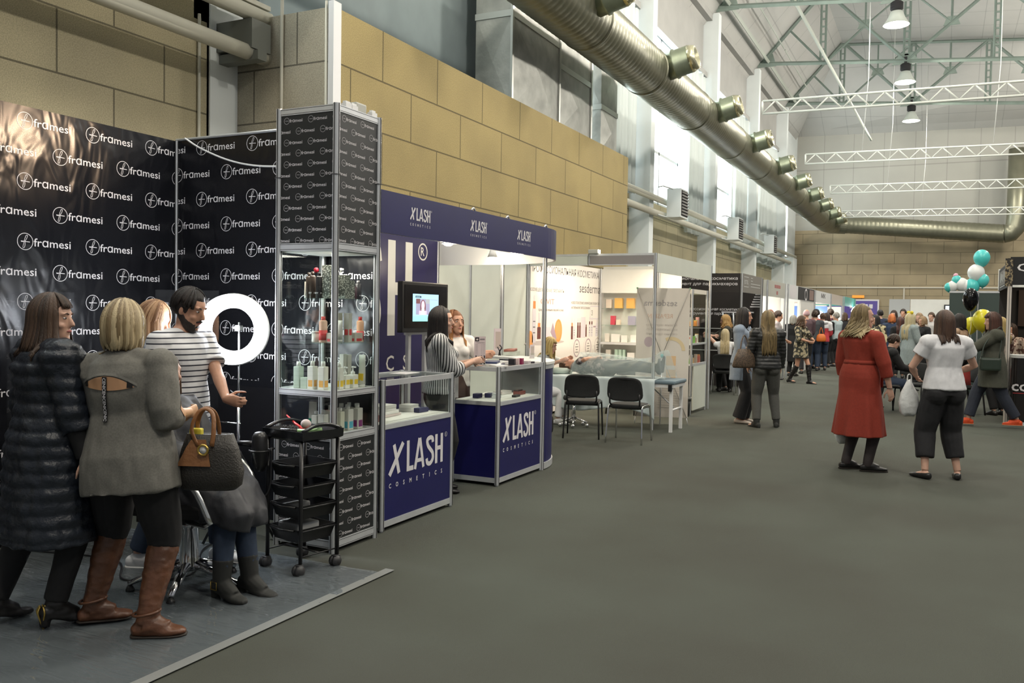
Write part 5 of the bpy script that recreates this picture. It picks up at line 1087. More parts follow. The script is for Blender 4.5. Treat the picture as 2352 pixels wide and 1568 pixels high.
# conference chairs
seat_m = mat('black chair fabric', (.014, .015, .015), .8, bump=.2, bscale=200)
def chair(name, label, x, y, rz, leg_m, h=.82):
    t = thing(name, label, 'chair', (x, y, 0), rz, group='black stacking chairs')
    MB().loft([[(.215*a, .20*b-.0, z) for a, b in [(math.copysign(abs(math.cos(q))**.45, math.cos(q))*s, math.copysign(abs(math.sin(q))**.45, math.sin(q))*s) for q in [2*PI*k/28 for k in range(28)]]] for z, s in ((.425, .9), (.435, 1.0), (.465, 1.04), (.48, 1.0), (.485, .85))]).build('seat', seat_m, t)
    n = 28; pr_ = [(math.copysign(abs(math.cos(q))**.5, math.cos(q)), math.copysign(abs(math.sin(q))**.5, math.sin(q))) for q in [2*PI*k/n for k in range(n)]]
    def br(off, s): return [(.225*s*a*(1-.06*b), -.215-.05*(b*.5+.5)*1.0+off+.03*a*a, .675+.15*s*b) for a, b in pr_]
    MB().loft([br(-.02, .86), br(-.022, .97), br(-.006, 1.0), br(.012, .97), br(.018, .85)]).build('backrest', black_plastic if 0 else seat_m, t)
    for sx in (-1, 1):
        MB().tube(bez([(sx*.23, -.24, .0), (sx*.215, -.19, .40), (sx*.215, -.15, .452), (sx*.215, 0, .458), (sx*.215, .14, .452), (sx*.22, .19, .40), (sx*.235, .235, .0)], 30), (.011), 8, flat=1.5).build('leg', leg_m, t)
        MB().tube([(sx*.17, -.16, .45), (sx*.19, -.21, .50), (sx*.19, -.235, .62)], .011, 8).build('back_support', black_plastic, t)
    MB().tube([(-.215, -.15, .43), (.215, -.15, .43)], .009, 8).tube([(-.215, .14, .43), (.215, .14, .43)], .009, 8).build('crossbar', leg_m, t)
    return t
dkleg = mat('black painted leg', (.02, .02, .02), .35, .3)
chair('stacking_chair', 'black chair with black legs beside the blue booth, left of two facing the massage table', -4.15, 10.56, math.radians(15), dkleg)
chair('stacking_chair', 'black chair with chrome legs, right of two facing the massage table', -3.49, 10.45, math.radians(3), chrome)
chair('stacking_chair', 'black chair behind the massage table in the skincare booth', -4.55, 13.4, PI, dkleg)
t = thing('backpack', 'black bag on the floor between the rounded counter and the left black chair', 'bag', (-4.72, 10.55, 0)); MB().box((-.13, -.1, 0), (.13, .1, .24), bev=.06).box((-.10, -.09, .22), (.12, .1, .44), bev=.07).build('bag_body', black_matt, t); MB().tube(bez([(-.06, -.1, .4), (-.12, -.16, .3), (-.08, -.12, .15)], 10), .012, 8).build('strap', black_plastic, t)

# ------------------------------------------------------------------ fourth booth: black walls, hairdressing
bw = mat('black booth board', (.018, .014, .013), .5)
es = thing('booth_fascia', 'black fascia with white Cyrillic lettering and a grey return over the black booth', 'fascia', (-3.62, 17.75, 0))
M = face_my(-1.9, -.013, 0); mb = MB().box((-1.9, -.012, 2.08), (-.03, .012, 2.46)); write(mb, 'профессиональная косметика', M @ T(.22, 2.33, 0), .085, 1, width=1.6, bold=.01); write(mb, 'и инструмент для парикмахеров', M @ T(.22, 2.22, 0), .085, 1, width=1.6, bold=.01); mb.build('front_panel', [bw, print_w], es)
M = face_x(.013, 0, 0); mb = MB().box((-.012, .03, 2.08), (.012, 2.1, 2.46)); disc2(mb, (.33, 2.30), .001, .001, M, 1); line2(mb, [(.15, 2.20), (.62, 2.20), (.62, 2.40), (.15, 2.40), (.15, 2.20)], .015, M, 1); write(mb, 'ESTEL', M @ T(.19, 2.26, 0), .11, 1, width=.4, bold=.02)
for k in range(4): rect2(mb, .85, 2.39-k*.06, 1.05 if k < 2 else 1.9, 2.405-k*.06, M, 1)
mb.build('side_panel', [mat('grey fascia board', (.20, .19, .17), .5), print_g], es)
mb = MB(); post(mb, 0, 0, 0, 2.46); mb.build('post', POSTM, es); mb = MB(); post(mb, 0, 2.12, 0, 2.46); mb.build('post', POSTM, es)
bk = thing('booth_wall', 'black back walls of the hairdressing booth with white lettering and a striped wedge', 'booth wall', (-5.5, 19.95, 0))
M = face_my(0, -.013, 0); mb = MB().box((0, -.012, 0), (1.9, .012, 2.44)); write(mb, 'профессиональная косметика', M @ T(.1, 1.72, 0), .09, 1, width=1.3, bold=.01); write(mb, 'и инструмент для парикмахеров', M @ T(.1, 1.62, 0), .09, 1, width=1.3, bold=.01)
write(mb, 'ESTEL', M @ T(.75, 1.08, 0), .16, 1, width=.5, bold=.03)
for k in range(9): z = 1.80+k*.055; rect2(mb, 1.83-.03*k*.0-.2+.022*k, z, 1.87, z+.025, M, 1)
mb.build('back_panel', [bw, print_w], bk)
MB().box((-.02, -4.95, 0), (.01, -.02, 2.44)).build('side_panel', bw, bk)
MB().box((.0, -.05, 1.3), (1.9, -.03, 1.32)).box((.0, -.05, .8), (1.9, -.03, .82)).build('shelf_edge', print_g, bk)
tr2 = thing('tool_rack', 'rack of black hairdressing tools on the black booth wall', 'tool rack', (-4.2, 19.9, 1.25)); MB().box((-.3, 0, .42), (.42, .02, .45)).build('rack_bar', print_w, tr2)
for k in range(9): MB().tube([(-.26+k*.078, -.02, .42), (-.26+k*.078+.01, -.03, .22), (-.25+k*.078, -.02, .02)], [.016, .024, .012], 8).build('clipper', black_plastic if k % 3 else alu, tr2)
# the far row of booths along the left of the aisle
def far_booth(y0, y1, x, fcol, label, word=None, wcol=None, wall=white_panel, deco=None, e=25):
    t = thing('exhibition_booth', label, 'booth', (x, y0, 0), group='white booths along the left of the aisle')
    L = y1-y0; M = face_x(.013, 0, 0); mb = MB().box((-.012, .02, 2.08), (.012, L-.02, 2.46))
    if word: write(mb, word, M @ T(L/2, 2.25, 0), .2, 1, width=min(L*.5, 1.2), center=True, bold=.02)
    if deco: deco(mb, M, L)
    mb.build('fascia', [fcol, wcol or txt_d, print_w, black_matt], t)
    MB().box((-1.8, -.012, 2.08), (-.02, .012, 2.46)).build('side_fascia', fcol, t)
    for yy in (0, L): mb = MB(); post(mb, 0, yy, 0, 2.46); mb.build('post', POSTM, t)
    MB().box((-1.86, 0, 0), (-1.84, L, 2.44)).build('back_wall', wall, t); MB().box((-1.84, L-.02, 0), (-.6, L, 2.1)).build('side_wall', wall, t)
    if e: lamp('AREA', (x-.9, y0+L*.5, 2.4), e*2.2, (1, .9, .78), .8, (x-1.1, y0+L*.5, 0))
    return t
greyf = mat('grey white fascia', (.48, .48, .43), .5)
def d1(mb, M, L): disc2(mb, (L*.5, 2.0), .9, .11, M, 1, .0016); 
b1 = far_booth(20.95, 23.5, -3.68, greyf, 'grey white booth with red lettering and lip picture, nearest of the white row', None, mat('faded red print', (.42, .08, .08), .6), deco=lambda mb, M, L: ([rect2(mb, L*.36+k*.11, 2.30, L*.36+k*.11+.07, 2.38, M, 1) for k in range(8)], [rect2(mb, L*.47+k*.12, 2.14, L*.47+k*.12+.08, 2.23, M, 1) for k in range(2)]))
mb = MB().box((-1.83, .3, .9), (-1.82, 1.2, 2.05)); M = face_x(-1.818, 0, 0); disc2(mb, (.75, 1.75), .25, .18, M, 1); rect2(mb, .4, 1.35, 1.1, 1.5, M, 2); rect2(mb, .45, 1.98, 1.05, 2.02, M, 2); mb.build('poster', [white_panel, mat('red print', (.60, .05, .06), .5), black_matt], b1)
M = face_py(0, 2.52, 0); mb = MB(); M2 = face_my(-1.3, 2.528, 0); 
lips = mat('red glitter print', (.60, .05, .04), .5, noise=.4, nscale=40); mb.add([(-.05+.95*u, 2.06-.14*math.sin(PI*u)**.6, .001) for u in [k/16 for k in range(17)]], [tuple(range(17))], 0, M2); mb.box((-1.4, 2.50, .3), (-.1, 2.527, 2.1), 1); mb.build('lip_panel', [lips, white_panel], b1)
def d2(mb, M, L): disc2(mb, (L*.16, 2.27), .62, .19, M, 2, .0012); rect2(mb, L*.32, 2.09, L*.98, 2.45, M, 3, .001); disc2(mb, (L*.62, 2.26), .25, .15, M, 2, .0016, ring=.05); rect2(mb, L*.76, 2.12, L*.94, 2.42, M, 1, .0014)
b2 = far_booth(23.6, 28.9, -3.62, mat('white fascia', (.70, .72, .72), .5), 'white booth with black and white round lettering on its fascia, second of the row', None, mat('brownish print', (.25, .17, .15), .6), deco=d2, e=40)
MB().box((-.5, 5.2, .02), (-.02, 5.23, 2.1)).box((-.03, 2.4, .02), (0, 5.2, 2.08)).build('white_side_panel', white_panel, b2)
far_booth(29.0, 33.2, -3.62, mat('white fascia', (.70, .72, .72), .5), 'white booth with small black lettering, third of the row', 'МК', txt_d, e=35)
far_booth(33.3, 37.3, -3.6, mat('beige fascia', (.55, .48, .42), .5), 'booth with beige fascia, fourth of the row', None, None, e=30)
far_booth(37.4, 42.5, -3.55, mat('teal fascia', (.10, .42, .36), .5), 'booth with teal fascia at the far end of the row', None, None, e=30)
# screens and rings of light in the far booths
def quick(name, label, cat, mb, mats_, loc=(0, 0, 0), rz=0, group=None):
    o = mb.build(name, mats_, None, label=label, category=cat); o.location = loc; o.rotation_euler = (0, 0, rz)
    if group: o['group'] = group
    return o
quick('ring_lamp', 'round white ring lamp glowing in the far booth with small black lettering', 'ring lamp', MB().torus(.20, .11, 30, 10, M=RX(PI/2), flat=.3), mat('ring glow', (.93, .95, 1), .4, emit=16), (-4.0, 32.6, 1.55), .3)
quick('ring_lamp', 'small white ring lamp before the far wall, left of the blonde head in red', 'ring lamp', MB().torus(.20, .09, 30, 10, M=RX(PI/2), flat=.3), mat('ring glow', (.93, .95, 1), .4, emit=16), (-3.3, 41.0, 1.85), .3)
quick('poster_panel', 'blue lit panel behind the far ring lamp', 'panel', MB().box((-.8, 0, 0), (.5, .05, 1.9)), mat('blue panel', (.08, .16, .42), .5, noise=.3, nscale=2), (-4.2, 33.1, .1))
# ------------------------------------------------------------------ far end
quick('sign_board', 'purple sign board on the far wall with pale lettering', 'sign', (lambda mb: (mb.box((-1.35, -.03, 0), (1.35, .03, 1.1), 0), mb.box((-1.27, -.035, .08), (1.27, -.03, 1.02), 1), [rect2(mb, -.1+k*.24, .62, .08+k*.24, .84, face_my(0, -.036, 0), 2) for k in range(5)], mb)[-1])(MB()), [print_w, mat('purple board', (.10, .07, .32), .4), print_w], (-4.35, FAR-.08, 1.5))
quick('exit_sign', 'small orange lit sign on the far wall above the purple board', 'sign', MB().box((-.3, -.05, 0), (.3, .02, .14)), mat('orange lit sign', (.85, .33, .04), .5, emit=.35), (-4.05, FAR-.03, 2.68))
wp = thing('booth_wall', 'white partition wall with an orange end panel in front of the far wall', 'booth wall', (-1.3, 44, 0))
for k, (a, b, m_) in enumerate(((-.9, -.02, mat('light grey panel', (.42, .43, .43), .6)), (0, 1.75, white_panel), (1.78, 2.95, white_panel), (2.98, 3.7, mat('orange panel', (.62, .30, .12), .6)))): MB().box((a, -.02, 0), (b, .02, 2.5)).build('panel', m_, wp)
t = thing('television', 'bright television on the white partition near the far wall', 'television', (.7, 43.955, 1.55)); MB().box((-.62, -.06, 0), (.62, .02, .72), bev=.02).build('casing', black_plastic, t); MB().box((-.56, -.066, .06), (.56, -.06, .66)).build('screen', mat('lit picture', (.62, .70, .85), .4, emit=1.1, noise=.55, nscale=3), t)
# ------------------------------------------------------------------ right side: dark booth with balloons, black coffee-brown booth
gp = mat('dark green board', (.035, .055, .05), .6)
db = thing('booth_wall', 'dark green board wall under the balloons on the right', 'booth wall', (.14, 21.2, 0)); MB().box((0, -.02, 0), (1.1, .02, 2.18)).build('panel', gp, db); mb = MB(); post(mb, 1.15, 0, 0, 2.75, .03); mb.build('post', POSTM, db); MB().box((0, -.025, 2.18), (1.15, .025, 2.22)).build('rail', alu, db); MB().box((.93, .3, 2.25), (1.5, .33, 2.7)).build('white_header', white_panel, db); mb = MB(); post(mb, .55, -.03, 0, 2.2, .012); mb.build('post', POSTM, db)
def balloon(x, y, z, r, m_, label, sq=1.12, tilt=0):
    t = thing('balloon', label, 'balloon', (x, y, z), group='party balloons')
    prof = [(.002, -r*1.32)] + [(r*math.sin(a)*(1-.12*max(0, math.cos(a))), -r*math.cos(a)*sq*(1.0+.08*max(0, math.cos(a)))) for a in [PI*k/14 for k in range(1, 14)]] + [(.002, r*sq)]
    MB().lathe(prof, n=24).build('skin', m_, t); MB().cyl((0, 0, -r*1.36), (0, 0, -r*1.28), .02, .006, 8).build('knot', m_, t); return t
teal, wbal, ybal = mat('teal balloon', (.08, .55, .53), .3), mat('white balloon', (.75, .77, .76), .3), mat('yellow balloon', (.72, .66, .03), .3)
kb = mat('black foil balloon', (.015, .015, .016), .12, .6)
for px_, z, r, m_, l in ((1.05, 2.90, .165, teal, 'teal balloon highest of the bunch at right'), (.95, 2.58, .17, wbal, 'large white balloon under the highest teal one'), (1.08, 2.42, .13, teal, 'teal balloon half hidden behind the large white one'), (.88, 2.29, .155, teal, 'teal balloon resting on the dark green wall'), (.68, 2.33, .13, wbal, 'white balloon on the wall in the middle of the row'), (.58, 2.42, .10, teal, 'small teal balloon above the row on the wall'), (.51, 2.29, .11, wbal, 'white balloon second from the left on the wall'), (.43, 2.27, .09, teal, 'teal balloon at the left end of the wall'), (.78, 2.30, .12, wbal, 'white balloon squeezed beside the teal one on the wall'), (.56, 2.52, .05, mat('pink balloon', (.7, .35, .45), .3), 'tiny pink balloon on top of the small teal one')): balloon(px_-.31, 21.42, z+.04, r, m_, l)
balloon(.47, 18.2, 1.98, .135, kb, 'black shiny balloon floating before the dark green wall', 1.55); balloon(.68, 18.3, 1.60, .175, ybal, 'large yellow balloon under the black one', 1.15); balloon(.50, 18.6, 1.50, .13, ybal, 'smaller yellow balloon left of the large yellow one', 1.2)
for x, y, z, l in ((.47, 18.2, 1.80, 'string of the black balloon'), (.68, 18.3, 1.38, 'string of the large yellow balloon'), (.50, 18.6, 1.33, 'string of the smaller yellow balloon')): quick('balloon_string', l + ' hanging down', 'string', MB().tube(bez([(0, 0, 0), (.02, 0, -.3), (-.02, 0, -.7), (.0, 0, -(z-.02))], 16), .004, 5), white_plastic, (x, y, z), group='balloon strings')
cc = thing('exhibition_booth', 'dark brown booth with black fascia and rounded black counter at the right edge', 'booth', (.93, 15.5, 0))
brn_w = mat('dark brown board', (.035, .02, .014), .5); gold = blotch('gold flecked print', (.02, .016, .012), (.30, .24, .14), 26, .5, .5, .58)
mb = MB(); post(mb, 0, 0, 0, 2.5, .03); mb.build('post', [mat('cream post', (.6, .55, .5), .4), slot], cc)
M = face_my(.06, -.02, 0); mb = MB().box((0, -.018, 2.15), (2.6, .018, 2.58)); write(mb, 'Cocochoco', M @ T(.03, 2.36, 0), .17, 1, width=1.2, bold=.01); mb.build('front_fascia', [black_matt, print_w], cc)
M = Matrix(((0, 0, -1, -.02), (-1, 0, 0, 2.6), (0, 1, 0, 0), (0, 0, 0, 1))); mb = MB().box((-.018, .02, 2.12), (.018, 2.6, 2.5)); rect2(mb, .3, 2.2, 2.2, 2.45, M, 1); [rect2(mb, .5+k*.28, 2.26+.03*(k % 2), .62+k*.28, 2.42-.02*(k % 3), M, 2, .002) for k in range(6)]; rect2(mb, .4, 2.17, 2.1, 2.185, M, 2); mb.build('side_fascia', [black_matt, mat('dark photo print', (.09, .075, .06), .5), print_g], cc)
MB().box((-.07, -.03, 2.13), (.035, .03, 2.56)).build('corner_piece', gold, cc)
MB().box((0, 2.6, 0), (3, 2.64, 2.2)).build('back_wall', black_matt, cc); MB().box((0, 0, 2.5), (3, 2.6, 2.53)).build('ceiling_board', brn_w, cc); MB().box((.3, 2.55, 1.5), (1.2, 2.58, 2.15)).build('shelf_panel', brn_w, cc)
t = thing('reception_counter', 'rounded black counter with white lettering at the right edge of the photo', 'counter', (1.08, 15.75, 0))
A = [(-.10*math.cos(a)-.02, -.42*math.sin(a)) for a in [PI*.02+PI*.5*k/14 for k in range(15)]] + [(1.2, -.43)]
mb = MB().loft([[(x, y, .05), (x*.97+.01, y*.95, .05), (x*.97+.01, y*.95, 1.03), (x, y, 1.03)] for x, y in A], 0, smooth=False); M = face_my(.02, -.432, 0)
write(mb, 'cocochoco', M @ T(-.11, .53, 0), .22, 1, width=1.05, bold=.015, lift=.006); rect2(mb, -.09, .49, .9, .498, M, 2, .006); mb.build('front_panel', [mat('black gloss board', (.012, .010, .010), .2), print_w, mat('red print', (.60, .05, .06), .5)], t)
mb = MB().loft([[(x*1.03, y*1.04, 1.03), (x*.6+.2, y*.1, 1.03), (x*.6+.2, y*.1, 1.075), (x*1.03, y*1.04, 1.075)] for x, y in A], smooth=False); mb.build('top', print_g, t); mb = MB().loft([[(x*1.03, y*1.03, 0), (x*.95, y*.95, 0), (x*.95, y*.95, .05), (x*1.03, y*1.03, .05)] for x, y in A], smooth=False); mb.build('plinth', alu, t)
small_box(1.32, 15.45, 1.075, .22, .16, .01, wht, 'white sheets on the rounded black counter', 'papers on the black counter'); quick('monitor', 'grey cabinet standing behind the rounded black counter', 'cabinet', MB().box((0, 0, 0), (.5, .3, 1.45), bev=.01), mat('taupe board', (.30, .25, .21), .6), (1.3, 16.4, 0))
quick('booth_post', 'pale upright post at the right edge of the photo', 'post', (lambda mb: (post(mb, 0, 0, 0, 2.5, .02), mb)[-1])(MB()), POSTM, tuple([1.015, 10.75, 0]))
lamp('AREA', (1.9, 17.2, 2.45), 14, (1, .8, .6), .5, (1.9, 17.2, 0))
# ------------------------------------------------------------------ people
from mathutils.bvhtree import BVHTree
def skin_mat(n, c):
    m = mat(n, c, .5, noise=.06, nscale=25); m.node_tree.nodes['Principled BSDF'].inputs['Subsurface Weight'].default_value = .06; m.node_tree.nodes['Principled BSDF'].inputs['Subsurface Radius'].default_value = (.01, .004, .002); return m
SK = skin_mat('skin', (.56, .335, .245)); SK2 = skin_mat('warm skin', (.55, .30, .20)); SKT = skin_mat('tan skin', (.50, .28, .15))
eye_w, eye_d, lip_m, brow_m = mat('eye white', (.65, .62, .6), .3), mat('iris', (.03, .02, .015), .25), mat('lips', (.45, .14, .13), .4), mat('eyebrow', (.06, .035, .025), .8)
def solidify(mb, vox, smooth=3, disp=None):
    """one continuous surface from overlapping closed pieces"""
    me = bpy.data.meshes.new('tmp'); me.from_pydata(mb.v, [], mb.f); ob = bpy.data.objects.new('tmp', me); COL.objects.link(ob)
    r = ob.modifiers.new('r', 'REMESH'); r.mode = 'VOXEL'; r.voxel_size = vox; r.use_smooth_shade = True
    s = ob.modifiers.new('s', 'SMOOTH'); s.iterations = smooth; s.factor = .5
    dg = bpy.context.evaluated_depsgraph_get(); out = bpy.data.meshes.new_from_object(ob.evaluated_get(dg))
    bpy.data.objects.remove(ob); bpy.data.meshes.remove(me)
    if disp:
        ns = [v.normal.copy() for v in out.vertices]
        for v, n in zip(out.vertices, ns): v.co += n*disp(v.co, n)
    out.polygons.foreach_set('use_smooth', [True]*len(out.polygons)); out.update(); return out
def link(name, me, m, parent=None, **pr):
    me.name = name; me.materials.clear(); me.materials.append(m); o = bpy.data.objects.new(name, me); COL.objects.link(o)
    if parent is not None: o.parent = parent
    for k, v in pr.items(): o[k] = v
    return o
def ring(c, ax, ay, rx, ry, n=20, p=1.0):
    return [c + ax*(rx*math.copysign(abs(math.cos(t))**p, math.cos(t))) + ay*(ry*math.copysign(abs(math.sin(t))**p, math.sin(t))) for t in [2*PI*k/n for k in range(n)]]
def ik(a, b, l1, l2, hint):
    d = b-a; L = d.length
    if L > (l1+l2)*.995: b = a + d*((l1+l2)*.995/L); d = b-a; L = d.length
    L = max(L, abs(l1-l2)+.02); u = d.normalized(); x = (l1*l1-l2*l2+L*L)/(2*L); h = math.sqrt(max(0, l1*l1-x*x))
    n = hint - u*hint.dot(u); n = n.normalized() if n.length > 1e-5 else u.orthogonal().normalized()
    return a + u*x + n*h, b
def polyat(pts, t):
    """point along a two-bone chain, t = 0..1"""
    l1 = (pts[1]-pts[0]).length; l2 = (pts[2]-pts[1]).length; q = t*(l1+l2)
    return pts[0].lerp(pts[1], q/l1) if q <= l1 else pts[1].lerp(pts[2], (q-l1)/l2)
class Sk: pass
V = Vector
def skeleton(H, build=1, pel=None, lean=0, side=0, twist=0, hy=0, hp=0, ht=0, R=None, L=None, eR=None, eL=None, fR=None, fL=None, tR=-8, tL=8, kR=None, kL=None, sh=.175, female=True, stance=.09, heel=0):
    S = Sk(); s = S.s = H/1.7; S.b = build; S.female = female; S.heel = heel; rad = math.radians
    S.P = V((0, 0, .93*s)) if pel is None else V(pel)
    Rm = Matrix.Rotation(rad(side), 3, 'Y') @ Matrix.Rotation(-rad(lean), 3, 'X'); S.u = Rm @ V((0, 0, 1)); S.Rt = Rm
    S.N = S.P + S.u*(.52*s)
    Tw = Rm @ Matrix.Rotation(rad(twist), 3, 'Z'); S.Tw = Tw
    S.Hr = Matrix.Rotation(rad(hy), 3, 'Z') @ Matrix.Rotation(-rad(hp), 3, 'X') @ Matrix.Rotation(rad(ht), 3, 'Y')
    S.Hc = S.N + S.u*(.055*s) + S.Hr @ V((0, .012*s, .092*s))
    S.arm = {}; S.leg = {}; S.toe = {'R': tR, 'L': tL}
    for k, sx, hand, el in (('R', 1, R, eR), ('L', -1, L, eL)):
        a = S.N - S.u*(.062*s) + Tw @ V((sx*sh*s*(.6+.4*build), -.01*s, 0))
        b = V(hand) if hand is not None else a + V((sx*.055*s*build, .05*s, -.515*s))
        e, b = ik(a, b, .285*s, .25*s, V(el) if el else V((sx*.5, -1, -.1)))
        S.arm[k] = (a, e, b)
    for k, sx, ft, kn in (('R', 1, fR, kR), ('L', -1, fL, kL)):
        a = S.P + V((sx*.085*s*build, 0, -.05*s)); b = V(ft) if ft is not None else V((sx*stance*s, 0, .085*s))
        e, b = ik(a, b, .42*s, .405*s, V(kn) if kn else V((sx*.05, 1, 0)))
        S.leg[k] = (a, e, b)
    return S
TOR = [(-.17, .075, .07, 0), (-.10, .145, .105, -.008), (0, .165, .118, -.012), (.2, .150, .105, -.004), (.42, .124, .090, .004), (.62, .140, .104, .006), (.80, .158, .104, 0), (.92, .135, .083, -.008), (1.0, .075, .062, -.01), (1.06, .052, .052, -.005)]
def torso_rings(S, ease=0, t0=-.17, t1=1.06, flare=0, n=24, p=.9):
    out = []; s = S.s; ks = [t for t, *_ in TOR if t0 < t < t1]
    def at(t):
        for a, b in zip(TOR, TOR[1:]):
            if a[0] <= t <= b[0]: w = (t-a[0])/(b[0]-a[0]); return [a[i]+(b[i]-a[i])*w for i in (1, 2, 3)]
        e = TOR[0] if t < TOR[0][0] else TOR[-1]
        return [.165, .118, -.012] if t < TOR[0][0] else list(e[1:])
    for t in [t0]+ks+[t1]:
        rx, ry, oy = at(max(t, 0) if ease > 0 else t) if t < 0 else at(t)
        bb = S.b if t < .95 else 1; w = max(0, min(1, (t-.3)/.5)); Rr = S.Rt.lerp(S.Tw, w) if w > 0 else S.Rt
        ax = (Rr @ V((1, 0, 0))).normalized(); ay = (Rr @ V((0, 1, 0))).normalized(); fl = flare*max(0, (.42-t)) if t < .42 else 0
        c = S.P + S.u*(.52*s*t) + ay*(oy*s); e2 = ease*(1 if t < .9 else .55)
        out.append(ring(c, ax, ay, (rx*bb)*s+e2+fl, (ry*(.35+.65*bb))*s+e2+fl*.8, n, p))
    return out
def limb(mb, pts, rs, n=12): mb.tube(pts, rs, n)
def hand(mb, w, d, nrm, sx, s, curl, vox, fan=.1):
    d = d.normalized(); nrm = (nrm - d*nrm.dot(d)).normalized(); c = d.cross(nrm)*sx; s *= .95   # c points to the thumb side
    c = -c
    P = lambda x, y, z: w + d*(x*s) + c*(y*s) + nrm*(z*s)
    mb.loft([ring(P(x, y0, 0), c, nrm, hw*s, hh*s, 10) for x, y0, hw, hh in ((-.02, 0, .026, .022), (.02, .002, .034, .018), (.06, .004, .041, .016), (.088, .003, .039, .0125))])
    q = max(.0078*s, vox*.85)
    for y, ln, x0 in ((.030, .070, .085), (.010, .079, .09), (-.010, .074, .088), (-.029, .058, .080)):
        p = P(x0-.01, y, 0); pts = [p]; a = .25*curl; dd = d + c*(y*fan*6)
        for f in (.46, .32, .24):
            v = (dd*math.cos(a) + nrm*math.sin(a)).normalized(); p = p + v*(ln*f*s); pts.append(p); a += curl*.95
        mb.tube(pts, [q*1.08, q*1.05, q, q*.8], 8)
    p0 = P(.012, .024, .006); p1 = P(.045, .052, .016+.02*curl); p2 = P(.075, .058, .024+.035*curl); p3 = P(.098, .054, .03+.045*curl)
    mb.tube([p0, p1, p2, p3], [q*1.5, q*1.3, q*1.1, q*.85], 8)
HEAD = [(-.119, .058, .024, .020), (-.110, .052, .040, .034), (-.085, .036, .054, .056), (-.055, .018, .063, .074), (-.02, .004, .069, .089), (.015, -.003, .073, .097), (.05, -.008, .073, .098), (.08, -.012, .063, .085), (.102, -.015, .044, .060), (.114, -.016, .022, .030), (.118, -.016, .006, .008)]
def body_mesh(S, vox, curl, hands, face, beard=0):
    mb = MB(); s = S.s; b = S.b; lb = .4+.6*b
    mb.loft(torso_rings(S, 0))
    for k, sx in (('R', 1), ('L', -1)):
        a, e, w = S.arm[k]; mb.ell(a, (.054*s*lb, .054*s*lb, .052*s)); limb(mb, [S.N - S.u*(.03*s), a.lerp(S.N, .3), a], [.05*s, .05*s, .046*s])
        limb(mb, [a, a.lerp(e, .5), e, e.lerp(w, .3), w.lerp(e, .35), w], [.048*s*lb, .044*s*lb, .037*s, .038*s, .031*s, (.026*s, .023*s)])
        hd = hands.get(k, {}); d = V(hd.get('d', (w-e))); nn = V(hd.get('n', (-sx, .2, 0))); hand(mb, w, d.normalized(), nn, sx, s, hd.get('curl', curl), vox)
        h, kn, an = S.leg[k]; mb.ell(h + V((0, -.045*s, -.0*s)), (.088*s*lb, .09*s, .10*s))
        limb(mb, [h + V((0, 0, .03*s)), h.lerp(kn, .3), h.lerp(kn, .75), kn, kn.lerp(an, .3), kn.lerp(an, .7), an], [.088*s*lb, .082*s*lb, .060*s*lb, .054*s, .055*s*lb, .040*s, .034*s])
        t = math.radians(S.toe[k]); fd = V((-math.sin(t), math.cos(t), 0)); fa = V((fd.y, -fd.x, 0)); z = V((0, 0, 1))
        mb.loft([ring(an + fd*(y*s) + z*((zz - S.heel*min(1, max(0, (y+.06)/.17)))*s), fa, z, w_*s, h_*s, 10) for y, zz, w_, h_ in ((-.06, -.05, .018, .02), (-.045, -.045, .03, .034), (0, -.035, .034, .045), (.06, -.048, .038, .032), (.12, -.06, .042, .022), (.165, -.065, .034, .015), (.18, -.066, .015, .008))])
    Hr, c = S.Hr, S.Hc; ax, ay, az = Hr @ V((1, 0, 0)), Hr @ V((0, 1, 0)), Hr @ V((0, 0, 1)); jw = .97 if S.female else 1.05
    limb(mb, [S.N - S.u*(.03*s), S.N + S.u*(.03*s), c + az*(-.07*s) + ay*(-.012*s), c + az*(-.02*s) - ay*.01*s], [.056*s, .050*s, .051*s, .05*s])
    mb.loft([ring(c + az*(z*s) + ay*(y*s), ax, ay, rx*s*(jw if z < -.02 else .98), ry*s, 22, .96) for z, y, rx, ry in HEAD])
    if face:
        mb.tube([c + ay*(.086*s) + az*(.02*s), c + ay*(.103*s) + az*(-.008*s), c + ay*(.112*s) + az*(-.024*s), c + ay*(.096*s) + az*(-.034*s)], [.008*s, .010*s, .013*s, .009*s], 8)
        for q in (-1, 1):
            mb.ell(c + ax*(q*.034*s) + ay*(.072*s) + az*(.033*s), (.022*s, .018*s, .009*s), R=Hr); mb.ell(c + ax*(q*.037*s) + ay*(.062*s) + az*(-.03*s), (.025*s, .022*s, .02*s), R=Hr)
        mb.ell(c + ay*(.086*s) + az*(-.062*s), (.024*s, .012*s, .014*s), R=Hr); mb.ell(c + ay*(.082*s) + az*(-.1*s), (.02*s, .016*s, .014*s), R=Hr)
    for q in (-1, 1): mb.ell(c + ax*(q*.074*s) + ay*(-.008*s) + az*(-.008*s), (.011*s, .020*s, .031*s), R=Hr @ Matrix.Rotation(-q*.35, 3, 'Z'))
    return solidify(mb, vox, 2)
def folds(amp, sc=(9, 9, 5), seed=0):
    o = V((seed*3.1, seed*1.7, seed*.9))
    def f(p, n):
        q = V((p.x*sc[0], p.y*sc[1], p.z*sc[2])) + o
        return amp*(mnoise.noise(q) + .5*mnoise.noise(q*2.3 + V((5, 1, 2))))
    return f
def quilt(amp, step, seed=0):
    g = folds(amp*.8, (14, 14, 12), seed)
    return lambda p, n: amp*(abs(math.sin(PI*p.z/step))**.6 - .6) + g(p, n)
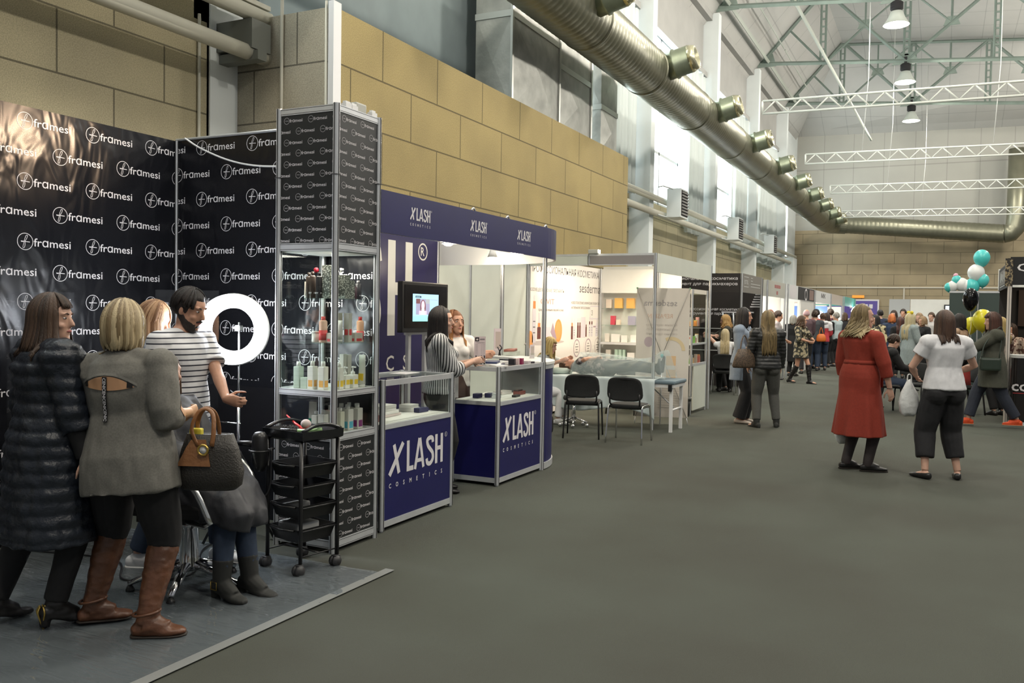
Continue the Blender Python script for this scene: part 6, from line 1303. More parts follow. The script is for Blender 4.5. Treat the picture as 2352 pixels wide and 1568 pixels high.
def g_top(S, m, hem=-.1, sl=1.0, ease=.012, flare=0, neck=1.0, vox=.01, amp=.004, cuff=None, name='top', bust=True, disp=None, seed=0, sle=None, collar=0, parent=None, arms='RL', label=None, tail=None):
    mb = MB(); s = S.s; sle = ease if sle is None else sle; lb = .4+.6*S.b
    mb.loft(torso_rings(S, ease, hem, neck, flare))
    if S.female and bust:
        for q in (-1, 1): mb.ell(S.P + S.u*(.52*s*.68) + S.Tw @ V((q*.066*s*S.b, .075*s*S.b+ease*.5, 0)), (.066*s*S.b, .052*s*S.b+ease, .064*s))
    for k, sx in (('R', 1), ('L', -1)):
        a, e, w = S.arm[k]; mb.ell(a, ((.056*lb)*s+ease, .056*s*lb+ease, .054*s+ease)); limb(mb, [S.N - S.u*(.035*s), a.lerp(S.N, .3) - V((0, 0, .004)), a], [.047*s+ease*.8, .049*s+ease*.8, .05*s+ease])
        if sl > 0 and k in arms:
            n = 9; pts = [polyat((a, e, w), sl*i/n) for i in range(n+1)]; r0 = lambda t: (.050-.022*t)*s*(lb if t < .6 else 1)
            limb(mb, pts, [r0(sl*i/n)+sle*(1+.5*sl*i/n*(1 if sl < .6 else .3)) for i in range(n+1)], 14)
            if cuff: limb(mb, [pts[-1].lerp(pts[-2], .9), pts[-1]], [r0(sl)+sle*1.5+cuff]*2, 14)
    if collar: limb(mb, [S.N - S.u*(.035*s), S.N + S.u*(collar*s)], [.066*s+ease*.5, .060*s+ease*.5], 16)
    if tail: tail(mb)
    o = link(name, solidify(mb, vox, 3, disp or folds(amp, seed=seed)), m, parent)
    if label: o['label'] = label
    return o
def g_trousers(S, m, ease=.012, hem=.97, flare=0, vox=.01, amp=.003, waist=.3, parent=None, seed=1, name='trousers', ke=0):
    mb = MB(); s = S.s; lb = .4+.6*S.b; mb.loft(torso_rings(S, ease, -.13, waist))
    for k in 'RL':
        h, kn, an = S.leg[k]; mb.ell(h + V((0, -.045*s, 0)), (.088*s*lb+ease, .09*s+ease, .10*s+ease)); pts, rs = [h + V((0, 0, .03*s))], [.09*s*lb+ease]
        R = [(.12, .088), (.35, .076), (.5, .060), (.62, .057), (.8, .046), (1, .040)]
        for t, r in R:
            if t < hem: pts.append(polyat((h, kn, an), t)); rs.append(r*s*lb+ease*(1+.6*t)+flare*max(0, t-.4)+ke*(1-abs(t-.5)*2 if abs(t-.5) < .5 else 0))
        pts.append(polyat((h, kn, an), min(hem, 1))); rs.append((.040+.02*max(0, 1-hem))*s*lb+ease*1.6+flare*.6)
        if hem > 1: pts.append(an + V((0, 0, -.05*s*(hem-1)*20*.5))); rs.append(rs[-1])
        limb(mb, pts, rs, 14)
    return link(name, solidify(mb, vox, 3, folds(amp, (12, 12, 7), seed)), m, parent)
def g_skirt(S, m, z1, rx, ry, t0=.42, pleat=.05, npl=11, parent=None, name='skirt', ease=.014, amp=.004, fwd=0):
    s = S.s; n = 72; rings = []; p0 = torso_rings(S, ease, t0, t0+.02, n=n)[0]; c0 = S.P + S.u*(.52*s*t0); hp = torso_rings(S, ease, 0, .02, n=n)[0]
    for k in range(15):
        u = k/14; r = []
        for j in range(n):
            t = 2*PI*j/n; w = 1 + pleat*u*(math.sin(npl*t+.7) + .4*math.sin(npl*1.7*t+2))*.7
            q = V((c0.x*.3 + rx*w*math.cos(t), c0.y*.3+fwd + ry*w*math.sin(t), z1)); zz = c0.z + (z1-c0.z)*u
            b = p0[j].lerp(q, u**.85); hz = S.P.z
            if zz > hz - .12:
                hh = hp[j]; dr = V((hh.x-S.P.x, hh.y-S.P.y, 0)).length; db = V((b.x-S.P.x, b.y-S.P.y, 0)).length
                f_ = max(0, 1-abs(zz-hz)/.2)
                if db < dr: b = b.lerp(V((hh.x, hh.y, b.z)), min(1, f_*1.4))
            b.z = zz; r.append(b)
        rings.append(r)
    mb = MB().loft(rings); return link(name, solidify(mb, .008, 2, folds(amp, (8, 8, 3), 4)), m, parent)
def g_shoes(S, m, kind='shoe', heel=.0, top=.0, parent=None, sole=None, vox=.007, name=None, fat=1.0, lift=0, mats=None):
    s = S.s
    for k in 'RL':
        h, kn, an = S.leg[k]; t = math.radians(S.toe[k]); fd = V((-math.sin(t), math.cos(t), 0)); fa = V((fd.y, -fd.x, 0)); z = V((0, 0, 1)); mb = MB(); g = an.z/s - .085
        dn = heel
        def Pn(y, zz): return V((an.x, an.y, an.z-.085*s)) + fd*(y*s) + z*((zz - dn*min(1, max(0, (y+.06)/.17)))*s)
        mb.loft([ring(Pn(y, zz), fa, z, w_*s*fat, h_*s, 12, .8) for y, zz, w_, h_ in ((-.075, .032, .018, .02), (-.06, .036, .034, .034), (0, .036, .039, .036), (.06, .030, .043, .030), (.12, .025, .046, .024), (.17, .020, .036, .018), (.195, .018, .018, .012))])
        if kind != 'flat': limb(mb, [an - z*(.05*s), an + z*(.0*s)], [.044*s, .043*s], 12)
        if kind != 'flat': limb(mb, [an - z*.025*s - fd*.01*s, Pn(.05, .048), Pn(.105, .034)], [.047*s*fat, .044*s*fat, .036*s*fat], 12)
        if top:
            ed = an + (kn-an)*top; limb(mb, [an - z*.03*s, an.lerp(ed, .2), an.lerp(ed, .65), ed], [.047*s*fat, .049*s*fat, .064*s*fat if top > .5 else .052*s*fat, .066*s*fat if top > .5 else .055*s*fat], 16)
        if heel: mb.box(tuple(Pn(-.06, 0) - V((.028, .028, 0))*s), tuple(Pn(-.06, 0) + V((.028, .028, .04))*s)) if False else limb(mb, [V((an.x, an.y, an.z-(.085+heel)*s)) + fd*(-.052*s) + z*.004, V((an.x, an.y, an.z-.085*s)) + fd*(-.05*s) + z*(.03*s)], [.026*s, .033*s], 10)
        o = link(name or ('boot' if top else 'shoe'), solidify(mb, vox, 2, folds(.0045, (14, 14, 30), 3) if top > .5 else None), m, parent)
        if sole: mbs = MB().loft([ring(Pn(y, .004), fa, z, w_*s*fat, .007*s, 12, .8) for y, w_ in ((-.078, .018), (-.06, .037), (0, .041), (.06, .045), (.12, .048), (.17, .038), (.197, .018))]); mbs.build('sole', sole, o)
def g_hair(S, m, style='long', length=.3, n=90, vol=1.0, fringe=False, part=0, curl=0, seed=1, w=.016, parent=None, back=.0, flip=0, face_gap=48, thick=1.0, front_down=True):
    random.seed(seed); s = S.s; Hr = S.Hr; c = S.Hc; mb = MB(); L = lambda p: c + Hr @ (V(p)*s); ex, ey, ez = .078*vol, .104*vol, .112*vol; co = V((0, -.012, .012))
    nn, mm = 26, 16; rings = []
    for i in range(mm+1):
        th = PI*.995*i/mm+.005; r = []
        for j in range(nn):
            ph = 2*PI*j/nn; d = abs((math.degrees(ph)+180) % 360-180); k = 1.0
            deg = math.degrees(th); lim = 52 if d < face_gap else (100 if d < 95 and style == 'short' else (116 if style == 'short' else 128))
            if d < face_gap+22 and d >= face_gap: lim = 52 + (d-face_gap)/22*(60 if style != 'short' else 36)
            if deg > lim: k = max(.72, 1-(deg-lim)/26*.3)
            r.append(L(co + V((ex*k*math.sin(th)*math.sin(ph), ey*k*math.sin(th)*math.cos(ph), ez*k*math.cos(th)))))
        rings.append(r)
    mb.loft(rings)
    z0 = S.N.z
    for i in range(n):
        fr = fringe and i % 5 == 0
        ph = math.radians(random.uniform(-46, 46)) if fr else math.radians(face_gap+6 + (348-2*face_gap)*((i+random.random()*.7)/n)); jit = random.uniform(-.004, .008)*vol
        th0 = math.radians(random.uniform(4, 26)); th1 = math.radians(random.uniform(58, 66) if fr else (random.uniform(86, 104) if style != 'short' else random.uniform(70, 112 if abs(math.degrees(ph)-180) < 80 else 88)))
        pts, rs = [], []; ww = w*random.uniform(.8, 1.3)*s; st = 7
        for k in range(st):
            th = th0 + (th1-th0)*k/(st-1); q = 1.015+jit*4
            p = co + V((ex*q*math.sin(th)*math.sin(ph) + part*(1-k/(st-1))*.02, ey*q*math.sin(th)*math.cos(ph), ez*q*math.cos(th))); pts.append(L(p)); rs.append((ww*(.55+.45*k/(st-1)), ww*.42*thick))
        if not fr and style in ('long', 'bob'):
            ln = length*random.uniform(.88, 1.06)*s; m_ = 9 if curl else 7; ph0 = random.uniform(0, 6); p = pts[-1].copy(); out = (p-c); out.z = 0; out.normalize(); fwd = (Hr @ V((0, 1, 0))).dot(out)
            for k in range(1, m_+1):
                u = k/m_; q = p + V((0, 0, -ln*u)) + out*(.008*s*u + flip*u*u*.06*s); q += V((math.sin(ph0+u*9), math.cos(ph0+u*8), 0))*(curl*u*s)
                lt = q - S.N; f2 = lt.y
                if q.z < z0 + .01*s:
                    dep = min(1, (z0+.01*s-q.z)/(.06*s))
                    if fwd < .25: q.y = min(q.y, S.N.y-(.075+.05*dep)*s*(.5+.5*S.b)-back)
                    elif q.z < z0-.05*s: q.y = max(q.y, S.N.y+(.07+.04*dep)*s+back)
                pts.append(q); tp = 1 if u < .7 else 1-(u-.7)/.3*.75; rs.append((ww*tp, ww*.42*tp*thick))
        else: rs = [(a*(1 if k < st-2 else .6), b) for k, (a, b) in enumerate(rs)]
        mb.tube(pts, rs, 6)
    return mb.build('hair', m, parent)
def g_face(S, parent, lips=True, brow=None, squint=1):
    s, c, Hr = S.s, S.Hc, S.Hr; L = lambda p: c + Hr @ (V(p)*s)
    for q in (-1, 1):
        mb = MB().ell(L((q*.031, .0775, .011)), (.0145*s, .0085*s, .0060*s*squint), 0, R=Hr).ell(L((q*.031, .0835, .011)), (.0072*s, .004*s, .0058*s*squint), 1, R=Hr); mb.build('eye', [eye_w, eye_d], parent)
        MB().tube([L((q*.017, .0925, .031)), L((q*.032, .0905, .037)), L((q*.048, .079, .031))], [(.003*s, .0035*s), (.003*s, .0042*s), (.002*s, .0025*s)], 6).build('eyebrow', brow or brow_m, parent)
    if lips: MB().tube([L((-.021, .0875, -.061)), L((-.007, .097, -.058)), L((.007, .097, -.058)), L((.021, .0875, -.061))], [.003*s, .0065*s, .0065*s, .003*s], 8).build('lips', lip_m, parent)
def person(label, x, y, yaw, H, vox=.012, skin=None, curl=.5, hands=None, face=True, feat=None, group=None, z=0, **sk):
    """hand and foot targets may be given in room coordinates with a leading 'w'"""
    M = T(x, y, z) @ RZ(math.radians(yaw)); inv = M.inverted()
    for k in ('R', 'L', 'fR', 'fL'):
        if sk.get(k) is not None and sk[k][0] == 'w': sk[k] = inv @ V(sk[k][1:])
    hands = hands or {}
    for h in hands.values():
        for q in ('d', 'n'):
            if q in h and h[q][0] == 'w': h[q] = inv.to_3x3() @ V(h[q][1:])
    S = skeleton(H, **sk); me = body_mesh(S, vox, curl, hands, face)
    o = link('person', me, skin or SK, None, label=label, category='person'); o.location = (x, y, z); o.rotation_euler = (0, 0, math.radians(yaw))
    if group: o['group'] = group
    if feat if feat is not None else vox < .009: g_face(S, o)
    S.o = o; S.M = M; S.vox = vox; return S
def decal(S, src, fn, nu, nv, m, name, d, off=.002, label=None):
    """a patch lying on a garment: fn(u, v) gives a local start point, cast along d"""
    bv = BVHTree.FromPolygons([v.co for v in src.data.vertices], [tuple(p.vertices) for p in src.data.polygons]); d = V(d).normalized(); v, ok = [], []
    for i in range(nu+1):
        for j in range(nv+1):
            p = V(fn(i/nu, j/nv)); h = bv.ray_cast(p, d); ok.append(h[0] is not None); q = h[0] if h[0] is not None else p; v.append(q - d*off)
    f = [(i*(nv+1)+j, (i+1)*(nv+1)+j, (i+1)*(nv+1)+j+1, i*(nv+1)+j+1) for i in range(nu) for j in range(nv)]
    f = [q for q in f if all(ok[i] for i in q)]; used = sorted({i for q in f for i in q}); mp = {i: k for k, i in enumerate(used)}; v = [v[i] for i in used]; f = [tuple(mp[i] for i in q) for q in f]
    mb = MB(); mb.add(v, f, 0, smooth=True); o = mb.build(name, m, S.o)
    if label: o['label'] = label
    return o
def cloth(n, c, rough=.85, noise=.1, ns=40, sheen=0, bump=.12, bs=600): return mat(n, c, rough, noise=noise, nscale=ns, bump=bump, bscale=bs, sheen=sheen)
c_black = cloth('black cloth', (.008, .008, .009)); c_char = cloth('charcoal cloth', (.016, .016, .018)); c_denim = cloth('dark denim', (.022, .036, .066), .85); c_navy = cloth('navy cloth', (.02, .028, .06)); c_white = cloth('white cloth', (.72, .72, .73), .8, .04); l_black = mat('black leather', (.012, .011, .011), .38)
h_dbrown = islands('dark brown hair', (.018, .010, .007), (.06, .032, .018)); h_black = islands('black hair', (.006, .005, .005), (.02, .014, .012)); h_blonde = islands('blonde hair', (.22, .14, .06), (.52, .38, .20)); h_brown = islands('brown hair', (.05, .026, .013), (.11, .058, .028)); h_red = islands('reddish hair', (.16, .04, .015), (.30, .09, .03)); h_grey = islands('grey hair', (.22, .21, .19), (.45, .43, .38)); h_honey = islands('honey hair', (.22, .09, .03), (.50, .24, .08))
# ---- foreground people
# woman in the long quilted coat
S = person('woman in long dark quilted coat at far left, seen from behind, smiling to the right', -3.97, 2.86, -14, 1.57, .0065, pel=(0, 0, .915), heel=.05, curl=.5, hy=-48, hp=4, build=1.12, R=('w', -3.70, 2.86, .84), eR=(.6, -.8, 0), fR=('w', -3.90, 2.84, .135), fL=('w', -4.18, 2.72, .135), hands={'R': {'d': (.1, .2, -1), 'n': (-.6, -.6, 0)}})
coat = mat('dark quilted nylon', (.012, .016, .024), .36, bump=.25, bscale=60)
g_top(S, coat, hem=-1.0, sl=.72, ease=.05, flare=.03, neck=1.0, vox=.011, disp=quilt(.013, .066), name='coat', collar=.03, parent=S.o, sle=.032)
g_top(S, c_black, hem=.3, sl=1.0, ease=.014, vox=.01, name='sweater', parent=S.o, bust=False); g_trousers(S, c_black, .012, 1, parent=S.o); g_shoes(S, l_black, 'boot', .05, .9, parent=S.o, fat=1.1)
g_hair(S, islands('chestnut hair', (.028, .016, .010), (.085, .048, .028)), 'bob', .19, 130, 1.1, fringe=True, seed=3, w=.014, parent=S.o, flip=.5)
gold = mat('gilded metal', (.65, .45, .12), .28, 1)
p = S.leg['R'][2]; mb = MB()
for k in range(5): a = k*2*PI/5; mb.tube(bez([(p.x, p.y-.055, .005), (p.x+.012*math.cos(a), p.y-.06+.012*math.sin(a), .05), (p.x+.03*math.cos(a), p.y-.062+.024*math.sin(a), .095), (p.x+.012*math.cos(a), p.y-.062+.01*math.sin(a), .125)], 12), .0045, 6)
mb.build('gilded_heel', gold, S.o, label='gilded openwork heel')
# blonde woman in grey
S = person('blonde woman in grey sweater and tall brown boots standing with her back to the camera', -3.58, 2.96, 20, 1.60, .0065, SKT, pel=(.05, 0, .875), side=-6, lean=2, hy=-4, hp=5, build=1.27, sh=.185, R=('w', -3.40, 3.22, 1.07), eR=(.5, -.4, -2), L=('w', -3.82, 3.24, 1.03), eL=(-1, -.6, -1.6), fR=('w', -3.40, 2.96, .09), fL=('w', -3.78, 2.96, .10), tR=-74, tL=-62, kR=(.2, 1, 0), hands={'R': {'curl': 1.2}})
grey = cloth('grey jersey', (.155, .15, .132), .9, .14, 120)
top = g_top(S, grey, hem=-.36, sl=.70, ease=.026, flare=.02, neck=1.03, vox=.009, amp=.011, name='sweater', parent=S.o, sle=.028, seed=3, collar=.02)
zc = S.P.z + .52*S.s*.70
decal(S, top, lambda u, v: ((u-.5)*.27, -.5, zc + .035*(1-(2*u-1)**2)*(1 if v > .5 else -.9)*abs(2*v-1) + .012*(1-(2*u-1)**2)), 40, 14, SKT, 'back_opening', (0, 1, 0), .004, 'bare skin in the back opening')
rib = cloth('grey jersey hem', (.20, .195, .172), .9, .1, 120)
decal(S, top, lambda u, v: ((u-.5)*.29, -.5, zc + .048*(1-(2*u-1)**2)+.010 + (v-.5)*.012), 40, 2, rib, 'opening_edge', (0, 1, 0), .006)
decal(S, top, lambda u, v: (-.128+.026*u if v < 2 else 0, -.5, zc-.004+.03*v), 3, 3, c_black, 'strap', (0, 1, 0), .0055); decal(S, top, lambda u, v: (.102+.026*u, -.5, zc-.004+.03*v), 3, 3, c_black, 'strap', (0, 1, 0), .0055)
tape = decal(S, top, lambda u, v: (-.018+.024*u, -.5, zc+.045-.215*v), 2, 24, c_black, 'ribbon', (0, 1, 0), .009)
bv = BVHTree.FromPolygons([v.co for v in top.data.vertices], [tuple(q.vertices) for q in top.data.polygons]); y0 = min(v.co.y for v in tape.data.vertices)
mb = MB(); vv, ff, ww = text_geo('CENICENICENICENIC', .02)
def onback(p):
    q = V((-.014 + p.y*.021, -.5, zc+.04-p.x/ww*.205)); h = bv.ray_cast(q, V((0, 1, 0))); return (q.x, (h[0].y if h[0] else -.15)-.0105, q.z)
mb.add([onback(p) for p in vv], ff, 0); mb.build('ribbon_lettering', print_w, S.o)
for k in ('R', 'L'):
    a, e, w_ = S.arm[k]; m1 = polyat((a, e, w_), .40); sx = 1 if k == 'R' else -1
    decal(S, top, lambda u, v: (m1.x+sx*.3, m1.y-.03+(u-.5)*.10, m1.z-.02+(v-.5)*.09*(1-abs(2*u-1))), 10, 8, SKT, 'sleeve_opening', (-sx, .35, 0), .004, 'bare skin in the sleeve slit')
g_trousers(S, c_black, .014, .56, vox=.01, parent=S.o)
brown_l = mat('brown boot leather', (.105, .042, .020), .42, noise=.3, nscale=9, bump=.2, bscale=30)
g_shoes(S, brown_l, 'boot', .0, 1.05, parent=S.o, sole=mat('dark sole', (.02, .014, .01), .7), fat=1.2)
for k in 'RL':
    an = S.leg[k][2]; MB().tube([(an.x+.062*math.cos(t)*1.0, an.y+.062*math.sin(t), .125+.01*math.cos(t)) for t in [2*PI*j/20 for j in range(21)]], .007, 6).build('boot_strap', brown_l, S.o)
g_hair(S, islands('streaked blonde hair', (.17, .115, .05), (.62, .50, .30), c3=None), 'bob', .115, 150, 1.14, seed=8, w=.015, parent=S.o, face_gap=40, flip=-.35)
mb = MB()
for k in range(26): a_ = PI*(k/25-.5)*1.3; c = S.Hc + S.Hr @ V((.062*math.sin(a_), -.085*math.cos(a_), -.075))*S.s; mb.tube([c + V((0, 0, .03)), c, c + V((.0, .012, -.045))], [.006, .009, .004], 6)
mb.build('hair_underlayer', h_dbrown, S.o, label='darker hair at the nape')
# handbag hanging from her forearm
bagm = mat('dark pebbled leather', (.025, .022, .018), .5, bump=.4, bscale=120); cam = mat('camel leather', (.23, .10, .035), .45, bump=.2, bscale=60)
b = thing('handbag', 'dark handbag with camel trim and gold grommet hanging from the forearm of woman in grey', 'handbag', (-3.235, 3.20, .70), math.radians(24))
def bagring(z, w, d, o=0): return [(w*math.copysign(abs(math.cos(t))**.7, math.cos(t))+o, d*math.copysign(abs(math.sin(t))**.7, math.sin(t)), z) for t in [2*PI*k/28 for k in range(28)]]
MB().loft([bagring(0, .13, .055), bagring(.02, .155, .075), bagring(.09, .165, .08), bagring(.2, .14, .06), bagring(.275, .115, .035), bagring(.27, .10, .025)]).build('bag_body', bagm, b)
MB().loft([[(x, y, z) for x, y in ((-.135+.02*k, -.082+.009*k), (.03-.012*k, -.086+.012*k), (.03-.012*k, -.078+.012*k), (-.135+.02*k, -.074+.009*k))] for k, z in ((0, .125), (1, .17), (2, .215), (3, .25))], smooth=False).build('camel_panel', cam, b)
MB().torus(.024, .006, 24, 8, M=T(-.005, -.082, .205) @ RX(PI/2)).build('grommet', gold, b); MB().cyl((-.005, -.0825, .205), (-.005, -.074, .205), .020).build('grommet_hole', paper, b)
for yy, o in ((-.06, -.06), (.03, .03)): MB().tube(bez([(-.06+.02, yy, .22), (-.075, yy*.8, .30), (-.055, yy*.5, .375), (-.02, yy*.3, .40), (.02, yy*.4, .375), (.035, yy*.8, .30), (.03, yy, .22)], 24), (.006), 8, flat=1.9).build('bag_handle', cam, b)
MB().box((-.10, -.02, .26), (-.04, .02, .30), bev=.008).build('yellow_cloth', mat('yellow cloth', (.65, .55, .05), .7), b)
# bearded man
S = person('bearded man in striped tee reaching out beside the ring lamp', -4.22, 3.95, -84, 1.70, .0065, SK2, curl=.8, female=False, hy=6, hp=20, build=1.1, sh=.19, L=('w', -3.82, 3.94, .98), eL=(-.9, -.2, -.8), R=(.25, .16, .92), fR=('w', -4.37, 3.74, .09), fL=('w', -4.06, 4.10, .09), tR=20, tL=0, hands={'L': {'d': ('w', 1, .1, -.15), 'n': ('w', -.2, 1, .1), 'curl': .9}})
strp = stripes('striped jersey', (.70, .70, .71), (.02, .022, .035), 2, .0335, .24)
top = g_top(S, strp, hem=-.12, sl=.40, ease=.018, vox=.009, amp=.006, name='t_shirt', bust=False, parent=S.o, sle=.02, cuff=.004, neck=.985)
g_trousers(S, c_denim, .014, .97, parent=S.o); g_shoes(S, c_white, 'shoe', parent=S.o, sole=white_plastic)
hs = islands('short dark hair', (.008, .006, .005), (.03, .02, .016))
g_hair(S, hs, 'short', 0, 120, 1.07, fringe=False, seed=5, w=.012, parent=S.o, face_gap=44)
mb = MB(); s = S.s; Lh = lambda p: S.Hc + S.Hr @ (V(p)*s)
mb.loft([ring(Lh((0, y, z)), S.Hr @ V((1, 0, 0)), S.Hr @ V((0, 1, 0)), rx*s, ry*s, 20) for z, y, rx, ry in ((-.132, .058, .022, .020), (-.118, .050, .046, .040), (-.09, .036, .062, .058), (-.06, .015, .070, .074), (-.035, -.005, .074, .060), (-.0, -.012, .0755, .03))])
mb.tube([Lh((-.03, .088, -.052)), Lh((0, .104, -.047)), Lh((.03, .088, -.052))], [.006*s, .009*s, .006*s], 8)
link('beard', solidify(mb, .007, 1, folds(.003, (60, 60, 60))), hs, S.o)
# woman with orange hair behind him
S = person('woman with copper blonde hair half hidden between the blonde woman and the bearded man', -4.68, 4.08, -60, 1.62, .010, hp=22, hy=-10); g_top(S, c_black, ease=.015, parent=S.o); g_trousers(S, c_black, parent=S.o); g_shoes(S, l_black, parent=S.o)
g_hair(S, islands('copper blonde hair', (.18, .075, .03), (.58, .36, .20)), 'bob', .16, 110, 1.08, seed=6, parent=S.o, face_gap=30)
# client in the chair
S = person('seated client under a dark cape with jeans and black ankle boots in the chrome chair', -3.86, 3.63, -80, 1.60, .009, pel=(0, -.04, .60), lean=-12, heel=.05, fR=('w', -3.50, 3.55, .125), fL=('w', -3.44, 3.70, .115), kR=(0, .6, .8), kL=(0, .6, .8), R=(.10, .20, .70), L=(-.10, .20, .70), tR=-14, tL=-6)
cape = mat('dark grey cape', (.020, .021, .026), .55, noise=.1, nscale=5, bump=.2, bscale=15); mb = MB(); mb.loft(torso_rings(S, .045, -.05, 1.0, .08))
for k in 'RL':
    a, e, w = S.arm[k]; limb(mb, [S.N - S.u*.03, a, e, w], [.06, .095, .10, .11]); h, kn, an = S.leg[k]; limb(mb, [h, h.lerp(kn, .6), kn + V((0, .02, .02)), kn + V((0, .06, -.05)), kn.lerp(an, .30) + V((0, .05, 0))], [.13, .125, .11, .10, .09])
kc = (S.leg['R'][1] + S.leg['L'][1])/2; mb.loft([ring(V((0, y, z)), V((1, 0, 0)), V((0, 1, 0)), rx, ry, 30) for z, y, rx, ry in ((.43, .30, .225, .19), (.50, .29, .23, .19), (.60, .22, .235, .21), (.70, .10, .225, .22))])
mb.loft([ring(V((0, y, z)), V((1, 0, 0)), V((0, 1, 0)), rx, ry, 30) for z, y, rx, ry in ((.46, .04, .255, .24), (.58, .02, .255, .24), (.75, -.02, .24, .2))])
cp = link('cape', solidify(mb, .012, 3, folds(.012, (9, 9, 5), 2)), cape, S.o)
g_trousers(S, c_denim, .010, .93, parent=S.o); g_shoes(S, mat('black suede', (.016, .017, .015), .75), 'boot', .05, .26, parent=S.o, fat=1.12)
an = S.leg['R'][2]; MB().tube([an + V((.06, d_*.03-.01, z_*.03-.035)) for d_, z_ in ((-.6,-.6), (.6,-.75), (.6,.6), (-.6,.75), (-.6,-.6))], .003, 6).build('boot_buckle', gold, S.o)
g_hair(S, h_brown, 'bob', .16, 70, 1.05, seed=9, parent=S.o)
# ---- two women at the blue booth
S = person('dark haired woman in striped blouse standing behind the gap between the blue counters', -3.97, 6.62, -56, 1.615, .0075, hy=-6, hp=2, R=('w', -3.72, 6.78, 1.16), L=('w', -3.84, 6.98, 1.15), eR=(.6, -.6, -1.4), eL=(-.6, -.5, -1.2), hands={'R': {'d': ('w', .3, 1, .1)}, 'L': {'d': ('w', .4, .9, .1)}})
g_top(S, radial('striped blouse', (.62, .62, .62), (.03, .03, .035), 56, .42), hem=-.02, sl=.72, ease=.032, vox=.009, amp=.010, name='blouse', parent=S.o, sle=.03, seed=5, collar=.03)
g_trousers(S, c_black, .012, parent=S.o); g_shoes(S, l_black, parent=S.o); g_hair(S, h_black, 'long', .27, 140, 1.06, seed=11, parent=S.o, w=.014, face_gap=52)
S = person('auburn haired woman in white blouse talking behind the rounded counter', -4.40, 7.62, -128, 1.585, .0075, SK2, hy=10, hp=0, R=('w', -4.16, 7.95, 1.16), L=('w', -4.09, 7.60, 1.17), eR=(.7, -.5, -1), eL=(-.7, -.5, -1), hands={'R': {'d': ('w', .9, .4, 0)}, 'L': {'d': ('w', .9, .5, 0)}})
g_top(S, cloth('white blouse cloth', (.70, .67, .64), .8, .04), hem=-.05, sl=.75, ease=.02, vox=.009, amp=.007, name='blouse', parent=S.o, seed=6, neck=.97); g_skirt(S, cloth('brown skirt cloth', (.05, .022, .016)), .55, .19, .15, parent=S.o, pleat=.02); g_shoes(S, l_black, parent=S.o)
g_hair(S, islands('auburn hair', (.14, .045, .015), (.34, .13, .04), c3=(.55, .27, .09), zsplit=(1.42, 1.25)), 'long', .30, 140, 1.06, seed=12, parent=S.o, w=.014, part=1, face_gap=50)
t = MB().box((-.05, -.002, -.22), (.05, .002, 0)).build('price_sheet', paper, None, label='white sheet hanging below the corner of the middle counter top', category='paper'); t.location = (-4.05, 7.0, 1.02); t.rotation_euler = (0, 0, .3)
# ---- skincare booth
S = person('blonde beautician in grey seated at the head of the massage table', -5.28, 11.62, -84, 1.60, .009, pel=(0, 0, .52), lean=14, hp=18, fR=(.15, .35, .08), fL=(-.15, .35, .08), R=('w', -4.98, 11.72, .90), L=('w', -4.96, 11.88, .92), feat=True, hands={'R': {'d': ('w', 1, .2, .4)}, 'L': {'d': ('w', 1, 0, .4)}})
g_top(S, cloth('pale grey uniform', (.40, .42, .40)), sl=.5, parent=S.o); g_trousers(S, c_white, parent=S.o); g_shoes(S, c_white, parent=S.o); g_hair(S, islands('golden hair', (.36, .24, .08), (.60, .45, .18)), 'bob', .20, 100, 1.05, seed=13, parent=S.o, fringe=True, face_gap=44)
t = thing('stool', 'white stool under the blonde beautician', 'stool', (-5.3, 11.63, 0)); MB().lathe([(.15, .38), (.16, .40), (.15, .43), (.02, .435)], n=20).build('seat', white_plastic, t); MB().cyl((0, 0, .02), (0, 0, .38), .025).lathe([(.16, 0), (.16, .02), (.03, .03)], n=20).build('base', chrome, t)
S = person('client lying on the massage table under a sheer blue sheet', 0, 0, 0, 1.52, .009, SK2, hp=-2, R=(.06, .13, .95), L=(-.04, .14, .93), eR=(1, .1, .2), eL=(-1, .1, .2), fR=(.09, .0, .05), fL=(-.06, .02, .05), tR=-20, tL=14, kR=(.1, 1, 0), kL=(0, 1, 0), hands={'R': {'d': (-1, .25, 0), 'n': (0, -1, 0)}, 'L': {'d': (1, .25, 0), 'n': (0, -1, 0)}}, feat=True)
g_top(S, blotch('grey marbled blouse', (.32, .27, .26), (.045, .04, .045), 16, .7, .42, .5), hem=-.1, sl=.42, ease=.022, parent=S.o, amp=.008, name='blouse', sle=.03); g_trousers(S, c_char, .014, parent=S.o); g_shoes(S, c_char, parent=S.o); g_hair(S, h_brown, 'short', 0, 60, 1.06, seed=2, parent=S.o)
S.o.matrix_world = Matrix(((0, 0, -1, -3.50), (-1, 0, 0, 11.86), (0, 1, 0, .83), (0, 0, 0, 1)))
def fn(u, v):
    x = -4.72+1.36*u; w_u = max(0, min(1, (u-.25)/.4)); prof = .235-.055*w_u*w_u*(3-2*w_u)+.13*math.exp(-((u-.93)/.085)**2)
    yy = (v-.5)*2; k = max(0, 1-abs(yy)**2.2); fold = .022*math.sin(u*17+yy*5)*(.4+.6*abs(yy)) + .016*math.sin(u*31+v*23+3*math.sin(u*9)) + .012*mnoise.noise(Vector((u*9, v*7, 1)))
    q_ = min(1, (1-u)/.06); return (x + .05*math.sin(v*7)*(u-.5), 11.84-yy*.345, .722+(prof+.06)*k**.7*q_**.6+fold*(.3+.7*k)*q_+ .004)
grid_cloth('cover_sheet', film_c, 110, 60, fn, th=0, label='sheer pale blue sheet draped over the lying client', category='sheet')
